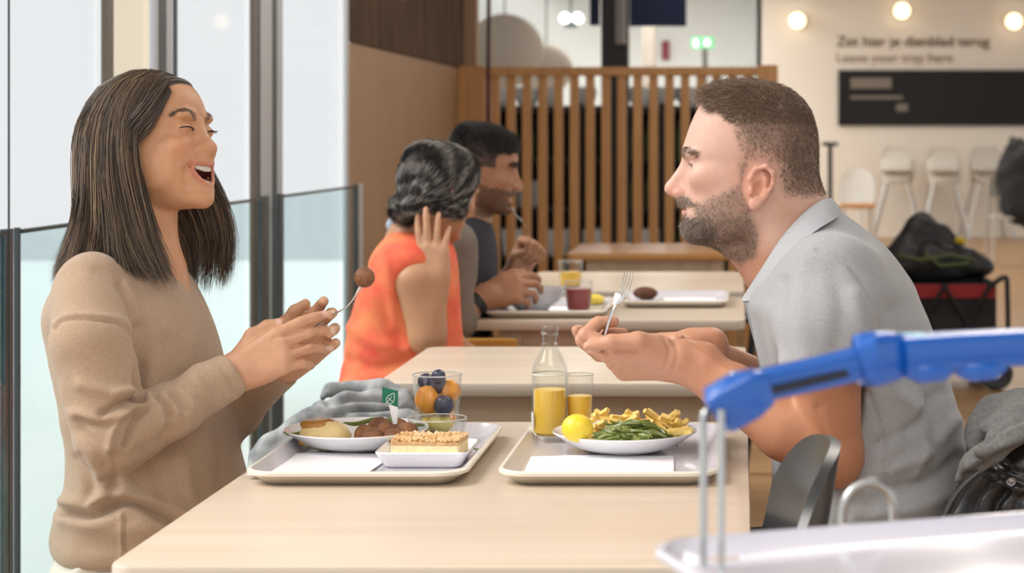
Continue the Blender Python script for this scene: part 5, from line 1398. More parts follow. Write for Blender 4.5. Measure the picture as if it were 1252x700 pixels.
    fr = np.clip((950 - q[:, 0]) / 30, 0, 1) * np.clip((140 - q[:, 1]) / 15, 0, 1)
    flow[:, 0] = flow[:, 0] * (1 - fr) - fr * .8; flow[:, 2] = flow[:, 2] * (1 - fr) + fr * .5
    low = np.clip((q[:, 1] - 140) / 30, 0, 1)
    flow[:, 0] = flow[:, 0] * (1 - low) + low * .3; flow[:, 2] = flow[:, 2] * (1 - low) - low
    topw = np.clip((150 - q[:, 1]) / 38, 0, 1) * (1 - .62 * np.clip((q[:, 0] - 925) / 45, 0, 1))
    L = 0.0048 + 0.0200 * topw ** 1.3
    front = np.exp(-((q[:, 0] - 870) / 22) ** 2) * topw
    L = L + front * .008
    hcols = [(0.17, 0.108, 0.070), (0.25, 0.165, 0.11), (0.12, 0.078, 0.052), (0.30, 0.21, 0.15)]
    selT = (dh < 0) & isH & notear & (q[:, 1] < 150)
    short_hair('hair', V, N, selT, flow, L, .00042, hcols, M_hair, root, 17000, 3, 3, lift=.66, jit=.62)
    r2 = np.random.default_rng(9).random(len(V))
    fade = np.clip(-dh / 15, 0.03, 1) * np.clip((228 - q[:, 1]) / 35, .3, 1)
    fade = np.maximum(fade, np.clip((q[:, 0] - 940) / 20, 0, 1) * np.clip(-dh / 10, 0, 1))
    selS = (dh < 2) & isH & notear & (q[:, 1] >= 136) & (r2 < fade)
    short_hair('hair_sides', V, N, selS, flow, L, .00024, hcols, M_hair, root, 26000, 3, 4, lift=.35, rj=.0016)
    selB = (db < 1.5 - 4 * r2) & isH & notear & (r2 < np.where((q[:, 0] > 864) & (q[:, 1] < 292), .85, 1.0))
    flow2 = np.zeros_like(V); flow2[:, 0] = -0.25; flow2[:, 2] = -1
    chin = np.exp(-(((q[:, 0] - 850) / 26) ** 2 + ((q[:, 1] - 284) / 18) ** 2))
    LB = 0.0050 + 0.006 * chin
    bc = [(0.20, 0.145, 0.11), (0.32, 0.25, 0.205), (0.13, 0.09, 0.07), (0.52, 0.45, 0.40)]
    short_hair('beard', V, N, selB, flow2, LB, .00020, bc, M_hair, root, 18000, 3, 6, lift=.5, jit=.55, rj=.0016)
    selC = selB & (chin > .35) | (selB & (q[:, 0] < 850) & (q[:, 1] < 252))
    short_hair('beard_chin', V, N, selC, flow2, LB, .0003, bc[:3], M_hair, root, 3600, 3, 7, lift=.6, jit=.6)

    # polo shirt
    M_polo = mat('grey melange jersey', (0.30, 0.31, 0.33), 0.85, col2=(0.40, 0.41, 0.43), nscale=240, bump=0.25, bscale=500, sheen=0.2, stretch=(1, 1, 3.5))
    t = SDF()
    rows = []
    for py, xf, xb, hw_ in ((246, 990, 1014, .03), (262, 968, 1032, .06), (280, 955, 1056, .088), (305, 944, 1088, .13), (340, 922, 1112, .175), (366, 911, 1124, .19), (390, 917, 1135, .195), (440, 929, 1152, .192), (500, 938, 1170, .18),
                            (550, 942, 1181, .175), (600, 944, 1182, .18), (650, 944, 1176, .185), (700, 940, 1172, .185), (740, 940, 1165, .17)):
        rows.append((CAMZ - (py - VY) * s_, (xf - VX) * s_, (xb - VX) * s_, ((xf + xb) / 2 - VX) * s_, hw_, YM))
    t.loft(rows, n=2.1, k=.03)
    for sg, el_ in ((-1, sh), (1, np.array(P(1008, 440, 3.2)))):
        s0 = np.array(P(1018, 345, YM + sg * .145)); s1 = np.array(P(1012, 462, YM + sg * .195))
        t.cap(s0, np.array(P(1014, 395, YM + sg * .185)), .072, .069, .05)
        m0 = np.array(P(1014, 395, YM + sg * .185)); dn = unit(s1 - m0)
        t.cutcap(m0, s1 + dn * .05, .071, .066, s1, dn, .012)
        t.cap(s1 - dn * .045, s1 + dn * .1, .0570, .0570, .003, 's')
    t.cap(H(932, 228, 0), H(962, 300, 0), 0.050, 0.056, 0.012, 's')
    tV, tF = t.mesh(0.0036)
    tV = relax(tV, tF, 2, .5); tN = vnormals(tV, tF)
    lines = [([(1000, 305), (1040, 325), (1072, 380), (1078, 440), (1070, 468)], .0045, 4),      # armhole seam
             ([(1062, 480), (1075, 520), (1083, 560), (1086, 600)], .004, 3.5),
             ([(1078, 545), (1120, 520), (1150, 480)], .007, 9), ([(1085, 575), (1130, 555), (1165, 515)], -.008, 10), ([(1090, 600), (1140, 585), (1172, 560)], .008, 9),
             ([(1075, 625), (1120, 622), (1170, 600)], -.006, 10), ([(1060, 600), (1075, 560), (1100, 535)], -.006, 9),
             ([(1135, 470), (1145, 510), (1140, 545)], .006, 8), ([(1120, 500), (1132, 540), (1120, 580)], -.005, 8),
             ([(1020, 560), (1035, 600), (1030, 640)], .006, 9), ([(1050, 640), (1100, 650), (1160, 640)], .007, 8),
             ([(985, 320), (975, 370), (985, 440)], -.004, 12), ([(1020, 330), (1030, 380), (1020, 440)], .004, 12), ([(1045, 360), (1055, 410), (1045, 460)], -.005, 10),
             ([(958, 345), (955, 400), (965, 450)], .005, 8), ([(940, 375), (945, 410), (952, 440)], -.004, 8),
             ([(1095, 380), (1110, 430), (1105, 470)], .005, 12), ([(1085, 450), (1100, 480), (1125, 495)], -.006, 9)]
    tV = folds(tV, tN, lines, face=0.1)
    tV = tV + tN * (vnoise(tV, 22) * .0022)[:, None]
    shirt = mesh_obj('polo_shirt', tV, tF, M_polo, root, True)
    # collar leaves
    M_col = mat('pale grey collar rib', (0.44, 0.46, 0.49), 0.85, noise=.06, nscale=300, bump=.2, bscale=600)
    def PP(px, py, dy): return np.array(P(px, py, YM + dy))
    inn = [(1011, 243, 0.0), (1003, 246, -.046), (982, 262, -.068), (955, 292, -.0745), (932, 328, -.064), (917, 354, -.030)]
    mid = [(1019, 246, 0.0), (1010, 250, -.056), (985, 268, -.080), (957, 298, -.0865), (930, 336, -.076), (912, 360, -.034)]
    out = [(1028, 262, 0.0), (1020, 268, -.070), (992, 287, -.100), (966, 322, -.108), (944, 360, -.094), (908, 369, -.046)]
    for sg in (1, -1):
        A = [spline([PP(a_, b_, c_ * sg) for a_, b_, c_ in w_], 22) for w_ in (inn, mid, out)]
        dn = [A[0] - np.array([0, 0, .014]), A[0], A[0] * .5 + A[1] * .5 + np.array([0, 0, .002]), A[1], A[1] * .5 + A[2] * .5 + np.array([0, 0, .003]), A[2]]
        v, f = shell_strip([list(r_) for r_ in dn], .0035)
        mb = MB(); mb.add(v, f, True); mb.build('collar', M_col, root, True)
    # placket and buttons
    pl = spline([PP(914, 366, -.012), PP(921, 395, -.012), PP(930, 430, -.012), PP(937, 470, -.012)], 14)
    rws = [pl + np.array([-.004, 0, 0]) + np.array([0, dy, 0]) for dy in (-.014, 0, .014, .026)]
    v, f = shell_strip([list(r_) for r_ in rws], .004); mb = MB(); mb.add(v, f, True); mb.build('placket', M_col, root, True)
    for px, py in ((930, 403), (938, 440)):
        c = PP(px - 1, py, -.026); mt = Matrix.Translation(c) @ Vector((-.75, -.66, .1)).to_track_quat('Z', 'Y').to_matrix().to_4x4()
        mb = MB(); mb.lathe([(0, .003), (.0035, .003), (.0048, .002), (.005, 0), (0, 0)], (0, 0, 0), 14, mtx=mt); mb.build('button', mat('pearl button', (.7, .7, .68), .3), root)
    # trousers and shoes
    M_tr = mat('navy cotton trousers', (0.03, 0.04, 0.07), 0.85, noise=.1, nscale=200)
    g = SDF(); g.cap((.20, 2.93, .56), (.20, 3.07, .56), .11, .11, .05)
    for sg in (-1, 1):
        g.cap((.19, 3.0 + sg * .09, .54), (-.22, 3.0 + sg * .11, .53), .084, .068, .04)
        g.cap((-.22, 3.0 + sg * .11, .53), (-.16, 3.0 + sg * .11, .11), .066, .052, .03)
    gV, gF = g.mesh(.009); mesh_obj('trousers', gV, gF, M_tr, root, True)
    for sg in (-1, 1):
        g = SDF(); g.cap((-.15, 3.0 + sg * .11, .055), (-.34, 3.0 + sg * .125, .04), .045, .038, .03); g.cap((-.15, 3.0 + sg * .11, .06), (-.155, 3 + sg * .11, .1), .046, .042, .02)
        gV, gF = g.mesh(.008); gV[:, 2] = np.maximum(gV[:, 2], 0.004); mesh_obj('shoe', gV, gF, mat('dark leather shoe', (.02, .018, .016), .4), root, True)
    return root
man = build_man()
# ------------------------------------------------------------------ laughing woman in the tan sweater
def rot3(yaw, pitch, roll):
    cy, sy = math.cos(yaw), math.sin(yaw); cp, sp = math.cos(pitch), math.sin(pitch); cr, sr = math.cos(roll), math.sin(roll)
    return np.array([[cy, -sy, 0], [sy, cy, 0], [0, 0, 1]]) @ np.array([[cp, 0, -sp], [0, 1, 0], [sp, 0, cp]]) @ np.array([[1, 0, 0], [0, cr, -sr], [0, sr, cr]])
def build_woman():
    YM = 3.0; s_ = YM / F
    root = empty('person', (-0.93, YM, 0.45), 0, 'laughing woman with long brown hair in tan sweater holding meatball on fork', 'person')
    ax = rot3(R(-15), R(10), R(-5)); O = np.array([-0.8935, YM, 1.2245]); sc = 0.945
    def H(x, y, z): return O + ax @ (np.array([x, y, z]) * sc)
    s = SDF()
    rows = []
    for z, xf, xb, xc, w in ((.101, 8, -18, -5, .010), (.097, 32, -48, -8, .036), (.086, 60, -74, -8, .056), (.067, 77, -88, -8, .066), (.045, 86, -94, -8, .0715), (.022, 88.5, -95, -8, .072),
                             (.004, 85, -94, -7, .0705), (-.012, 84, -90, -5, .0695), (-.032, 85, -82, 0, .068), (-.052, 86, -68, 8, .065), (-.072, 86, -50, 18, .0575), (-.090, 85, -26, 28, .048),
                             (-.106, 84, 0, 40, .037), (-.118, 80, 26, 52, .024), (-.1235, 71, 44, 58, .010)):
        rows.append((z * sc, xf * .001 * sc, xb * .001 * sc, xc * .001 * sc, w * sc, 0))
    s.loft(rows, ax, O, n=2.3, k=0.02)
    # neck
    nb = np.array(P(172, 330, YM + .0)); s.cap(H(-.022, 0, -.045), nb, .050, .054, .03)
    s.cap(nb, np.array(P(160, 370, YM)), .056, .075, .03)
    s.cap(np.array(P(162, 350, YM - .03)), np.array(P(128, 362, YM - .09)), .040, .032, .03)
    s.cap(np.array(P(175, 345, YM + .03)), np.array(P(150, 345, YM + .11)), .045, .045, .03)
    s.cap(np.array(P(185, 350, YM)), np.array(P(205, 420, YM)), .05, .06, .03)
    for sg in (1, -1):
        s.ell(H(.062, sg * .040, -.030), (.022 * sc, .021 * sc, .0175 * sc), ax, .016)     # raised cheeks
        s.ell(H(.030, sg * .052, -.060), (.03, .010, .026), ax, .02)
        s.ell(H(.078, sg * .030, .021), (.010, .02, .006), ax, .012)
        s.ell(H(.089, sg * .034, .003), (.011, .0155, .0085), ax, .009, 's')
        s.ell(H(.072, sg * .0335, .000), (.0140, .0165, .0115), ax, .004)                 # closed lids
        s.ell(H(.0915, sg * .0148, -.0345), (.0095, .0078, .0075), ax, .005)              # nostril wings
        s.ell(H(.0985, sg * .0085, -.0415), (.0060, .0042, .0036), ax, .002, 's')
        s.cap(H(.095, sg * .020, -.040), H(.074, sg * .040, -.066), .0012, .0012, .010, 's')   # smile fold
    s.cap(H(.080, 0, .004), H(.0965, 0, -.030), .0075, .0088, .012)
    s.cap(H(.074, 0, .006), H(.088, 0, -.034), .010, .0135, .012)
    s.ell(H(.0975, 0, -.0325), (.0105, .0112, .0092), ax, .008)
    # open laughing mouth
    s.ell(H(.083, 0, -.052), (.013, .028, .010), ax, .010)
    s.ell(H(.080, 0, -.096), (.013, .022, .009), ax, .010)
    s.ell(H(.079, 0, -.112), (.0135, .017, .0135), ax, .012)
    MC = (.086, 0, -.070)
    def mouth(t, k=1.0, dx=0):
        """outline of the open mouth; t = angle, corners pulled up and back"""
        y = .0295 * math.cos(t) * k; zz = (.0122 if math.sin(t) > 0 else .0212) * math.sin(t) * k
        zz += .0110 * (abs(y) / .0295) ** 2
        x = .0945 - 13.5 * y * y - (.004 if math.sin(t) < 0 else 0) * abs(math.sin(t)) + dx
        return (x, y, -.0710 + zz)
    for y in np.linspace(-.0212, .0212, 12):
        c = (.0945 - 13.5 * y * y, y, -.0748 + .0105 * (y / .0295) ** 2); hgt = .0160 * math.sqrt(max(.10, 1 - (y / .0275) ** 2))
        s.ell(H(*c), (.022, .005, hgt), ax, .002, 's')
    ring = [H(*mouth(t)) for t in np.linspace(0, 2 * PI, 25)]
    for i in range(24):
        t = 2 * PI * (i + .5) / 24; r = .0028 if math.sin(t) > 0 else .0040
        r *= .45 + .55 * abs(math.sin(t)); s.cap(ring[i], ring[i + 1], r, r, .003)
    ear(s, H(-.008, .0685, -.012), ax, 1, .85); ear(s, H(-.008, -.0685, -.012), ax, -1, .85)
    headV, headF = s.mesh(.0021)
    headV = relax(headV, headF, 1, .4)
    headV = folds(headV, vnormals(headV, headF), [([(247, 187), (238, 194), (229, 205), (226, 218), (229, 228)], .0028, 2.6), ([(241, 188), (231, 195), (221, 205)], -.0018, 5), ([(213, 157), (225, 161), (238, 162)], .0014, 2), ([(221, 150), (231, 148), (240, 152)], .0012, 1.8), ([(206, 152), (214, 155)], .0010, 1.5), ([(240, 236), (248, 238)], .0012, 2.5)], face=.35)
    # hands and arms
    nails = []; a = SDF()
    wr = np.array(P(288, 455, 2.91)); el = np.array(P(136, 540, 2.80))
    a.cap(el + (wr - el) * .55, wr, .030, .0225, .02)
    hand(a, wr, (.875, .06, .43), (-.40, .30, .84), 'R', .87,
         curls=[(8, 20, 10), (20, 30, 14), (27, 36, 18), (33, 40, 20)], spread=(2, 1, -1, -3),
         thumb=[(.022, .028, .004), (.048, .048, .006), (.076, .052, .010), (.098, .049, .014)], nails=nails, r0=.0225)
    wr2 = np.array(P(350, 444, 3.03)); el2 = np.array(P(222, 556, 3.16))
    a.cap(el2 + (wr2 - el2) * .5, wr2, .030, .022, .02)
    hand(a, wr2, (.66, -.12, .62), (-.60, -.12, .78), 'L', .84,
         curls=[(18, 34, 20), (26, 38, 24), (34, 42, 26), (40, 46, 30)], spread=(5, 0, -5, -10),
         thumb=[(.022, .030, .002), (.052, .054, .002), (.083, .058, .002), (.107, .054, .002)], nails=nails, r0=.022)
    armV, armF = a.mesh(.0021); armV = relax(armV, armF, 1, .4)
    aN = vnormals(armV, armF)
    armV = folds(armV, aN, [([(334, 413), (352, 409), (372, 405)], .002, 2), ([(358, 425), (378, 417), (390, 409)], .0022, 2), ([(360, 436), (376, 430), (392, 424)], .0018, 2)], face=.2, Ymax=2.97)
    b = SDF()
    b.cap(P(160, 380, 3.0), P(185, 560, 3.0), .08, .10, .05); b.cap(P(185, 560, 3.0), (-.93, 3.0, .58), .10, .11, .05)
    b.cap(P(120, 378, 2.85), el, .034, .030, .03); b.cap(el, el + (wr - el) * .6, .028, .026, .03)
    b.cap(P(160, 372, 3.13), el2, .042, .038, .03); b.cap(el2, el2 + (wr2 - el2) * .6, .036, .029, .03)
    for sg in (-1, 1):
        b.cap((-.93, 3.0 + sg * .08, .53), (-.50, 3.0 + sg * .09, .53), .075, .055, .04)
        b.cap((-.50, 3.0 + sg * .09, .53), (-.56, 3.0 + sg * .09, .10), .05, .036, .03); b.cap((-.56, 3.0 + sg * .09, .06), (-.44, 3.0 + sg * .09, .045), .032, .028, .03)
    bodV, bodF = b.mesh(.009)
    V, Fc = merge([(headV, headF), (armV, armF), (bodV, bodF)]); N = vnormals(V, Fc); q = to_px(V)
    isH = np.arange(len(V)) < len(headV)
    loc = (V - O) @ ax / sc
    col = np.tile(np.array([0.62, 0.335, 0.19]), (len(V), 1))
    col = lerpc(col, (0.62, 0.345, 0.215), (~isH) * .8)
    G = lambda c, r: np.exp(-(np.linalg.norm(loc - np.array(c), axis=1) / r) ** 2) * isH
    col = lerpc(col, (0.66, 0.27, 0.17), .55 * (G((.072, -.045, -.028), .022) + G((.072, .045, -.028), .022)) + .35 * G((.107, 0, -.034), .012))
    rg = np.array([mouth(t) for t in np.linspace(0, 2 * PI, 41)])
    dl = np.min([np.linalg.norm(loc - c, axis=1) for c in rg], axis=0)
    col = lerpc(col, (0.58, 0.215, 0.155), np.clip((.0062 - dl) / .0025, 0, 1) * isH * .85)
    zc_ = loc[:, 2] + .0710 - .0110 * (loc[:, 1] / .0295) ** 2
    cav = ((loc[:, 1] / .030) ** 2 + (zc_ / np.where(zc_ > 0, .0122, .0212)) ** 2 < .96) & (loc[:, 0] < .0905 - 13.5 * loc[:, 1] ** 2) & (loc[:, 0] > .05) & (dl > .003) & isH
    col = lerpc(col, (0.16, 0.03, 0.025), cav * 1.0)
    e1_ = np.linalg.norm((loc - np.array([.090, 0, -.02])) / np.array([.077, .148, .098]), axis=1); e2_ = np.linalg.norm((loc - np.array([.04, 0, -.10])) / np.array([.09, .148, .09]), axis=1)
    col = lerpc(col, (.05, .036, .03), np.clip((np.minimum(e1_, e2_) - 1.0) * 30, 0, 1) * isH * (loc[:, 2] > -.02) * (loc[:, 2] > .03 - 1.2 * np.clip(-loc[:, 0], 0, .05)))
    for c, d in nails:
        w = np.exp(-(np.linalg.norm(V - c, axis=1) / .005) ** 4) * np.clip((N @ d) * 2, 0, 1)
        col = lerpc(col, (0.78, 0.55, 0.48), .85 * w)
    body = mesh_obj('body', V, Fc, M_skin, root, True, col)
    # teeth: two rows on the dental arch
    M_tooth = mat('tooth enamel', (0.78, 0.74, 0.66), .25, sss=.1)
    for nm, z0, hh, R_, n in (('upper_teeth', -.0640, .0100, 1.0, 10), ('lower_teeth', -.0875, .0065, .72, 6)):
        mb = MB()
        for i in range(n):
            u = (i - (n - 1) / 2) / (n / 2); y = u * .0255 * R_
            x = .0885 * (1 if nm[0] == 'u' else .985) - 13.5 * y * y
            w = .0052 * R_; z = z0 + .0085 * (y / .0295) ** 2 * (.8 if nm[0] == 'u' else .6)
            M_ = Matrix(ax.tolist()) @ Matrix.Rotation(math.atan(27 * y), 3, 'Z').transposed().inverted()
            mb.box(Vector(H(x, y, z)), (.005, w, hh * (1 - .25 * abs(u))), M_, bev=.0012)
        mb.build(nm, M_tooth, root, True)
    g = SDF(); g.ell(H(.066, 0, -.084), (.02, .017, .006), ax); gv, gf = g.mesh(.002)
    mesh_obj('tongue', gv, gf, mat('tongue', (.42, .12, .11), .4), root, True)
    # lashes and brows
    M_lash = mat('black lash', (0.012, 0.008, 0.007), .5)
    for sg in (1, -1):
        pts = [arc_pts(H(.0845, sg * .019, -.0045), H(.0880, sg * .0335, .0008), H(.0795, sg * .0495, -.0005), 14)]
        mb = MB(); mb.tube(list(pts[0]), [.0005] + [.0011] * 12 + [.0005], 5)
        for i in range(2, 14):
            p0 = pts[0][i]; d = ax @ np.array([.8, sg * (.1 + .045 * i), -.32]); d = d / np.linalg.norm(d)
            mb.tube([p0, p0 + d * .004, p0 + d * .0075 + np.array([0, 0, .0012])], [.0004, .00035, .0001], 3)
        mb.build('eyelash', M_lash, root)
        bp = arc_pts(H(.0875, sg * .014, .0165), H(.0855, sg * .034, .0265), H(.068, sg * .056, .0185), 40)
        dist = np.min([np.linalg.norm(V - c_, axis=1) for c_ in bp[::2]], axis=0)
        fb = np.tile(ax @ np.array([-.3, sg * 1.0, .25]), (len(V), 1))
        short_hair('eyebrow', V, N, (dist < .0042) & isH, fb, np.full(len(V), .0075), .00022, [(0.13, 0.085, 0.06), (0.19, 0.125, 0.085)], M_hair, root, 520, 3, 5, lift=.15, jit=.12)
    mb = MB(); c = Vector(H(-.004, -.0755, -.037)); mb.lathe([(0, .003), (.002, .0025), (.003, 0), (.002, -.0025), (0, -.003)], c, 10); mb.build('earring', mat('gold', (.8, .5, .15), .2, 1.0), root)

    # ---- hair: a cap on the skull, then combed sheets of strands
    hc = SDF(); rows2 = [(z, xf + .003, xb - .004, xc, w + .003, 0) for z, xf, xb, xc, w, _ in rows if z > -.05]
    rows2 = [(z + .0015, a_, b_, c_, d_, e_) for z, a_, b_, c_, d_, e_ in rows2]
    hc.loft(rows2, ax, O, n=2.2, k=.02)
    # keep the face free: cut the front of the cap along the hairline
    hc.ell(H(.090, 0, -.02), (.075, .14, .098), ax, .008, 's')
    hc.ell(H(.04, 0, -.10), (.085, .14, .085), ax, .008, 's')
    hv, hf = hc.mesh(.004)
    dk = np.tile(np.array([0.045, 0.032, 0.026]), (len(hv), 1))
    mesh_obj('hair_cap', hv, hf, M_hair, root, True, dk)
    def sheet(guides, n, seed, jit=.0035, seg=15, tip=.6, wid=.0011, flare=1.0, locks=0, tight=.35):
        r = np.random.default_rng(seed)
        G_ = np.array([spline([np.array(P(px, py, YM + dy)) for px, py, dy in g], seg) for g in guides])
        u = r.random(n) * (len(guides) - 1)
        if locks:
            lc = np.sort(r.random(locks)) * (len(guides) - 1); lid = np.argmin(np.abs(u[:, None] - lc[None, :]), axis=1); lu = lc[lid]
        i = np.clip(u.astype(int), 0, len(guides) - 2); f_ = (u - i)[:, None, None]
        f_ = f_ * f_ * (3 - 2 * f_) * .4 + f_ * .6
        pth = G_[i] * (1 - f_) + G_[i + 1] * f_
        t = np.linspace(0, 1, seg)
        if locks:      # strands of one lock draw together towards the ends
            i2 = np.clip(lu.astype(int), 0, len(guides) - 2); g2 = (lu - i2)[:, None, None]
            lp = G_[i2] * (1 - g2) + G_[i2 + 1] * g2
            lw = (tight * np.clip((t - .25) / .6, 0, 1))[None, :, None]
            lsh = r.normal(size=(locks, 1, 3)) * .006; lsh[:, :, 1] *= 1.6
            pth = pth * (1 - lw) + lp * lw + lsh[lid] * np.clip((t - .2) / .8, 0, 1)[None, :, None]
        lay = r.normal(size=(n, 1, 3)) * jit * (0.35 + flare * t)[None, :, None]
        wav = np.sin(t[None, :, None] * r.uniform(3, 7, (n, 1, 1)) + r.random((n, 1, 1)) * 6) * r.normal(size=(n, 1, 3)) * .0034 * t[None, :, None]
        pth = pth + lay + wav
        # uneven ends
        cut = r.uniform(tip, 1.0, n) ** .5
        ts = np.linspace(0, 1, seg)[None, :] * cut[:, None] * (seg - 1)
        k0 = np.clip(ts.astype(int), 0, seg - 2); ff = (ts - k0)[:, :, None]
        rr_ = np.arange(n)[:, None]
        pth = pth[rr_, k0] * (1 - ff) + pth[rr_, k0 + 1] * ff
        w = wid * r.uniform(.6, 1.25, (n, 1)) * np.minimum(1, (1 - t) * 3.0 + .12)[None, :] * np.minimum(1, .5 + 5 * t)[None, :]
        base = np.array([(0.060, 0.043, 0.034), (0.095, 0.067, 0.050), (0.042, 0.031, 0.026), (0.15, 0.106, 0.074)])
        hi = np.array([(0.36, 0.26, 0.165), (0.27, 0.185, 0.115)])
        c = base[r.integers(0, 4, n)]
        pick = r.random(n) < .2
        if locks: pick = pick | (np.isin(lid, r.choice(locks, max(2, locks // 6), replace=False)) & (r.random(n) < .55)); c[pick] = hi[r.integers(0, 2, pick.sum())]
        return pth, w, c
    D = -1
    near = [  # hairline edge falling in front of the shoulder ... back of the head
        [(203, 95, -.012), (190, 104, -.046), (172, 132, -.069), (163, 165, -.079), (165, 205, -.083), (176, 250, -.083), (190, 300, -.088), (214, 348, -.095)],
        [(196, 93, -.012), (176, 103, -.050), (156, 135, -.076), (150, 170, -.087), (153, 210, -.092), (163, 255, -.093), (176, 300, -.098), (198, 347, -.105)],
        [(188, 92, -.012), (160, 104, -.052), (141, 140, -.080), (137, 180, -.090), (140, 225, -.095), (149, 265, -.098), (160, 305, -.105), (178, 338, -.112)],
        [(180, 92, -.012), (146, 108, -.050), (124, 145, -.076), (120, 190, -.086), (122, 235, -.092), (124, 270, -.098), (122, 303, -.105), (112, 330, -.10)],
        [(172, 92, -.010), (133, 112, -.040), (109, 150, -.060), (105, 195, -.072), (106, 235, -.080), (102, 275, -.085), (92, 310, -.085), (78, 340, -.075)],
        [(165, 92, -.006), (124, 113, -.024), (99, 152, -.035), (96, 195, -.046), (98, 238, -.055), (92, 280, -.055), (80, 315, -.05), (66, 345, -.04)],
        [(160, 93, .0), (120, 114, .0), (96, 154, .0), (94, 200, .0), (98, 245, .0), (95, 285, .0), (86, 320, .0), (76, 348, .0)]]
    near = [[(px, py - (5 if i == 0 else 4 if i == 1 else 0), dy) for i, (px, py, dy) in enumerate(g)] for g in near]
    p1, w1_, c1 = sheet(near, 6800, 11, .0030, tip=.82, wid=.00052, locks=34, tight=.45)
    p1b, w1b, c1b = sheet([[(px, py, dy * .86) for px, py, dy in g] for g in near], 700, 12, .003, tip=.78, wid=.0014, locks=34, tight=.3)
    strands('hair_near', np.concatenate([p1, p1b]), np.concatenate([w1_, w1b]), M_hair, root, np.concatenate([c1, c1b]))
    far = [
        [(203, 95, -.008), (216, 101, .03), (228, 122, .058), (236, 160, .082), (252, 200, .096), (274, 245, .10), (285, 295, .10), (279, 350, .10)],
        [(198, 93, -.004), (206, 100, .04), (214, 125, .068), (222, 165, .088), (240, 210, .098), (262, 255, .10), (272, 300, .10), (266, 352, .10)],
        [(190, 92, -.002), (190, 102, .045), (196, 130, .075), (202, 170, .092), (218, 220, .10), (242, 262, .102), (254, 305, .10), (250, 352, .10)],
        [(182, 92, .0), (174, 104, .045), (176, 135, .078), (182, 180, .092), (196, 230, .10), (222, 275, .10), (236, 312, .10), (236, 356, .10)],
        [(174, 92, .0), (158, 106, .042), (155, 140, .074), (160, 185, .090), (174, 240, .095), (200, 285, .095), (216, 318, .095), (222, 358, .095)],
        [(166, 93, .0), (140, 110, .03), (126, 150, .055), (128, 200, .068), (140, 250, .07), (160, 290, .07), (175, 325, .07), (185, 350, .07)],
        [(160, 93, .0), (120, 114, .0), (97, 154, .0), (96, 200, .004), (104, 250, .01), (112, 290, .01), (116, 325, .01), (118, 352, .01)]]
    far = [[(px, py - (5 if i == 0 else 4 if i == 1 else 0), dy) for i, (px, py, dy) in enumerate(g)] for g in far]
    p2, w2_, c2 = sheet(far, 4400, 21, .0026, tip=.74, flare=1.2, wid=.00056, locks=20, tight=.82)
    strands('hair_far', p2, w2_, M_hair, root, c2)
    # fine fly-aways on the crown
    fl = [[(206, 96, -.01), (196, 90, -.02), (178, 89, -.03), (150, 100, -.04)], [(200, 94, .0), (188, 89, .01), (170, 89, .01), (140, 104, .0)]]
    p3, w3_, c3 = sheet(fl, 26, 31, .003, tip=.4, wid=.0003)
    strands('hair_flyaway', p3, w3_, M_hair, root, c3)
    # tucked lock above the ear
    lk = [[(206, 100, -.045), (196, 118, -.066), (180, 140, -.078), (163, 160, -.082), (152, 178, -.082)], [(202, 97, -.040), (186, 112, -.064), (170, 134, -.077), (158, 150, -.083), (148, 170, -.083)],
          [(209, 112, -.056), (196, 135, -.071), (184, 154, -.078), (170, 168, -.080), (158, 186, -.080)]]
    p4, w4_, c4 = sheet(lk, 800, 41, .0022, tip=.8, wid=.0006)
    strands('hair_tuck', p4, w4_, M_hair, root, c4)

    # ---- sweater
    M_knit = mat('fine tan knit', (0.395, 0.272, 0.182), .9, col2=(0.475, 0.338, 0.235), nscale=260, bump=.4, bscale=520, sheen=.25, stretch=(1, 1, 2.2))
    t = SDF(); rows = []
    for py, xl, xr, hw_, yc in ((302, 140, 190, .06, 0), (316, 112, 205, .10, 0), (340, 84, 224, .145, 0), (375, 67, 243, .165, 0), (430, 70, 263, .16, 0), (500, 84, 279, .155, 0), (560, 90, 290, .155, 0), (598, 88, 297, .165, 0), (616, 80, 300, .178, 0),
                                (626, 79, 300, .178, 0), (638, 75, 302, .176, 0), (652, 73, 303, .178, 0), (664, 75, 303, .176, 0), (671, 80, 300, .168, 0)):
        rows.append((CAMZ - (py - VY) * s_, (xl - VX) * s_, (xr - VX) * s_, ((xl + xr) / 2 - VX) * s_, hw_, YM + yc))
    t.loft(rows, n=2.25, k=.03)
    sh1 = np.array(P(112, 350, YM - .125)); ua = np.array(P(113, 420, 2.82))
    t.cap(sh1, ua, .052, .058, .025); t.cap(ua, el, .058, .051, .008)
    fm = np.array(P(205, 505, 2.84)); ct = np.array(P(283, 457, 2.905))
    t.cap(el, fm, .050, .041, .010)
    dn = unit(ct - fm); t.cutcap(fm, ct + dn * .03, .041, .0315, ct, dn, .008)
    t.cap(ct - dn * .03, ct + dn * .1, .0275, .0275, .003, 's')
    t.cap(P(150, 350, YM + .125), P(190, 440, 3.17), .055, .055, .04); t.cap(P(190, 440, 3.17), el2, .055, .050, .03)
    f2 = el2 + (wr2 - el2) * .5; c2_ = el2 + (wr2 - el2) * .97; d2 = unit(c2_ - f2)
    t.cap(el2, f2, .050, .040, .02); t.cutcap(f2, c2_ + d2 * .03, .040, .031, c2_, d2, .02); t.cap(c2_ - d2 * .03, c2_ + d2 * .1, .0265, .0265, .003, 's')
    # neckline: opening at the neck running into a V
    t.cap(H(-.022, 0, -.045), np.array(P(172, 318, YM)), .056, .064, .008, 's')
    t.cap(np.array(P(203, 318, YM)), np.array(P(226, 386, YM)), .040, .003, .006, 's')
    tV, tF = t.mesh(.0036); tV = relax(tV, tF, 2, .5); tN = vnormals(tV, tF)
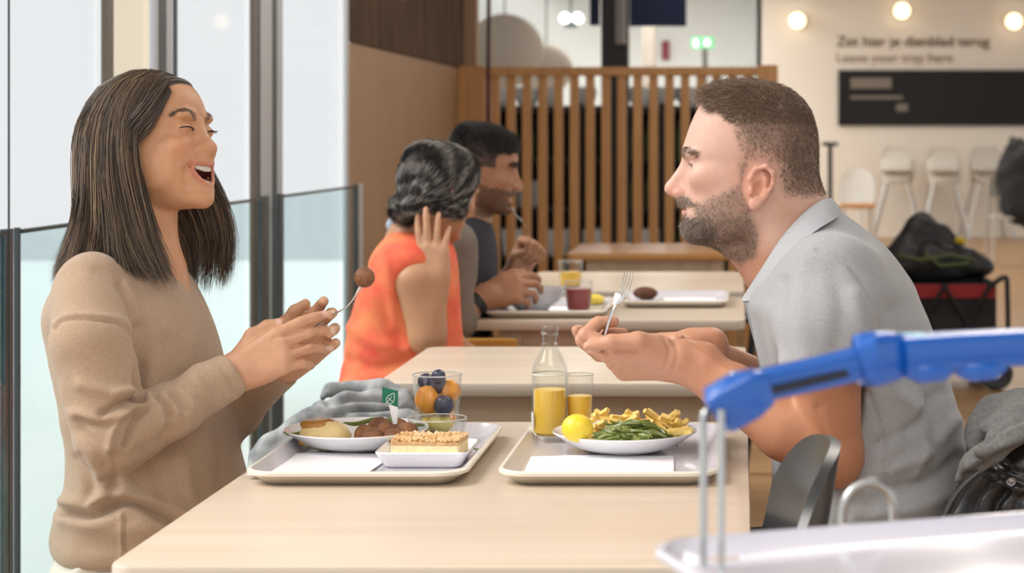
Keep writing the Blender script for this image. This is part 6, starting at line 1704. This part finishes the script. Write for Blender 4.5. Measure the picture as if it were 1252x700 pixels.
    L_ = [([(68, 402), (76, 393), (100, 389), (135, 392), (152, 398), (160, 408)], .0045, 2.2), ([(67, 396), (78, 388), (100, 384), (136, 387), (154, 393), (163, 403)], -.0025, 3.5), ([(148, 345), (160, 372), (166, 405), (171, 440), (170, 482)], .006, 3.5), ([(155, 345), (167, 372), (174, 405), (179, 440)], -.003, 5),
          ([(172, 400), (176, 440), (168, 482)], .010, 7), ([(176, 486), (152, 490), (125, 506)], .011, 4), ([(176, 494), (158, 502), (140, 522), (134, 548)], -.009, 5), ([(178, 498), (164, 514), (154, 545)], .011, 4), ([(180, 484), (160, 478), (140, 482)], -.006, 5), ([(176, 490), (150, 514), (120, 520), (98, 512)], .006, 4),
          ([(160, 478), (130, 478), (100, 470)], -.006, 8), ([(92, 505), (125, 512), (150, 508)], -.007, 7), ([(100, 525), (118, 545), (128, 570)], .005, 7),
          ([(184, 486), (196, 500), (202, 518)], -.006, 3.5), ([(191, 484), (204, 497), (210, 510)], .006, 3.5), ([(200, 481), (213, 494), (219, 506)], -.006, 3.5), ([(209, 478), (221, 490), (227, 501)], .005, 3.5), ([(218, 474), (230, 486), (236, 497)], -.005, 3.5), ([(228, 470), (240, 481), (245, 491)], .004, 3.5), ([(238, 464), (250, 476), (255, 486)], -.003, 4),
          ([(150, 560), (200, 535), (260, 500)], .003, 8),
          ([(78, 624), (110, 628), (150, 614), (180, 622), (215, 640)], .016, 5), ([(80, 614), (115, 616), (150, 604), (190, 612), (225, 628)], -.009, 8), ([(78, 636), (115, 642), (150, 630)], -.006, 7),
          ([(95, 560), (110, 590), (104, 615)], .006, 7), ([(122, 582), (128, 600), (118, 618)], -.006, 7), ([(140, 560), (142, 590), (140, 605)], .004, 7),
          ([(150, 628), (149, 655), (150, 686)], -.0035, 2.5), ([(153, 628), (152, 655), (153, 686)], .003, 2.5),
          ([(205, 420), (212, 480), (205, 540)], .004, 11), ([(235, 420), (240, 470), (238, 520)], -.004, 11), ([(225, 560), (232, 600), (240, 620)], -.004, 9), ([(262, 520), (268, 560), (272, 600)], .004, 8), ([(195, 580), (200, 610), (215, 630)], .004, 8),
          ([(120, 330), (150, 350), (172, 395)], .003, 8), ([(272, 434), (286, 455), (300, 477)], -.0025, 4), ([(264, 440), (278, 461), (291, 482)], .002, 2)]
    tV = folds(tV, tN, L_, face=.1)
    tV = tV + tN * (vnoise(tV, 20) * .0022 + vnoise(tV, 45) * .0008)[:, None]
    mesh_obj('sweater', tV, tF, M_knit, root, True)
    # trousers, shoes
    M_tr = mat('cream trousers', (0.70, 0.66, 0.58), .85, noise=.04, nscale=200, bump=.2, bscale=400)
    g = SDF(); g.loft([(.40, -1.035, -.86, -.93, .16, 3.0), (.47, -1.055, -.84, -.93, .175, 3.0), (.58, -1.035, -.76, -.90, .165, 3.0), (.64, -1.0, -.78, -.89, .14, 3.0)], n=2.2, k=.04)
    for sg in (-1, 1):
        g.cap((-.92, 3.0 + sg * .085, .545), (-.50, 3.0 + sg * .095, .54), .088, .068, .04)
        g.cap((-.50, 3.0 + sg * .095, .54), (-.56, 3.0 + sg * .095, .10), .066, .05, .03)
    gV, gF = g.mesh(.007); gN = vnormals(gV, gF)
    gV = folds(gV, gN, [([(95, 700), (112, 690), (128, 686)], -.008, 5), ([(104, 704), (122, 694), (140, 690)], .008, 5)], face=.2); mesh_obj('trousers', gV, gF, M_tr, root, True)
    for sg in (-1, 1):
        g = SDF(); g.cap((-.57, 3.0 + sg * .095, .05), (-.40, 3.0 + sg * .10, .038), .042, .034, .03); g.cap((-.57, 3.0 + sg * .095, .05), (-.565, 3 + sg * .095, .1), .042, .038, .02)
        gV, gF = g.mesh(.008); gV[:, 2] = np.maximum(gV[:, 2], .004); mesh_obj('shoe', gV, gF, mat('white trainer', (.6, .6, .6), .5), root, True)
    return root
woman = build_woman()
# ------------------------------------------------------------------ the couple at the table behind (out of focus)
def simple_head(s, O, ax, sc, male, eyes=True):
    def H(x, y, z): return O + ax @ (np.array([x, y, z]) * sc)
    rows = []
    for z, xf, xb, xc, w in ((.108, 8, -18, -5, .010), (.102, 34, -50, -8, .038), (.088, 62, -76, -8, .058), (.066, 79, -90, -8, .068), (.040, 87, -95, -8, .073), (.018, 89, -96, -8, .074), (.0, 85, -94, -7, .072), (-.02, 85, -88, -3, .070),
                             (-.045, 85, -72, 5, .067), (-.068, 84, -50, 15, .061), (-.088, 83, -24, 26, .051), (-.102, 80, 2, 40, .038), (-.112, 70, 35, 52, .016)):
        rows.append((z * sc, xf * .001 * sc, xb * .001 * sc, xc * .001 * sc, w * sc, 0))
    s.loft(rows, ax, O, n=2.25, k=.02)
    s.cap(H(.082, 0, .006), H(.103, 0, -.032), .008, .0095, .012); s.cap(H(.072, 0, .006), H(.09, 0, -.036), .010, .014, .012); s.ell(H(.104, 0, -.035), (.0105, .011, .0095), ax, .008)
    s.ell(H(.084, 0, -.058), (.011, .024, .006), ax, .006); s.ell(H(.083, 0, -.072), (.011, .022, .007), ax, .006); s.ell(H(.092, 0, -.065), (.012, .024, .0018), ax, .003, 's'); s.ell(H(.078, 0, -.098), (.015, .02, .014), ax, .012)
    for sg in (1, -1):
        s.ell(H(.092, sg * .034, .002), (.014, .016, .011), ax, .009, 's'); s.ell(H(.070, sg * .033, .0), (.0145, .016, .0125), ax, .004); s.ell(H(.078, sg * .028, .020), (.012, .022, .0065), ax, .012)
        s.ell(H(.094, sg * .014, -.037), (.010, .0075, .0075), ax, .006); s.ell(H(.056, sg * .046, -.025), (.024, .016, .015), ax, .02)
        ear(s, H(-.006, sg * .070, -.012), ax, sg, .95)
    return H, rows
def build_woman2():
    YM = 4.76; s_ = YM / F
    root = empty('person', (-.87, YM, .455), 0, 'woman with grey streaked hair in orange sleeveless dress resting on her elbow', 'person')
    ax = rot3(R(48), R(-16), R(2)); O = np.array(P(537, 232, YM)); sc = .98
    s = SDF(); H, rows = simple_head(s, O, ax, sc, False)
    s.cap(H(-.02, 0, -.05), P(505, 300, YM), .048, .056, .03)
    s.cap(P(505, 300, YM), P(490, 400, YM), .06, .09, .05); s.cap(P(490, 400, YM), (-.87, YM, .56), .09, .11, .05)
    nails = []
    sh = np.array(P(508, 345, YM - .13)); el = np.array(P(523, 412, 4.61)); wr = np.array(P(533, 345, 4.63))
    s.cap(P(506, 318, YM - .09), sh, .042, .048, .03); s.cap(sh, el, .050, .042, .02); s.cap(el, wr, .041, .026, .02)
    hand(s, wr, (-.10, .02, 1), (-1, .1, -.05), 'R', .92, curls=[(6, 14, 8), (2, 10, 8), (8, 14, 10), (16, 22, 14)], spread=(5, 1, -4, -9), thumb=[(.022, .026, .006), (.045, .046, .012), (.066, .056, .014), (.086, .062, .014)], nails=nails, r0=.024)
    e2 = np.array((-.74, 4.98, .70)); w2 = np.array((-.62, 4.92, .64)); s.cap(P(515, 325, YM + .16), e2, .05, .04, .02); s.cap(e2, w2, .04, .026, .02)
    hand(s, w2, (.8, .1, -.3), (.1, -.6, .7), 'L', .95, nails=nails)
    for sg in (-1, 1):
        s.cap((-.88, YM + sg * .09, .54), (-.50, YM + .12 + sg * .10, .53), .08, .06, .04); s.cap((-.50, YM + .12 + sg * .10, .53), (-.54, YM + .12 + sg * .10, .09), .052, .04, .03); s.cap((-.54, YM + .12 + sg * .1, .06), (-.42, YM + .12 + sg * .1, .045), .034, .03, .02)
    V, Fc = s.mesh(.0048); V = relax(V, Fc, 1, .4)
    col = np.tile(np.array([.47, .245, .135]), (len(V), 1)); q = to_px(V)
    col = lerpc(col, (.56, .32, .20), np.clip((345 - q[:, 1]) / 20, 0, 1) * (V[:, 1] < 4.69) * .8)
    loc = (V - O) @ ax / sc; lip = np.exp(-(np.linalg.norm(loc - np.array([.094, 0, -.065]), axis=1) / .02) ** 4); col = lerpc(col, (.42, .13, .10), lip * .8)
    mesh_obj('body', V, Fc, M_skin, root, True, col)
    for sg in (1, -1): eyeball('eye', H(.0705, sg * .033, .0), ax[:, 0], .0135, root, (.02, .012, .01))
    # hair: cap, nape roll and combed strands
    hc = SDF(); hc.loft([(z + .004, xf + .004, xb - .012, xc, w + .012, 0) for z, xf, xb, xc, w, _ in rows if z > -.075], ax, O, n=2.2, k=.02)
    hc.ell(H(.108, 0, -.03), (.072, .15, .10), ax, .01, 's'); hc.ell(H(.075, 0, -.115), (.085, .15, .07), ax, .01, 's')
    hc.chain([H(-.085, -.02, -.045), H(-.09, .0, -.075), H(-.08, .03, -.06)], [.026, .025, .022], .03)
    hv, hf = hc.mesh(.006); mesh_obj('hair_cap', hv, hf, mat('matte hair', (.04, .04, .04), .75, attr=True), root, True, np.tile([.04, .037, .036], (len(hv), 1)))
    hn = vnormals(hv, hf); hl = (hv - O) @ ax / sc
    fl_ = np.array(H(-.105, -.01, -.075))[None, :] - hv
    band = np.arctan2(hl[:, 2] + .02, -hl[:, 0] - .02) * 5.5 + hl[:, 1] * 14 + vnoise(hv, 30) * .5
    g_ = np.clip(np.sin(band * 2.2) * 1.3, 0, 1)[:, None]; hcol = np.array([[.022, .02, .02]]) * (1 - g_) + np.array([[.33, .305, .285]]) * g_
    fl_ = fl_ / np.linalg.norm(fl_, axis=1, keepdims=True)
    short_hair('hair', hv, hn, np.ones(len(hv), bool), fl_, np.full(len(hv), .034), .0011, hcol, M_hair, root, 7500, 3, 77, lift=.16, jit=.10, rj=.002)
    # dress
    M_dr = mat('orange red printed cotton', (.78, .085, .055), .8, col2=(.86, .26, .10), nscale=13, bump=.2, bscale=300)
    d = SDF(); rows = []
    for py, xl, xr, hw_ in ((278, 488, 520, .05), (290, 472, 545, .12), (312, 456, 556, .165), (345, 443, 560, .165), (390, 430, 563, .15), (430, 422, 566, .155), (465, 417, 568, .165), (510, 412, 570, .18), (560, 415, 575, .18)):
        rows.append((CAMZ - (py - VY) * s_, (xl - VX) * s_, (xr - VX) * s_, ((xl + xr) / 2 - VX) * s_, hw_, YM))
    d.loft(rows, n=2.2, k=.03)
    d.cap(sh + np.array([0.012, -.06, -.03]), np.array(P(508, 335, YM - .11)), .052, .036, .012, 's')
    d.cap(H(-.02, 0, -.05), P(508, 292, YM), .052, .062, .01, 's')
    for sg in (-1, 1): d.cap((-.88, YM + sg * .09, .54), (-.52, YM + .11 + sg * .10, .535), .10, .085, .05)
    dV, dF = d.mesh(.0065); dV = relax(dV, dF, 1); dN = vnormals(dV, dF)
    dV = folds(dV, dN, [([(450, 330), (470, 380), (490, 420)], .008, 8), ([(430, 400), (460, 420), (500, 425)], -.008, 8), ([(425, 440), (460, 450), (500, 440)], .008, 7), ([(470, 310), (478, 350), (482, 400)], -.006, 6)], face=.2)
    mesh_obj('dress', dV, dF, M_dr, root, True)
    return root
def build_man2():
    YM = 5.28; s_ = YM / F
    root = empty('person', (-.85, YM, .455), 0, 'dark haired man in navy vest eating with a fork behind the woman in orange', 'person')
    ax = rot3(R(8), R(-10), R(0)); O = np.array(P(590, 205, YM)); sc = 1.02
    s = SDF(); H, rows = simple_head(s, O, ax, sc, True)
    s.cap(H(-.025, 0, -.045), P(560, 290, YM), .055, .064, .03); s.cap(P(555, 300, YM), P(540, 420, YM), .10, .13, .05); s.cap(P(540, 420, YM), (-.86, YM, .57), .12, .13, .05)
    e1 = np.array(P(552, 395, YM - .17)); w1 = np.array(P(592, 362, 5.16)); s.cap(P(535, 300, YM - .15), e1, .055, .043, .02); s.cap(e1, w1, .042, .028, .02)
    hand(s, w1, (.93, .15, .22), (.0, .5, .85), 'R', 1.05, curls=[(25, 35, 20), (30, 40, 20), (35, 45, 22), (40, 50, 25)], r0=.026)
    e2 = np.array(P(585, 380, YM + .22)); w2 = np.array(P(632, 330, 5.45)); s.cap(P(560, 300, YM + .16), e2, .055, .043, .02); s.cap(e2, w2, .042, .028, .02)
    hand(s, w2, (.45, -.25, .85), (-.6, -.5, .3), 'L', 1.02, curls=[(70, 85, 50), (74, 88, 50), (76, 90, 50), (78, 90, 50)], thumb=[(.022, .026, .006), (.05, .04, .024), (.072, .03, .040), (.082, .012, .046)], r0=.026)
    for sg in (-1, 1):
        s.cap((-.87, YM + .05 + sg * .09, .54), (-.48, YM + .10 + sg * .10, .53), .08, .06, .04); s.cap((-.48, YM + .10 + sg * .10, .53), (-.52, YM + .10 + sg * .1, .09), .05, .04, .03); s.cap((-.52, YM + .10 + sg * .1, .06), (-.40, YM + .10 + sg * .1, .045), .034, .03, .02)
    V, Fc = s.mesh(.0050); V = relax(V, Fc, 1, .4); N = vnormals(V, Fc)
    loc = (V - O) @ ax / sc; isH = (np.linalg.norm(loc, axis=1) < .16)
    col = np.tile(np.array([.40, .20, .115]), (len(V), 1))
    beard = isH & (loc[:, 2] < -.045) & (loc[:, 2] > -.125) & (loc[:, 0] > .0) & ~((loc[:, 0] > .075) & (loc[:, 2] > -.078) & (loc[:, 2] < -.058) & (np.abs(loc[:, 1]) < .022))
    col = lerpc(col, (.10, .06, .045), beard * .6)
    hairm = isH & (loc[:, 2] > .045 + .5 * np.clip(loc[:, 0] - .06, 0, .1)) | (isH & (loc[:, 0] < -.012 + .0 * loc[:, 2]) & (loc[:, 2] > -.03) & (np.abs(loc[:, 1]) < .078)) | (isH & (loc[:, 0] < .03) & (loc[:, 2] > .005))
    col = lerpc(col, (.03, .024, .022), hairm * .8)
    mesh_obj('body', V, Fc, M_skin, root, True, col)
    for sg in (1, -1):
        eyeball('eye', H(.0705, sg * .033, .0), ax[:, 0], .0135, root, (.02, .012, .01))
        bp = arc_pts(H(.092, sg * .014, .016), H(.089, sg * .034, .024), H(.070, sg * .056, .017), 24); dist = np.min([np.linalg.norm(V - c_, axis=1) for c_ in bp[::2]], axis=0)
        fb = np.tile(ax @ np.array([-.3, sg * 1.0, .25]), (len(V), 1)); short_hair('eyebrow', V, N, (dist < .007) & isH, fb, np.full(len(V), .009), .0008, [(.02, .015, .012)], M_hair, root, 200, 3, 5)
    fl = np.tile(ax @ np.array([.5, 0, .4]), (len(V), 1)); L = .006 + .024 * np.clip((loc[:, 2] - .03) / .05, 0, 1)
    short_hair('hair', V, N, hairm & (loc[:, 2] > .028), fl, L, .0011, [(.014, .012, .012), (.025, .021, .02)], M_hair, root, 5000, 3, 2, lift=.6)
    short_hair('hair_sides', V, N, hairm & (loc[:, 2] <= .04), -fl, L, .0007, [(.02, .017, .016)], M_hair, root, 2600, 3, 3, lift=.35)
    short_hair('beard', V, N, beard & (loc[:, 2] < -.05), -fl, np.full(len(V), .005), .0006, [(.03, .022, .02)], M_hair, root, 2200, 3, 4, lift=.5)
    M_sh = mat('taupe shirt', (.20, .165, .135), .85, noise=.12, nscale=40); M_v = mat('navy vest', (.022, .022, .032), .8, noise=.1, nscale=60)
    t = SDF(); rows = []
    for py, xl, xr, hw_ in ((256, 545, 580, .05), (266, 510, 595, .10), (285, 486, 604, .155), (320, 476, 608, .185), (370, 474, 604, .18), (430, 472, 600, .175), (500, 470, 600, .18), (520, 470, 600, .17)):
        rows.append((CAMZ - (py - VY) * s_, (xl - VX) * s_, (xr - VX) * s_, ((xl + xr) / 2 - VX) * s_, hw_, YM))
    t.loft(rows, n=2.2, k=.03); t.cap(H(-.025, 0, -.045), P(562, 278, YM), .058, .068, .01, 's')
    tV, tF = t.mesh(.008); mesh_obj('vest', tV, tF, M_v, root, True)
    for a, b, c in ((P(552, 300, YM - .165), e1, w1), (P(560, 298, YM + .15), e2, w2)):
        a, b, c = [np.array(x) for x in (a, b, c)]; g = SDF(); g.cap(a, b, .068, .058, .02); cc = b + (c - b) * .55; dn = unit(cc - b); g.cutcap(b, cc + dn * .03, .056, .044, cc, dn, .02)
        gV, gF = g.mesh(.007); gN = vnormals(gV, gF); mesh_obj('shirt_sleeve', gV + gN * (vnoise(gV, 22) * .004)[:, None], gF, M_sh, root, True)
    g = SDF(); g.chain([H(-.075, -.05, -.075), H(-.10, 0, -.065), H(-.075, .05, -.075)], [.016, .018, .016], .01); g.chain([P(482, 275, YM - .05), P(500, 262, YM), P(530, 258, YM + .02)], [.022, .024, .02], .02)
    gV, gF = g.mesh(.006); mesh_obj('shirt_collar', gV, gF, mat('pale blue cotton', (.50, .56, .66), .8), root, True)
    g = SDF()
    for sg in (-1, 1):
        g.cap((-.87, YM + .05 + sg * .09, .545), (-.48, YM + .10 + sg * .10, .535), .095, .075, .04); g.cap((-.48, YM + .10 + sg * .10, .535), (-.52, YM + .10 + sg * .1, .10), .07, .055, .03)
    gV, gF = g.mesh(.012); mesh_obj('trousers', gV, gF, M_v, root, True)
    # watch band
    ba = unit(w1 - e1); c = w1 - ba * .03; mt = Matrix.Translation(c) @ Vector(ba).to_track_quat('Z', 'Y').to_matrix().to_4x4()
    mb = MB(); mb.lathe([(.030, -.012), (.034, -.012), (.034, .012), (.030, .012)], (0, 0, 0), 24, close=True, mtx=mt); o = mb.build('watch', mat('black watch strap', (.012, .012, .013), .5)); tag(o, 'black watch on the wrist of the man in the navy vest', 'watch')
    fork('dinner_fork', [P(656, 310, 5.40), P(650, 292, 5.40), P(643, 278, 5.40), P(638, 270, 5.40)], (.9, .3, .1), 'steel fork raised by the man in the navy vest', w=.006, tl=.028, hw=.003)
    return root
build_woman2(); build_man2()
